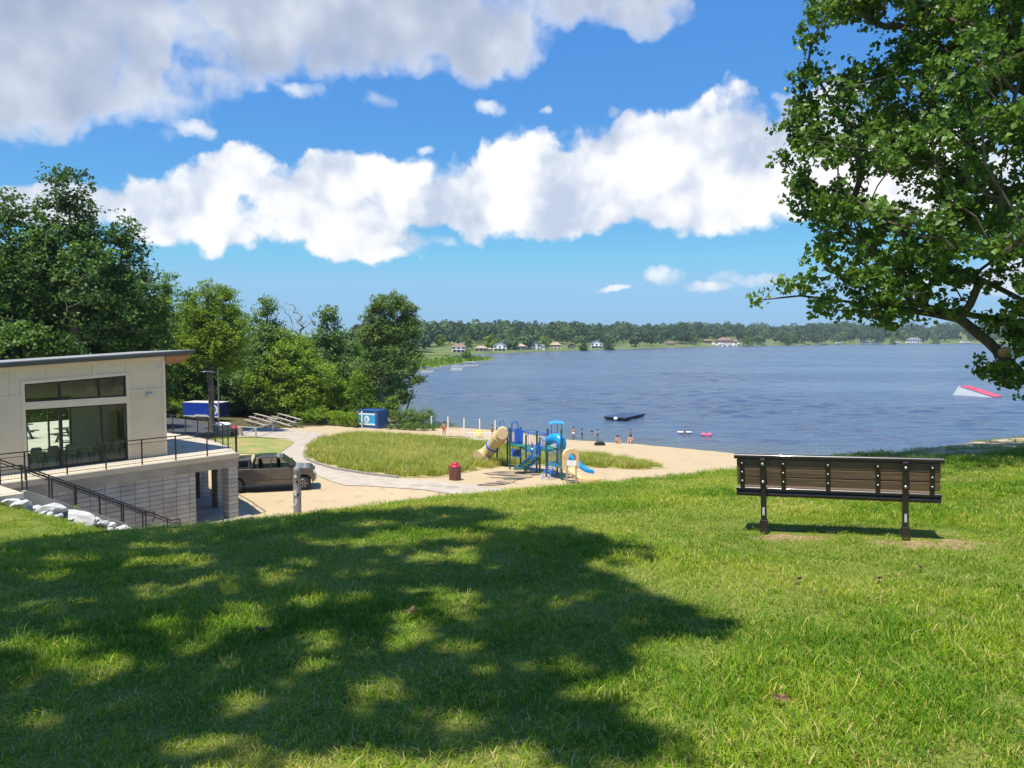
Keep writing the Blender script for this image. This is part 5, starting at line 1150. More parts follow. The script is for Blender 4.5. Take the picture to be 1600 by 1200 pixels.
# cab: pillars and roof round real window openings
cab = [(-1.02, 1.30), (-.86, 1.84), (-.55, 1.92), (.35, 1.915), (.62, 1.85), (1.42, 1.30)]
def inset(z): return HW-.035-(z-1.30)*.30
cm = MB()
roof_p = [(-.88, 1.82), (-.55, 1.92), (.35, 1.915), (.68, 1.82)]
def loft(mb, prof, ys):
    vs = []; n = len(prof)
    for s_ in (-1, 1): vs += [(x, s_*(ys if ys else inset(z)), z) for x, z in prof]
    mb.add(vs, [tuple(range(n)), tuple(range(n, 2*n))[::-1]]+[(i, n+i, n+(i+1) % n, (i+1) % n) for i in range(n)])
loft(cm, roof_p, None)
for s_ in (-1, 1):
    for (a, b, w) in (((-1.0, 1.30), (-.84, 1.83), .16), ((.03, 1.30), (.05, 1.84), .10), ((1.36, 1.30), (.66, 1.83), .09)):
        A_, B_ = Vector((a[0], s_*(inset(a[1])-.025), a[1])), Vector((b[0], s_*(inset(b[1])-.025), b[1])); cm.bar(A_, B_, .05, w)
cm.build('cab', M['paint'], tk, bevel=.02)
for s_ in (-1, 1):
    for pts in ([(-.90, 1.32), (.0, 1.32), (.02, 1.81), (-.78, 1.81)], [(.08, 1.32), (1.28, 1.32), (.64, 1.81), (.09, 1.81)]):
        gl = MB(); gl.add([(x, s_*(inset(z)-.03), z) for x, z in pts], [(0, 1, 2, 3)]); gl.build('side_window', M['carglass'], tk)
ws = MB(); ws.add([(1.40, -.86, 1.31), (1.40, .86, 1.31), (.68, .74, 1.82), (.68, -.74, 1.82)], [(0, 1, 2, 3)]).build('windscreen', M['darkglass'], tk)
MB().add([(-1.0, -.84, 1.32), (-1.0, .84, 1.32), (-.87, .74, 1.80), (-.87, -.74, 1.80)], [(0, 1, 2, 3)]).build('rear_window', M['darkglass'], tk)
MB().box((-1.0, 0, 1.0), (.05, 1.7, .62)).box((.35, 0, 1.06), (2.6, 1.6, .3)).build('cab_lining', M['plastic'], tk)
for s_ in (-1, 1):
    for x in (-.55, .45): MB().box((x, s_*.42, 1.32), (.16, .5, .55), ry=R(-8)).box((x-.06, s_*.42, 1.66), (.10, .28, .2)).build('car_seat', M['plastic'], tk, bevel=.04)
# door and panel gaps, trim line, handles, step
for s_ in (-1, 1):
    sm = MB(); y_ = s_*(HW+.001)
    for x, zb, zt in ((-.94, .50, 1.30), (.04, .50, 1.30), (1.16, .50, 1.28)): sm.box((x, y_, (zb+zt)/2), (.016, .008, zt-zb))
    sm.box((.1, y_, .66), (2.15, .012, .035)); sm.build('panel_gap', M['plastic'], bo)
    MB().box((.1, s_*(HW-.01), .40), (2.4, .16, .06)).build('side_step', M['plastic'], tk, bevel=.015)
    for x in (-.75, .25): MB().box((x, s_*(HW+.022), 1.12), (.2, .03, .045)).build('door_handle', M['paint'], tk, bevel=.01)
    MB().box((1.16, s_*(HW+.16), 1.39), (.13, .22, .22)).bar((1.2, s_*(HW-.03), 1.32), (1.16, s_*(HW+.12), 1.36), .05).build('wing_mirror', M['plastic'], tk, bevel=.03)
    MB().box((2.36, s_*.76, .99), (.22, .38, .2), rz=-s_*R(14)).build('headlight', M['lamp'], tk, bevel=.03)
    MB().box((-2.93, s_*.86, 1.08), (.05, .16, .38)).build('tail_light', M['lampr'], tk, bevel=.01)
    # arch lips
    for cx in (XF, XR): MB().tube([(cx+.50*math.cos(t), s_*(HW+.004), .40+.50*math.sin(t)) for t in np.linspace(math.pi*1.02, -.02, 16)], .022, 6).build('wheel_arch_lip', M['paint'], tk, smooth=60)
MB().box((2.46, 0, .93), (.06, 1.12, .36)).build('grille', M['plastic'], tk, bevel=.02)
MB().box((2.50, 0, .58), (.16, 1.84, .2)).build('front_bumper', M['chrome'], tk, bevel=.05)
MB().box((-2.99, 0, .62), (.14, 1.84, .18)).build('rear_bumper', M['chrome'], tk, bevel=.04)
tp_ = MB(); loft(tp_, [(-2.88, 1.305), (-2.78, 1.74), (-2.6, 1.80), (-1.12, 1.84), (-1.08, 1.82), (-1.08, 1.32)], None); tpo = tp_.build('bed_cap', M['paint'], tk, bevel=.03)
for s_ in (-1, 1):
    tw = MB(); tw.add([(x, s_*(inset(z)+.006), z) for x, z in ((-2.68, 1.40), (-1.22, 1.40), (-1.20, 1.72), (-2.60, 1.70))], [(0, 1, 2, 3)]); tw.build('cap_window', M['darkglass'], tpo)
for cx in (XF, XR):
    for s_ in (-1, 1):
        w = thing('wheel', None, None); w.parent = tk; w.location = (cx, s_*.83, .39)
        Mx = Matrix.Rotation(-s_*R(90), 4, 'X')
        MB().lathe([(.23, -.13), (.34, -.135), (.385, -.10), (.395, 0), (.385, .10), (.34, .135), (.23, .13)], 28, (0, 0, 0), Mx).build('tyre', M['rubber'], w, smooth=45)
        rm = MB().lathe([(.245, .125), (.235, .135), (.225, .11), (.205, .075), (.05, .09), (.001, .09)], 28, (0, 0, 0), Mx)
        for k in range(6):
            t = k*math.pi/3; rm.bar(Mx @ Vector((.05*math.cos(t), .05*math.sin(t), .105)), Mx @ Vector((.225*math.cos(t), .225*math.sin(t), .115)), .055, .03)
        rm.build('rim', M['alloy'], w, smooth=35)

# ------------------------------------------------------------------ post, bins, barrels, gate
M['postgrey'] = mat('weathered_grey_post', (.16, .155, .15), (.24, .235, .23), 5, .7, bump=.2, bscale=30)
p = low_at(465, 809); d_ = p.y
bh = (CAMZ-(730-526)/F*d_)-p.z; po = thing('grey_post', 'round-topped grey metal post with scraps of stickers, standing in the sand before the truck', 'post', p)
rr = 6.0/F*d_
MB().lathe([(rr*1.1, -.2), (rr*1.02, .3), (rr, bh*.62), (rr*.93, bh*.66), (rr*.9, bh*.90), (rr*.93, bh*.905), (rr*.93, bh*.93), (rr*.85, bh*.965), (rr*.5, bh*.992), (.01, bh)], 24).build('shaft', M['postgrey'], po, smooth=50)
MB().lathe([(rr*1.06, bh*.42), (rr*1.06, bh*.50)], 24).build('band', M['postgrey'], po, smooth=50)
for (z_, a_, w_, h_) in ((.82, -1.7, .7, .06), (.50, -1.9, .9, .10), (.46, -1.1, .5, .06), (.34, -1.6, .5, .09), (.71, -1.3, .5, .05), (.27, -2.0, .6, .05)):
    ms = MB(); k = 6
    for i in range(k):
        t0, t1 = a_-w_/2+w_*i/k, a_-w_/2+w_*(i+1)/k; q = rr*1.075
        ms.add([(q*math.cos(t0), q*math.sin(t0), bh*(z_-h_/2)), (q*math.cos(t1), q*math.sin(t1), bh*(z_-h_/2)), (q*math.cos(t1), q*math.sin(t1), bh*(z_+h_/2)), (q*math.cos(t0), q*math.sin(t0), bh*(z_+h_/2))], [(0, 1, 2, 3)])
    ms.build('sticker', M['sticker'] if z_ not in (.46, .71) else M['plastic'], po)
M['redlid'] = mat('red_plastic', (.42, .012, .035), (.5, .02, .045), 4, .35)
M['brownslat'] = mat('red_brown_slat', (.13, .045, .035), (.19, .07, .055), 5, .7, stretch=(1, 1, .2))
def slat_bin(px, py, label, h):
    p = low_at(px, py); t = thing('litter_bin', label, 'litter bin', p, 0, 'slatted litter bins with red lids'); rb = .36*h/1.1
    MB().lathe([(rb*.9, .03), (rb*.9, h*.73)], 20).build('liner', M['plastic'], t, smooth=40)
    sl__ = MB()
    for k in range(22):
        a = 2*math.pi*k/22; sl__.box((0, 0, 0), (.03, rb*.245, h*.74), Matrix.Translation((rb*.95*math.cos(a), rb*.95*math.sin(a), h*.39)) @ Matrix.Rotation(a, 4, 'Z'))
    sl__.build('slats', M['brownslat'], t, bevel=.006)
    MB().lathe([(rb*.92, h*.755), (rb*.93, h*.78), (rb*.75, h*.84), (rb*.58, h*.86), (rb*.56, h*.91), (rb*.48, h*.96), (rb*.28, h*.992), (.01, h)], 24).build('lid', M['redlid'], t, smooth=40)
slat_bin(711, 750, 'slatted brown litter bin with a red domed lid, alone in the sand by the playground', 1.10)
slat_bin(366, 681, 'slatted litter bin with a red lid beside the grey tank near the deck corner', .95)
M['tank'] = mat('blue_grey_plastic', (.17, .19, .21), (.21, .23, .25), 4, .5)
p = low_at(347, 682); t = thing('waste_container', 'round blue-grey waste container with a white domed lid, behind the deck railing', 'waste container', p)
MB().lathe([(.70, 0), (.74, .05), (.74, 1.0), (.77, 1.02), (.77, 1.08)], 28).build('drum', M['tank'], t, smooth=40)
MB().lathe([(.79, 1.075), (.78, 1.12), (.6, 1.22), (.3, 1.28), (.01, 1.30)], 28).build('lid', M['white'], t, smooth=40)
p = low_at(375, 681); t = MB().box((0, 0, .42), (.42, .42, .88)).build('concrete_bollard', M['concrete'], loc=p, bevel=.03); tag(t, 'square pale concrete bollard at the hinge of the swing gate', 'bollard')
p0 = low_at(379, 681); p1 = low_at(400, 683.5); p2 = low_at(426, 674.5)
gt = thing('swing_gate', 'low grey pipe swing gate with a diagonal brace across the path', 'gate', p0)
e1 = p1-p0; e2 = p2-p0
MB().tube([(0, 0, .82), (e1.x, e1.y, .86+e1.z)], .045, 8).tube([(e1.x, e1.y, .86+e1.z), (e2.x, e2.y, .82+e2.z)], .045, 8).build('top_bar', M['greyp'], gt, smooth=50)
MB().tube([(0, 0, .12), (e1.x, e1.y, .80+e1.z)], .04, 8).build('brace', M['greyp'], gt, smooth=50)
for e in (e1, e2): MB().box((e.x, e.y, .42+e.z), (.12, .12, .95)).build('post', M['greyp'], gt)

# bleachers
M['oldwood'] = mat('weathered_plank', (.28, .24, .19), (.40, .35, .28), 3, .85, stretch=(.2, 1, 1))
def bleacher(px0, py0, px1, py1, label):
    a, b = low_at(px0, py0), low_at(px1, py1); d = b-a; d.z = 0; L = d.length
    t = thing('bleacher', label, 'bleacher', (a+b)/2, math.atan2(d.y, d.x), 'wooden bleachers by the wood')
    for k in range(3):
        for q in range(2): MB().box((0, -.25+.55*k+.2*q, .30+.30*k), (L, .17, .045)).build('plank', M['oldwood'], t, bevel=.006)
    for s_ in (-.36, 0, .36):
        fr = MB(); x = s_*L; fr.bar((x, -.35, .02), (x, 1.15, .02), .06).bar((x, -.3, .27), (x, 1.1, .90), .055).bar((x, 1.1, .0), (x, 1.1, .88), .055).bar((x, .35, 0), (x, .35, .56), .055).bar((x, -.25, 0), (x, -.25, .28), .055)
        fr.build('frame', M['greyp'], t)
bleacher(385, 660, 420, 669, 'weathered wooden bleacher nearer the trailer, left of its twin')
bleacher(420, 659, 457, 669, 'weathered wooden bleacher nearer the round bright tree, right of its twin')

# ------------------------------------------------------------------ enclosed trailer
M['blue'] = mat('royal_blue_paint', (.010, .045, .36), (.014, .055, .40), 2, .35, coat=.3)
M['navy'] = mat('navy_paint', (.008, .016, .085), (.012, .022, .11), 2, .4)
M['whitem'] = mat('white_metal', (.58, .58, .57), (.66, .66, .65), 2, .45)
a, b = low_at(286, 655), low_at(341, 659.5); c = low_at(360, 656.5)
d = b-a; d.z = 0; L = d.length; th = math.atan2(d.y, d.x); Wd = 2.1; m_ = a.lerp(b, .5)+Vector((-math.sin(th), math.cos(th), 0))*Wd/2
trl = thing('cargo_trailer', 'royal blue enclosed cargo trailer with a round white emblem beside the wood', 'trailer', (m_.x, m_.y, h1(m_.x, m_.y)+.02), th)
MB().box((0, 0, 1.22), (L, Wd, 1.55)).build('body', M['blue'], trl, bevel=.04)
MB().box((0, 0, 2.02), (L+.03, Wd+.03, .06)).build('roof', M['whitem'], trl, bevel=.02)
MB().box((0, -Wd/2-.006, .50), (L*.99, .03, .16)).box((0, Wd/2+.006, .50), (L*.99, .03, .16)).build('skirt', M['whitem'], trl)
MB().box((L/2+.012, 0, 1.22), (.03, Wd-.12, 1.42)).build('rear_door', M['navy'], trl, bevel=.01)
MB().bar((L/2+.01, -Wd/2-.01, .42), (L/2+.01, -Wd/2-.01, 1.99), .05).build('corner_trim', M['whitem'], trl)
em = MB(); cx, cz, r_ = L/2-.55, 1.28, .55; yy = -Wd/2-.012
em.add([(cx, yy, cz)]+[(cx+r_*math.cos(t), yy, cz+r_*math.sin(t)) for t in np.linspace(0, 2*math.pi, 25)[:-1]], [(0, 1+i, 1+(i+1) % 24) for i in range(24)]); emo = em.build('emblem', M['white'], trl)
sw = MB(); yy -= .006
sw.tube([(cx-.30, yy, cz+.15), (cx-.1, yy, cz+.32), (cx+.16, yy, cz+.28), (cx+.27, yy, cz+.05), (cx+.1, yy, cz-.1)], [.03, .06, .07, .07, .03], 6).tube([(cx-.25, yy, cz-.25), (cx, yy, cz-.36), (cx+.25, yy, cz-.22)], [.02, .06, .02], 6)
sw.build('emblem_swirl', M['blue'], emo, smooth=50)
for x in (-.38, .38):
    for s_ in (-1, 1):
        w = thing('wheel', None, None); w.parent = trl; w.location = (x+.1, s_*(Wd/2-.08), .31); Mx = Matrix.Rotation(-s_*R(90), 4, 'X')
        MB().lathe([(.18, -.09), (.29, -.09), (.31, -.05), (.31, .05), (.29, .09), (.18, .09)], 20, (0, 0, 0), Mx).build('tyre', M['rubber'], w, smooth=45)
        MB().lathe([(.19, .085), (.17, .06), (.05, .075), (.001, .075)], 18, (0, 0, 0), Mx).build('rim', M['whitem'], w, smooth=35)
MB().prism([(-.75, .50), (.95, .50), (.95, .62), (.80, .70), (-.6, .70), (-.75, .62)], 'y', -Wd/2-.05, -Wd/2-.022).build('fender', M['whitem'], trl)
MB().bar((-L/2, -.5, .45), (-L/2-1.1, 0, .45), .08).bar((-L/2, .5, .45), (-L/2-1.1, 0, .45), .08).bar((-L/2-1.0, 0, .02), (-L/2-1.0, 0, .6), .06).build('drawbar', M['plastic'], trl)
# thin steel pole behind the tank
p = ground_pt(341, 73); pb = thing('steel_pole', 'thin grey steel pole in front of the blue trailer', 'pole', p)
MB().tube([(0, 0, -.2), (0, 0, 6.2)], [.065, .045], 10).build('shaft', M['tank'], pb, smooth=50)
MB().tube([(0, 0, 5.6), (-.6, -.1, 5.75), (-1.3, -.2, 5.78)], .03, 6).build('arm', M['tank'], pb, smooth=50); MB().box((-1.35, -.2, 5.74), (.45, .16, .09)).build('lamp_head', M['greyp'], pb, bevel=.02)
# ------------------------------------------------------------------ storage container
a, b, c = low_at(557.5, 667), low_at(590, 670), low_at(610, 667.5)
d = b-a; d.z = 0; L = d.length; th = math.atan2(d.y, d.x); Wd = 2.2; cn = (a+b)/2+Vector((-math.sin(th), math.cos(th), 0))*Wd/2; Hc = 28.0/F*b.y
M['contblue'] = mat('container_blue', (.014, .075, .23), (.02, .095, .27), 2, .5)
M['cyan'] = mat('sign_cyan', (.03, .33, .60), (.04, .36, .63), 3, .45)
cr = thing('storage_container', 'blue storage container with a cyan and white round-logo sign, at the beach edge', 'storage container', (cn.x, cn.y, h1(cn.x, cn.y)+.05), th)
mb = MB().box((0, 0, Hc/2), (L-.06, Wd-.06, Hc-.1))
for s_ in (-1, 1):
    n_ = 12
    for k in range(n_): mb.prism([(-Wd/2+.12+(Wd-.24)*(k+.15)/n_, 0), (-Wd/2+.12+(Wd-.24)*(k+.35)/n_, .035), (-Wd/2+.12+(Wd-.24)*(k+.65)/n_, .035), (-Wd/2+.12+(Wd-.24)*(k+.85)/n_, 0)], 'z', .12, Hc-.12, Matrix.Rotation(-R(90), 4, 'Z') @ Matrix.Scale(-1, 4, (1, 0, 0)) @ Matrix.Translation((0, L/2-.03, 0)) if s_ > 0 else Matrix.Rotation(R(90), 4, 'Z') @ Matrix.Translation((0, L/2-.03, 0)))
mb.build('body', M['contblue'], cr)
fr = MB()
for sx_ in (-1, 1):
    for sy_ in (-1, 1): fr.box((sx_*(L/2-.05), sy_*(Wd/2-.05), Hc/2), (.1, .1, Hc))
    fr.box((sx_*(L/2-.05), 0, Hc-.05), (.098, Wd-.2, .1)).box((sx_*(L/2-.05), 0, .06), (.098, Wd-.2, .12))
for sy_ in (-1, 1): fr.box((0, sy_*(Wd/2-.05), Hc-.05), (L-.2, .098, .1)).box((0, sy_*(Wd/2-.05), .06), (L-.2, .098, .12))
fr.build('frame', M['contblue'], cr)
yy = -Wd/2+.022; sg = MB().box((-.05, yy, Hc*.5), (L*.80, .03, Hc*.66)).build('sign_panel', M['cyan'], cr)
MB().box((-.05, yy-.018, Hc*.79), (L*.80, .012, Hc*.085)).box((-.05, yy-.018, Hc*.21), (L*.80, .012, Hc*.085)).build('sign_band', M['white'], sg)
em = MB(); cx, cz, r_ = -.05, Hc*.5, Hc*.17; em.add([(cx, yy-.02, cz)]+[(cx+r_*math.cos(t), yy-.02, cz+r_*1.15*math.sin(t)) for t in np.linspace(0, 2*math.pi, 25)[:-1]], [(0, 1+i, 1+(i+1) % 24) for i in range(24)]); em.build('logo_disc', M['white'], sg)
MB().tube([(cx-.30, yy-.024, cz+.10), (cx-.02, yy-.024, cz+.14), (cx+.10, yy-.024, cz), (cx-.02, yy-.024, cz-.12), (cx-.25, yy-.024, cz-.06)], [.02, .05, .05, .05, .02], 6).build('logo_curl', M['cyan'], sg, smooth=50)
MB().bar((L/2+.02, Wd/2-.2, 1.0), (L/2+.75, Wd/2-.3, .0), .07).build('prop_board', M['oldwood'], cr)
# white posts of the beach fence
for k, (px, yt, yb_) in enumerate(((565.5, 642.5, 671), (594, 642, 670.5), (621, 649, 669), (647.5, 648.5, 669.5), (674, 650.5, 673.5), (700, 651.5, 680.5), (725, 653.5, 680), (749.5, 654.5, 676.5), (773.5, 657, 681))):
    p = low_at(px, yb_-2); h = (yb_-2-yt)/F*p.y; lab = ['one', 'two', 'three', 'four', 'five', 'six', 'seven', 'eight', 'nine'][k]
    t = thing('beach_post', ['white beach post in front of the left end of the blue container', 'white beach post at the corner of the blue container', 'first white beach post to the right of the blue container', 'white beach post in front of the left willow bush', 'white beach post at the right edge of the willow bushes', 'white beach post in the sand, midway between willows and playground', 'white beach post above the left end of the bike rack', 'white beach post behind the yellow umbrella', 'white beach post beside the top of the tube slide'][k], 'post', p, 0, 'white posts along the beach')
    MB().box((0, 0, h/2-.1), (.13, .13, h+.2)).prism([(-.065, h), (.065, h), (0, h+.07)], 'y', -.064, .064).build('shaft', M['white'], t, bevel=.01)
p, q = low_at(636, 681), low_at(735, 683); rp_ = [p.lerp(q, t/16)+Vector((0, .25*math.sin(t*1.1), 0)) for t in range(17)]
for v in rp_: v.z = h1(v.x, v.y)+.05
tag(MB().tube(rp_, .045, 6).build('beach_rope', M['oldwood'], smooth=50), 'long pale rope lying on the sand behind the dune grass', 'rope')
# bike rack
a, b = low_at(729, 688), low_at(771, 690); d = b-a; d.z = 0; L = d.length
br_o = thing('bike_rack', 'low white bike rack of many bars on the sand behind the dune grass', 'bike rack', a, math.atan2(d.y, d.x))
MB().tube([(0, 0, .72), (L, 0, .72)], .035, 6).tube([(0, 0, .1), (L, 0, .1)], .035, 6).tube([(0, .5, .45), (L, .5, .45)], .03, 6).build('rails', M['white'], br_o, smooth=50)
hp = MB()
for k in range(15): x = L*k/14; hp.tube([(x, 0, .0), (x, 0, .72), (x, .25, .62), (x, .5, .45), (x, .5, 0)], .022, 5)
hp.build('hoops', M['white'], br_o, smooth=50)
M['yellow'] = mat('yellow_cloth', (.62, .48, .02), (.68, .54, .04), 3, .7)
p = low_at(747, 684); um = thing('beach_umbrella', 'tilted yellow beach umbrella on the sand by the bike rack', 'umbrella', p)
um.scale = (.8,)*3; um.rotation_euler = (R(48), R(14), 0); MB().tube([(0, 0, -.1), (0, 0, 1.15)], .02, 6).build('pole', M['white'], um)
cn_ = MB(); n = 8; ring = [(.62*math.cos(2*math.pi*k/n), .62*math.sin(2*math.pi*k/n), .86) for k in range(n)]; r2 = [(x*.55, y*.55, 1.06) for x, y, z in ring]
cn_.add(ring+r2+[(0, 0, 1.14)]+[(x, y, z-.012) for x, y, z in ring+r2]+[(0, 0, 1.125)], [(k, (k+1) % n, n+(k+1) % n, n+k) for k in range(n)]+[(n+k, n+(k+1) % n, 2*n) for k in range(n)]+[(2*n+1+(k+1) % n, 2*n+1+k, 3*n+1+k, 3*n+1+(k+1) % n) for k in range(n)]+[(3*n+1+(k+1) % n, 3*n+1+k, 4*n+1) for k in range(n)]); cn_.build('canopy', M['yellow'], um)
p = low_at(508, 662); t = thing('blue_drum', 'small blue drum at the foot of the bright bushes', 'drum', p); MB().lathe([(.34, 0), (.37, .06), (.37, .3), (.385, .32), (.37, .34), (.37, .64), (.385, .66), (.37, .68), (.36, .92), (.3, .94)], 20).build('shell', M['contblue'], t, smooth=40); MB().lathe([(.33, .941), (.33, .96), (.01, .965)], 18).build('lid', M['white'], t, smooth=40)
# ------------------------------------------------------------------ playground
M['pgreen'] = mat('dark_green_enamel', (.010, .085, .055), (.014, .10, .065), 6, .4, coat=.2)
M['pblue'] = mat('blue_enamel', (.012, .11, .55), (.018, .13, .6), 6, .35, coat=.2)
M['pteal'] = mat('teal_deck', (.012, .16, .13), (.02, .19, .155), 8, .6)
M['psky'] = mat('bright_blue_plastic', (.012, .27, .66), (.016, .30, .70), 5, .35)
M['ptan'] = mat('tan_plastic', (.66, .47, .24), (.72, .53, .29), 4, .4)
PG0 = low_at(840, 740)
pg = thing('play_structure', 'blue and green climbing structure with a tan tube slide standing on the beach sand', 'play structure', PG0)
def pc(x, y, Y): return at(700+x/5.3333, 630+y/5.3333, Y)-PG0
def gl0(p): return h1(p.x+PG0.x, p.y+PG0.y)-PG0.z-.08
def ppost(x, yt, Y, r=.065, m='pgreen', name='post'):
    q = pc(x, yt, Y); mb = MB().tube([(q.x, q.y, gl0(q)), (q.x, q.y, q.z)], r, 10).lathe([(r*1.12, q.z-.04), (r*1.12, q.z+.01), (r*.6, q.z+.05), (.005, q.z+.06)], 10, (q.x, q.y, 0)); mb.build(name, M[m], pg, smooth=40); return q
A_ = ppost(410, 210, 54.2); B_ = ppost(515, 205, 52.6); C_ = ppost(605, 200, 53.8); D_ = ppost(740, 232, 51.4); E_ = ppost(830, 215, 52.8); F_ = ppost(945, 222, 48.4)
G_ = ppost(820, 330, 49.4); H_ = ppost(765, 288, 51.0); I_ = ppost(912, 300, 50.6); J_ = ppost(650, 270, 51.6); K_ = ppost(495, 215, 54.4); Lp = ppost(950, 390, 47.9, .055)
def deck(pts, z, name='platform'):
    MB().prism([(p.x, p.y) for p in pts], 'z', z-.07, z).build(name, M['pteal'], pg, bevel=.01)
zd1 = pc(580, 345, 52.6).z; zd2 = pc(735, 445, 51).z; zd3 = pc(890, 400, 49.4).z; zd0 = pc(890, 520, 48.6).z
deck([B_, J_, C_, K_], zd1); deck([J_, D_, E_, C_], zd1-.28); deck([H_, G_, I_, E_], zd3); deck([J_, H_, D_], zd2); deck([G_, Lp, I_], zd0)
def panel(p, q, z0, z1, m, n=0, name='panel'):
    """between two posts: a solid panel, or n bars in a frame"""
    a, b = Vector((p.x, p.y, 0)), Vector((q.x, q.y, 0)); d = (b-a).normalized(); a = a+d*.07; b = b-d*.07
    mb = MB()
    if n:
        for z in (z0, z1): mb.tube([a+Vector((0, 0, z)), b+Vector((0, 0, z))], .022, 6)
        for k in range(n): c = a.lerp(b, (k+.5)/n); mb.tube([c+Vector((0, 0, z0)), c+Vector((0, 0, z1))], .014, 5)
        mb.build('bar_panel', M[m], pg, smooth=50)
    else:
        mb.bar(a+Vector((0, 0, (z0+z1)/2)), b+Vector((0, 0, (z0+z1)/2)), .03, z1-z0); mb.build(name, M[m], pg, bevel=.01)
panel(B_, C_, zd1+.1, zd1+1.0, 'pblue', 8); panel(C_, E_, zd1-.18, zd1+.75, 'pblue', 9); panel(D_, E_, zd1-.18, zd1+.75, 'pblue', 6); panel(K_, B_, zd1+.1, zd1+1.0, 'pblue', 4); panel(I_, E_, zd3+.1, zd3+1.0, 'pblue', 6); panel(G_, F_, zd3-1.3, zd3+.05, 'pblue', 7); panel(H_, G_, zd3+.1, zd3+.65, 'pblue', 6); panel(J_, D_, zd1-1.0, zd1-.35, 'pblue', 5); panel(I_, Lp, zd0+.1, zd0+1.0, 'pblue', 5); panel(D_, H_, zd2+.1, zd2+.9, 'pblue', 5)
# solid blue panels
q = pc(590, 275, 53.0); MB().prism([(q.x-.32, q.z-.5), (q.x+.30, q.z-.5), (q.x+.30, q.z+.42), (q.x+.1, q.z+.55), (q.x-.15, q.z+.55), (q.x-.32, q.z+.42)], 'y', q.y-.03, q.y+.03).build('climb_panel', M['pblue'], pg, bevel=.01)
q = pc(568, 415, 52.4); pn = MB().box((q.x, q.y, q.z), (.62, .05, .52)).build('play_panel', M['pblue'], pg, bevel=.02); MB().box((q.x, q.y-.035, q.z), (.40, .02, .32)).build('panel_picture', M['navy'], pn)
MB().bar(B_-Vector((0, 0, B_.z-q.z-.2)), C_-Vector((0, 0, C_.z-q.z-.2)), .03).bar(B_-Vector((0, 0, B_.z-q.z+.22)), C_-Vector((0, 0, C_.z-q.z+.22)), .03).build('panel_bracket', M['pblue'], pg)
# arched bridge rails
for (p, r_) in ((C_, E_), (J_, D_)):
    a, b = Vector(p), Vector(r_); z = zd1+.72; pts = []
    for t in np.linspace(0, 1, 13): c = a.lerp(b, t); pts.append((c.x, c.y, z+.22*math.sin(math.pi*t)))
    MB().tube(pts, .028, 8).build('arched_rail', M['pblue'], pg, smooth=50)
# tall entry loops and the blue canopy at the right
def loop(x0, x1, yt, yb_, Y):
    a, b = pc(x0, yb_, Y), pc(x1, yb_, Y); tp = pc(x0, yt, Y).z; r_ = (b.x-a.x)/2; cx = (a.x+b.x)/2
    pts = [(a.x, a.y, a.z), (a.x, a.y, tp-r_)]+[(cx-r_*math.cos(t), a.y, tp-r_+r_*math.sin(t)) for t in np.linspace(.2, math.pi-.2, 9)]+[(b.x, b.y, tp-r_), (b.x, b.y, b.z)]
    MB().tube(pts, .026, 8).build('loop_rail', M['pblue'], pg, smooth=50)
loop(434, 467, 145, 215, 54.2); loop(530, 584, 150, 330, 52.5); loop(534, 580, 158, 330, 52.9)
for x in (862, 912, 948): 
    q0, q1 = pc(x, 172, 50.2), pc(x, 290, 50.2); MB().tube([q1, q0], .024, 8).build('canopy_pole', M['pblue'], pg, smooth=50)
q = pc(908, 172, 50.0); cn_ = MB(); prof = [(-.52, -.02), (-.42, .06), (-.2, .11), (.25, .10), (.46, .05), (.54, -.04)]
for s_ in range(len(prof)-1):
    (x0, z0), (x1, z1) = prof[s_], prof[s_+1]; cn_.add([(q.x+x0, q.y-.6, q.z+z0), (q.x+x1, q.y-.6, q.z+z1), (q.x+x1, q.y+.6, q.z+z1+.04), (q.x+x0, q.y+.6, q.z+z0+.04), (q.x+x0, q.y-.6, q.z+z0-.03), (q.x+x1, q.y-.6, q.z+z1-.03), (q.x+x1, q.y+.6, q.z+z1+.01), (q.x+x0, q.y+.6, q.z+z0+.01)], [(0, 1, 2, 3), (7, 6, 5, 4), (0, 4, 5, 1), (2, 6, 7, 3), (1, 5, 6, 2), (3, 7, 4, 0)])
cn_.build('canopy', M['psky'], pg)
# blue crawl tube
pts = [pc(836, 316, 49.8), pc(858, 300, 49.6), pc(890, 292, 49.2), pc(922, 295, 48.9), pc(940, 318, 48.8), pc(945, 345, 48.8), pc(942, 372, 48.9)]
MB().tube(pts, [.30, .31, .32, .34, .36, .33, .30], 16).build('crawl_tube', M['psky'], pg, smooth=50)
# blue ladder at the front and the blue climbing hoops
for s_ in (0, 1):
    a, b = pc(782+58*s_, 632, 47.6), pc(845+45*s_, 515, 48.6); 
    MB().tube([a, pc(806+55*s_, 560, 47.9), b, pc(850+46*s_, 480, 48.7)], .03, 8).build('ladder_rail', M['pblue'], pg, smooth=50)
rg_ = MB()
for k in range(4):
    t = (k+.6)/4.4; a = pc(782, 632, 47.6).lerp(pc(845, 515, 48.6), t); b = pc(840, 632, 47.6).lerp(pc(890, 515, 48.6), t); rg_.tube([a, b], .022, 6)
rg_.build('rungs', M['pblue'], pg, smooth=50)
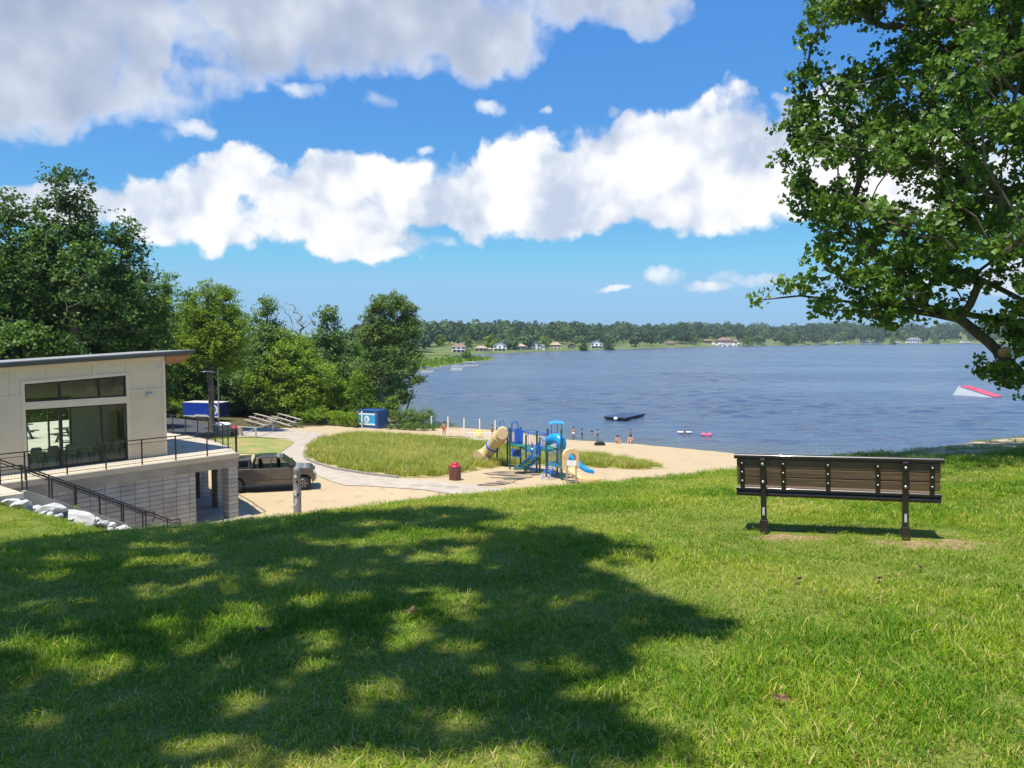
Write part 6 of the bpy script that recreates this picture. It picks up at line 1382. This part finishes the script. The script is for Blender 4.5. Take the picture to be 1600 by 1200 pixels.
# green stair up to the first deck
st0, st1 = pc(605, 548, 50.6), pc(735, 440, 51.2); d = st1-st0; dh_ = Vector((d.x, d.y, 0)); n_ = Vector((-dh_.y, dh_.x, 0)).normalized()
NS = 6
for k in range(NS):
    t = (k+.1)/NS; c = st0+d*t; c.z = st0.z+d.z*(k+.5)/NS; a, b = c-n_*.42, c+n_*.42; MB().bar(a, b, dh_.length/NS*1.15, .06).build('step', M['pgreen'], pg, bevel=.01)
q = pc(592, 548, 50.4); MB().box((q.x, q.y, q.z+.05), (.7, .75, .09)).build('foot_plate', M['pgreen'], pg, bevel=.03)
for s_ in (-1, 1):
    MB().prism([(0, -.10), (dh_.length*1.02, d.z-.14), (dh_.length*1.02, d.z+.06), (0, .12)], 'y', -.02, .02, Matrix.Translation(st0+n_*.45*s_) @ Matrix.Rotation(math.atan2(dh_.y, dh_.x), 4, 'Z')).build('stringer', M['pgreen'], pg)
    o_ = n_*.45*s_; MB().tube([st0+o_+Vector((-.1, 0, .1)), st0+o_+Vector((-.1, 0, .55)), st0+o_+Vector((.2, 0, .75)), st1+o_+Vector((0, 0, .75)), st1+o_+Vector((.1, 0, .1))], .022, 6).build('stair_rail', M['pblue'], pg, smooth=50)
# spiral climber pole with blue hoops right of the stair
q = pc(700, 540, 50.4); hl = []
for t in np.linspace(0, 3.2*2*math.pi, 60): hl.append((q.x+.30*math.cos(t), q.y+.30*math.sin(t), gl0(q)+.3+t*.085))
MB().tube(hl, .022, 6).tube([(q.x, q.y, gl0(q)), (q.x, q.y, gl0(q)+2.2)], .03, 8).build('spiral_climber', M['pblue'], pg, smooth=50)
# tan tube slide
tp = [pc(462, 238, 53.6), pc(440, 268, 53.8), pc(410, 305, 54.2), pc(372, 355, 54.7), pc(335, 400, 55.0), pc(300, 432, 55.1), pc(268, 446, 55.0), pc(245, 452, 54.8)]
MB().tube(tp, [.44, .47, .47, .47, .47, .48, .50, .51], 20, cap=True).build('tube_slide', M['ptan'], pg, smooth=60)
def ring(p, d, r_, w, m, name):
    d = Vector(d).normalized(); q = d.to_track_quat('Z', 'Y').to_matrix().to_4x4(); MB().lathe([(r_*.96, -w), (r_, -w*.8), (r_, w*.8), (r_*.96, w)], 22, (0, 0, 0), Matrix.Translation(p) @ q).build(name, M[m], pg, smooth=40)
dd = tp[4]-tp[2]; ring(tp[3], dd, .525, .06, 'pblue', 'slide_band'); ring(tp[1].lerp(tp[2], .3), tp[2]-tp[1], .51, .03, 'ptan', 'slide_flange'); ring(tp[5], tp[6]-tp[4], .53, .03, 'ptan', 'slide_flange')
q = pc(455, 250, 53.5); hx_ = [(.42*math.cos(t), .47*math.sin(t)) for t in np.linspace(0, 2*math.pi, 9)[:-1]]
MB().prism([(q.x+a, q.z+b) for a, b in hx_], 'y', q.y-.25, q.y+.35).build('slide_hood', M['ptan'], pg, bevel=.05)
for xs in (345, 330): a = pc(xs, 380, 54.6); MB().tube([(a.x, a.y, a.z), (a.x, a.y, gl0(a))], .03, 6).build('slide_leg', M['pblue'], pg, smooth=50)
a = pc(190, 430, 55.0); b = pc(225, 415, 55.2); MB().tube([(a.x, a.y, gl0(a)), (a.x, a.y, a.z), (b.x, b.y, b.z+.1), (b.x, b.y, gl0(b))], .028, 6).build('exit_rail', M['greyp'], pg, smooth=50)
# tan hood with an arched opening, the blue slide and the wide tan slide
q = pc(1020, 560, 47.6); zt = pc(1020, 378, 47.6).z; zb = pc(1020, 545, 47.6).z; w = .50
ar_ = [(-w, zb), (-w, zt-.35), (-w*.75, zt-.1), (-w*.3, zt), (w*.3, zt), (w*.75, zt-.1), (w, zt-.35), (w, zb), (w*.62, zb), (w*.62, zt-.55), (w*.45, zt-.33), (w*.1, zt-.24), (-w*.2, zt-.28), (-w*.42, zt-.55), (-w*.42, zb)]
hd_ = MB(); M4 = Matrix.Translation((q.x, q.y, 0)) @ Matrix.Rotation(R(18), 4, 'Z')
outer, inner = ar_[:8], ar_[8:][::-1]
for k in range(7):
    o0, o1 = outer[k], outer[k+1]; i0, i1 = inner[min(k, 6)], inner[min(k+1, 6)]
    vs = [(o0[0], -.18, o0[1]), (o1[0], -.18, o1[1]), (i1[0], -.18, i1[1]), (i0[0], -.18, i0[1])]; vs += [(a, .18, c) for a, _, c in vs]
    hd_.add(vs, [(0, 1, 2, 3), (7, 6, 5, 4), (0, 4, 5, 1), (2, 6, 7, 3)], M4)
hd_.build('slide_hood', M['ptan'], pg)
def slide(pts, w, m, name, lip=.14):
    mb = MB(); pr = [(-w, lip), (-w*.92, lip), (-w*.8, .03), (-w*.3, 0), (w*.3, 0), (w*.8, .03), (w*.92, lip), (w, lip), (w*.95, -.03), (w*.3, -.05), (-w*.3, -.05), (-w*.95, -.03)]
    n = len(pr); vs = []
    for i, p in enumerate(pts):
        d = Vector(pts[min(i+1, len(pts)-1)])-Vector(pts[max(i-1, 0)]); d.z = 0; d.normalize(); s_ = Vector((-d.y, d.x, 0)); vs += [Vector(p)+s_*a+Vector((0, 0, b)) for a, b in pr]
    fs = [tuple(range(n)), tuple(range((len(pts)-1)*n, len(pts)*n))[::-1]]
    for i in range(len(pts)-1): fs += [(i*n+k, (i+1)*n+k, (i+1)*n+(k+1) % n, i*n+(k+1) % n) for k in range(n)]
    mb.add(vs, fs).build(name, M[m], pg, smooth=40)
slide([pc(1005, 440, 49.0), pc(1040, 470, 48.9), pc(1080, 505, 48.8), pc(1120, 540, 48.6), pc(1155, 565, 48.5), pc(1190, 575, 48.4), pc(1215, 577, 48.4)], .30, 'psky', 'blue_slide')
slide([pc(1000, 545, 47.2), pc(1030, 570, 47.0), pc(1065, 605, 46.8), pc(1105, 640, 46.6), pc(1150, 652, 46.5), pc(1210, 652, 46.5), pc(1265, 648, 46.6)], .42, 'ptan', 'tan_slide', .2)
# sign on two posts in front of it
a, b = pc(992, 480, 46.2), pc(1068, 480, 46.2)
sgn = thing('park_sign', 'white notice board on two wooden posts in front of the tan slide', 'sign', PG0+Vector((a.x, a.y, 0)))
L = b.x-a.x; zs0 = pc(1030, 522, 46.2).z; zs1 = pc(1030, 477, 46.2).z; dz_ = gl0(a)
for x in (0, L): MB().box((x, .02, (zs1+dz_)/2), (.10, .08, zs1-dz_)).build('post', M['oldwood'], sgn)
MB().box((L/2, -.035, (zs0+zs1)/2), (L*1.08, .03, zs1-zs0)).build('board', M['white'], sgn, bevel=.004)

# ------------------------------------------------------------------ on the lake
M['raftblue'] = mat('dark_blue_decking', (.02, .05, .11), (.035, .075, .15), 1.5, .7, stretch=(1, 8, 1))
a, b, c = gp(952, 656, .25), gp(972, 657.5, .25), gp(1003, 650, .25)
rf_ = gp(976, 649, .4); ra_ = math.atan2((c-b).y, (c-b).x)
raft = thing('swim_raft', 'dark blue square swimming raft floating off the beach', 'raft', (rf_.x, rf_.y, 0), R(-32))
MB().box((0, 0, .42), (3.2, 6.4, .10)).build('deck', M['raftblue'], raft, bevel=.02)
MB().box((0, 0, .29), (3.24, 6.44, .14)).build('rim', M['plastic'], raft)
for s_ in (-1.1, 0, 1.1): MB().tube([(s_, -3.1, .08), (s_, 3.1, .08)], .28, 14).build('float', M['plastic'], raft, smooth=50)
MB().tube([(-1.7, -.3, -.4), (-1.7, -.3, 1.2), (-1.3, -.3, 1.3), (-1.0, -.3, .5)], .025, 6).tube([(-1.7, .3, -.4), (-1.7, .3, 1.2), (-1.3, .3, 1.3), (-1.0, .3, .5)], .025, 6).tube([(-1.7, -.3, .1), (-1.7, .3, .1)], .02, 6).tube([(-1.7, -.3, .6), (-1.7, .3, .6)], .02, 6).build('ladder', M['chrome'], raft, smooth=50)
MB().lathe([(.01, -.28), (.2, -.2), (.29, 0), (.2, .2), (.01, .28)], 16, (.2, -3.35, .25)).build('buoy', M['white'], raft, smooth=60)
M['rampred'] = mat('faded_red_ramp', (.62, .055, .10), (.70, .09, .14), .6, .5)
pA, pT, pB = gp(1498, 620, 0), gp(1510, 604, 0), gp(1565, 619.5, 0)
Yr = gp(1530, 620, 0).y
xA, xB = at(1497, 620, Yr).x, at(1566, 620, Yr).x; Lr = (xB-xA)*.92; hr = 14.5/F*Yr
rp = thing('ski_ramp', 'white water-ski ramp with a red top floating on the lake at the right', 'ski ramp', ((xA+xB)/2+.9, Yr+2.5, 0), R(-57))
MB().add([(-Lr/2, -1.5, -.2), (Lr/2, -1.5, -.2), (Lr/2, -1.5, .05), (-Lr*.30, -1.5, hr), (-Lr*.36, -1.5, hr*.97), (-Lr/2, 1.5, -.2), (Lr/2, 1.5, -.2), (Lr/2, 1.5, .05), (-Lr*.30, 1.5, hr), (-Lr*.36, 1.5, hr*.97)], [(0, 1, 2, 3, 4), (9, 8, 7, 6, 5), (0, 4, 9, 5), (2, 1, 6, 7), (3, 8, 9, 4)]).build('hull', M['white'], rp)
MB().add([(-Lr*.305, -1.56, hr+.01), (Lr*.505, -1.56, .06), (Lr*.505, 1.56, .06), (-Lr*.305, 1.56, hr+.01), (-Lr*.305, -1.56, hr+.07), (Lr*.505, -1.56, .12), (Lr*.505, 1.56, .12), (-Lr*.305, 1.56, hr+.07)], [(3, 2, 1, 0), (4, 5, 6, 7), (0, 1, 5, 4), (1, 2, 6, 5), (2, 3, 7, 6), (3, 0, 4, 7)]).build('ramp_surface', M['rampred'], rp)
# pontoon boats by the marsh point
M['canvas'] = mat('pale_canvas', (.62, .63, .64), (.70, .71, .72), 2, .8)
def pontoon(px, py, L, label, rz, top=True, hullm='whitem', topm='canvas'):
    p = gp(px, py, 0); t = thing('pontoon_boat', label, 'boat', (p.x, p.y, 0), rz, 'boats moored by the marsh point'); t.scale = (.72, .72, .72)
    for s_ in (-1, 1): MB().tube([(-L/2, s_*.85, .12), (L*.4, s_*.85, .12), (L/2, s_*.85, .28)], [.3, .3, .1], 10).build('float', M['whitem'], t, smooth=50)
    MB().box((-.1, 0, .48), (L*.96, 2.3, .12)).build('deck', M['greyp'], t)
    fe = MB()
    for s_ in (-1, 1): fe.box((-.1, s_*1.1, .85), (L*.9, .05, .55)).box((-.1, s_*1.1, 1.16), (L*.9, .06, .04))
    fe.box((L*.34, 0, .85), (.05, 2.1, .55)).box((-L*.5, 0, .85), (.05, 2.1, .55)); fe.build('fence', M[hullm], t)
    MB().box((-L*.2, .4, .85), (.7, .7, .7)).box((L*.15, -.6, .75), (1.6, .6, .4)).build('seat', M['canvas'], t, bevel=.05)
    if top:
        for x in (-L*.35, L*.2):
            for s_ in (-1, 1): MB().tube([(x, s_*1.1, .9), (x, s_*1.1, 2.4)], .03, 6).build('pole', M['greyp'], t)
        MB().prism([(-L*.45, 2.36), (L*.3, 2.36), (L*.28, 2.50), (-L*.08, 2.58), (-L*.43, 2.50)], 'y', -1.2, 1.2).build('canopy', M[topm], t, bevel=.03)
pontoon(737, 573, 7.5, 'white pontoon boat with a flat canopy, the right one by the marsh point', R(8))
pontoon(716, 575, 6.5, 'white pontoon boat left of the canopied one by the marsh point', R(12), False)
pontoon(714, 579.5, 5.5, 'smaller low white boat nearest us by the marsh point', R(5), False, 'canvas')
pontoon(668, 583, 5.0, 'white boat with a blue cover half hidden by the leaning tree leaves', R(0), True, 'whitem', 'blue')
# boat lifts and docks on the far right shore
for k, (px, Y, w, tm, lab) in enumerate(((1352, 1040, 12, 'contblue', 'boat lift with a blue canopy on the far shore, left of its twin'), (1368, 1046, 10, 'contblue', 'boat lift with a blue canopy on the far shore, right of its twin'), (1424, 1085, 16, 'canvas', 'long pale boat canopy on the far shore under the oak limb'), (1508, 1120, 15, 'canvas', 'pale boat canopy at the far right of the lake, beside the oak leaves'), (1402, 1100, 7, 'whitem', 'small white boat at the far shore left of the pale canopy'), (1310, 1010, 8, 'whitem', 'white dock hut at the water on the far shore below the oak leaves'))):
    p = at(px, 537, Y); t = thing('boat_lift', lab, 'boat lift', (p.x, p.y, 0), 0, 'boat lifts on the far shore')
    MB().prism([(-w/2, 2.6), (w/2, 2.6), (w*.42, 4.0), (-w*.42, 4.0)], 'y', -2, 2).build('canopy', M[tm], t); MB().box((0, 0, 1.0), (w*.8, 2.4, .9)).build('hull', M['whitem'], t, bevel=.2)
    lg = MB()
    for x in (-.45, .45): lg.box((x*w, -1.9, 1.2), (.3, .2, 3)).box((x*w, 1.9, 1.2), (.3, .2, 3))
    lg.build('frame', M['greyp'], t)

# ------------------------------------------------------------------ houses on the far shore
M['hwhite'] = mat('white_clapboard', (.66, .66, .65), (.74, .74, .73), .3, .7); M['htan'] = mat('tan_clapboard', (.42, .33, .22), (.5, .4, .28), .3, .8)
M['hteal'] = mat('grey_teal_clapboard', (.14, .22, .22), (.18, .26, .26), .3, .8); M['hcream'] = mat('cream_clapboard', (.60, .52, .38), (.66, .58, .44), .3, .8)
M['hbrown'] = mat('brown_timber', (.10, .055, .04), (.14, .08, .06), .3, .8); M['hbrick'] = mat('pinkish_brick', (.36, .24, .19), (.46, .33, .27), .3, .85)
M['rgrey'] = mat('grey_shingle', (.16, .165, .18), (.22, .225, .24), .5, .9); M['rbrown'] = mat('brown_shingle', (.20, .125, .09), (.27, .17, .125), .5, .9); M['rtan'] = mat('tan_shingle', (.36, .27, .18), (.43, .33, .23), .5, .9)
M['hglass'] = mat('dark_window', (.02, .025, .035), (.03, .035, .045), 1, .1)
def house(px, py, Y, wpx, hpx, wm_, rm_, label, gable=False, storeys=2, wing=0, porch=False):
    p = at(px, py, Y)
    while sdist([[p.x, p.y]], FAR)[0] < 13: Y += 2; p = at(px, py, Y)
    w = wpx/F*Y; h = hpx/F*Y; d = w*.7; z0 = h1(p.x, p.y)
    t = thing('lakeside_house', label, 'house', (p.x, p.y, z0-.3), math.atan2(p.x, p.y)*-.6); hw = h*.62; ro = .5
    wl = MB().box((0, 0, hw/2), (w, d, hw))
    if gable: wl.prism([(-w/2, hw), (w/2, hw), (0, h)], 'y', -d/2, d/2)
    if wing: wl.box((wing*w*.62, .6, hw*.36), (w*.5, d*.8, hw*.72))
    wl.build('wall', M[wm_], t)
    rfm = MB()
    if gable:
        for s_ in (-1, 1): rfm.prism([(s_*(w/2+ro), hw-.25), (0, h+.12), (0, h+.42), (s_*(w/2+ro), hw+.05)], 'y', -d/2-ro, d/2+ro)
    else: rfm.add([(-w/2-ro, -d/2-ro, hw), (w/2+ro, -d/2-ro, hw), (w/2+ro, d/2+ro, hw), (-w/2-ro, d/2+ro, hw), (-w*.22, 0, h), (w*.22, 0, h)], [(3, 2, 1, 0), (0, 1, 5, 4), (1, 2, 5), (2, 3, 4, 5), (3, 0, 4)])
    if wing: c = wing*w*.62; rfm.add([(c-w*.28, -d*.4+.2, hw*.72), (c+w*.28, -d*.4+.2, hw*.72), (c+w*.28, d*.4+.9, hw*.72), (c-w*.28, d*.4+.9, hw*.72), (c-w*.15, .6, hw*1.05), (c+w*.15, .6, hw*1.05)], [(3, 2, 1, 0), (0, 1, 5, 4), (1, 2, 5), (2, 3, 4, 5), (3, 0, 4)])
    ro_ = rfm.build('roof', M[rm_], t); MB().box((w*.18, d*.12, h+.2), (.9, .9, 1.6)).build('chimney', M['hbrick'], ro_)
    n = max(3, int(w/3))
    for s_ in range(storeys):
        for k in range(n):
            x = -w/2+w*(k+.5)/n; zc_ = hw*(s_+.52)/storeys; ww, hh_ = w/n*.52, hw/storeys*.52
            fr = MB().box((x, -d/2-.03, zc_), (ww+.3, .12, hh_+.3)).build('window', M['hwhite'], t); MB().box((x, -d/2-.11, zc_), (ww, .06, hh_)).build('pane', M['hglass'], fr)
    if porch:
        MB().box((0, -d/2-1.4, hw*.5), (w*.9, 2.8, .25)).build('balcony', M['hwhite'], t)
        for x in (-.42, -.14, .14, .42): MB().box((x*w, -d/2-2.6, hw*.25), (.3, .3, hw*.5)).build('porch_post', M['hwhite'], t)
    return t
house(717, 553, 478, 22, 14, 'hwhite', 'rbrown', 'leftmost white two-storey lakeside house with a brownish hipped roof', porch=True)
house(752, 552, 492, 19, 9, 'htan', 'rtan', 'low tan lakeside house with a long shallow roof', storeys=1, wing=1)
house(781, 551, 505, 21, 14, 'hwhite', 'rgrey', 'white lakeside house with one grey gable facing the water', gable=True, porch=True)
house(811, 549, 530, 21, 10.5, 'hteal', 'rtan', 'teal grey lakeside house with a tan hipped roof', storeys=1)
house(835, 548, 548, 19, 13, 'hwhite', 'rgrey', 'broad white lakeside house with grey gables and a side wing', gable=True, wing=1)
house(868, 547.5, 578, 16, 11, 'hcream', 'rtan', 'cream lakeside house with a hipped tan roof, right of the broad white one')
house(893, 547.5, 598, 11, 8, 'hbrown', 'rbrown', 'dark brown cottage half hidden among the trees on the far shore', gable=True, storeys=1)
house(932, 540, 655, 19, 12, 'hwhite', 'rgrey', 'white house with a balcony up on a grassy slope across the lake', gable=True, wing=1, porch=True)
house(1132, 537.5, 900, 24, 12, 'hbrick', 'rbrown', 'big pinkish house with a brown roof behind a pale boulder bank', wing=1)
house(1048, 533, 815, 12, 6, 'hbrick', 'rbrown', 'small reddish roofed house on the far lawn', storeys=1)
house(1105, 534, 920, 13, 6, 'hbrown', 'rbrown', 'brown house half hidden left of the big pinkish one', storeys=1)
house(1428, 530, 1180, 20, 9, 'hwhite', 'rgrey', 'white house on the far right shore, seen under the oak', storeys=1, gable=False)
# pale rock bank under the big house
rg = np.random.default_rng(9); mb = MB()
a, b = at(1112, 541.5, 868), at(1150, 541, 880)
sb_ = thing('boulder_bank', 'pale boulder bank at the water under the big pinkish house', 'rock bank', a)
for k in range(60):
    c = a.lerp(b, rg.uniform())-a; s_ = rg.uniform(1.0, 2.4); mb.lathe([(.1, -s_*.5), (s_*.9, -s_*.2), (s_*rg.uniform(.8, 1), s_*.3), (s_*.5, s_*.7), (.1, s_*.8)], 7, (c.x+rg.uniform(-2, 2), c.y+rg.uniform(-4, 4), rg.uniform(-.3, 2.6)-a.z))
mb.build('boulders', M['stone'], sb_)

# ------------------------------------------------------------------ people on the beach
M['skin'] = mat('skin', (.42, .24, .16), (.47, .28, .19), 3, .6); M['hair'] = mat('dark_hair', (.03, .02, .015), (.05, .035, .025), 20, .7)
SUITS = {'red': mat('red_swimwear', (.45, .03, .03)), 'navy': mat('navy_swimwear', (.02, .03, .10)), 'green': mat('green_cloth', (.02, .18, .06)), 'orange': mat('orange_cloth', (.60, .22, .05)), 'white': M['white'], 'pink': mat('pink_plastic', (.70, .10, .22))}
def skin_mesh(name, joints, edges, m, parent, root=0):
    me = bpy.data.meshes.new(name); me.from_pydata([j[:3] for j in joints], edges, []); me.update(); me.materials.append(m)
    o = bpy.data.objects.new(name, me); COL.objects.link(o); o.parent = parent
    o.modifiers.new('skin', 'SKIN'); sv = me.skin_vertices[0].data if me.skin_vertices else None
    if sv is None:
        bm = bmesh.new(); bm.from_mesh(me); bm.verts.layers.skin.verify(); bm.to_mesh(me); bm.free(); sv = me.skin_vertices[0].data
    for i, j in enumerate(joints): sv[i].radius = (j[3], j[3]); sv[i].use_root = (i == root)
    ss = o.modifiers.new('sub', 'SUBSURF'); ss.levels = 1; ss.render_levels = 2
    return o
def person(loc, label, suit, pose='stand', rz=0, scale=1.0, grp=None):
    t = thing('person', label, 'person', loc, rz, grp); t.scale = (scale,)*3
    if pose == 'sit':
        J = [(0, 0, .12, .13), (0, .03, .32, .12), (0, .05, .50, .14), (0, .04, .60, .055), (0, .02, .72, .10),
             (.09, -.05, .12, .08), (.11, -.42, .38, .06), (.11, -.66, .05, .045), (.11, -.78, .04, .035), (-.09, -.05, .12, .08), (-.11, -.42, .36, .06), (-.11, -.66, .05, .045), (-.11, -.78, .04, .035),
             (.18, .05, .52, .05), (.24, -.08, .30, .042), (.18, -.30, .34, .035), (.16, -.38, .36, .03), (-.18, .05, .52, .05), (-.24, -.08, .30, .042), (-.18, -.30, .34, .035), (-.16, -.38, .36, .03)]
        hz, hy = .74, .02
    elif pose == 'swim':
        J = [(0, 0, -.55, .13), (0, 0, -.3, .12), (0, 0, -.12, .14), (0, 0, .02, .055), (0, 0, .15, .10),
             (.09, 0, -.6, .08), (.1, .05, -.9, .06), (.1, .1, -1.2, .05), (.1, .05, -1.25, .035), (-.09, 0, -.6, .08), (-.1, .05, -.9, .06), (-.1, .1, -1.2, .05), (-.1, .05, -1.25, .035),
             (.18, 0, -.1, .05), (.42, -.06, -.06, .042), (.62, -.14, -.02, .035), (.70, -.16, 0, .03), (-.18, 0, -.1, .05), (-.42, -.06, -.06, .042), (-.62, -.14, -.02, .035), (-.70, -.16, 0, .03)]
        hz, hy = .17, 0
    else:
        J = [(0, 0, .92, .13), (0, .01, 1.12, .115), (0, .01, 1.36, .14), (0, 0, 1.48, .055), (0, -.01, 1.62, .10),
             (.09, 0, .86, .085), (.11, -.02, .48, .06), (.12, .02, .10, .042), (.12, -.12, .04, .04), (-.09, 0, .86, .085), (-.11, .03, .48, .06), (-.12, .10, .10, .042), (-.12, -.04, .04, .04),
             (.19, 0, 1.38, .052), (.25, .01, 1.10, .042), (.25, -.06, .86, .034), (.25, -.09, .76, .03), (-.19, 0, 1.38, .052), (-.26, .02, 1.10, .042), (-.25, -.04, .86, .034), (-.25, -.07, .76, .03)]
        hz, hy = 1.65, -.01
    E = [(0, 1), (1, 2), (2, 3), (3, 4), (0, 5), (5, 6), (6, 7), (7, 8), (0, 9), (9, 10), (10, 11), (11, 12), (2, 13), (13, 14), (14, 15), (15, 16), (2, 17), (17, 18), (18, 19), (19, 20)]
    skin_mesh('body', J, E, M['skin'], t)
    MB().lathe([(.01, .125), (.06, .12), (.105, .07), (.118, 0), (.112, -.06), (.08, -.08)], 14, (0, hy+.025, hz)).build('hair', M['hair'], t, smooth=60)
    if pose != 'swim':
        z0 = J[0][2]; mb = MB().lathe([(.155, z0-.13), (.168, z0-.03), (.16, z0+.10), (.14, z0+.13)], 16, (0, J[0][1], 0)); mb.build('swimwear', SUITS[suit], t, smooth=60)
    return t
PB = 'people at the beach'
def pland(px, py): p = low_at(px, py); p.z = max(p.z, -.15); return p
person(pland(694, 682), 'person in red swimwear standing on the sand behind the dune grass', 'red', 'stand', .4, .9)
person(pland(769, 683), 'person in red sitting on the sand beside the tube slide top', 'red', 'stand', 1, .75)
person(gp(896, 688, -.25), 'person in pale swimwear standing in the shallows, left of the pair', 'white', 'stand', .3, .85)
person(gp(909, 688, -.3), 'person in navy swimwear standing in the shallows, right of the pair', 'navy', 'stand', 1.2, .75)
person(gp(934, 688, -.35), 'child in navy swimwear wading alone in the shallows', 'navy', 'stand', 2, .7)
person(gp(925, 676, 0), 'swimmer farther out, head and shoulders above water', 'red', 'swim', 0)
person(pland(965, 692.5), 'person with an orange cloth sitting at the waterline, left of the umbrella pair', 'orange', 'sit', .2)
person(pland(985, 692.5), 'person in orange sitting at the waterline, the larger one at the right', 'orange', 'sit', -.3, 1.15)
person(gp(985, 687, -.4), 'child in green standing in the water behind the sitting person', 'green', 'stand', .5, .7)
person(gp(1070, 677, 0), 'swimmer on a white float far out from the beach', 'white', 'swim', .6)
person(gp(1104, 680, 0), 'swimmer inside a pink ring far out from the beach', 'pink', 'swim', 1.2)
p = gp(1104, 680, .05); tag(MB().tube([(.48*math.cos(t), .48*math.sin(t), .06) for t in np.linspace(0, 2*math.pi, 21)[:-1]], .15, 10, closed=True).build('swim_ring', SUITS['pink'], smooth=60, loc=p), 'pink inflatable ring round a swimmer in the lake', 'swim ring')
p = gp(1070, 677, .05); o = MB().box((.1, .7, .05), (1.6, .6, .12)).build('swim_float', M['white'], loc=p, bevel=.05); tag(o, 'white inflatable float beside a swimmer in the lake', 'float')
p = low_at(937, 696); bg_ = thing('beach_bag', 'dark bag left on the sand near the water', 'bag', p, .3); MB().prism([(-.55, 0), (.55, 0), (.48, .30), (.2, .38), (-.2, .38), (-.48, .30)], 'y', -.2, .2).build('body', M['plastic'], bg_, bevel=.06); MB().tube([(-.3, 0, .34), (-.2, 0, .52), (.2, 0, .52), (.3, 0, .34)], .025, 6).build('handle', M['plastic'], bg_)
# ------------------------------------------------------------------ summer air over the lake
hzm = bpy.data.materials.new('haze_air'); hzm.use_nodes = True; n_ = hzm.node_tree; n_.nodes.remove(n_.nodes['Principled BSDF'])
pvv = n_.nodes.new('ShaderNodeVolumePrincipled'); pvv.inputs['Density'].default_value = .00013; pvv.inputs['Color'].default_value = (.78, .87, .97, 1); pvv.inputs['Anisotropy'].default_value = .2
n_.links.new(pvv.outputs[0], n_.nodes['Material Output'].inputs['Volume'])
hz = MB().box((0, 1200, 31.5), (4400, 3000, 71)).build('haze', hzm); tag(hz, kind='stuff')
S.cycles.volume_bounces = 0; S.cycles.volume_step_rate = 5
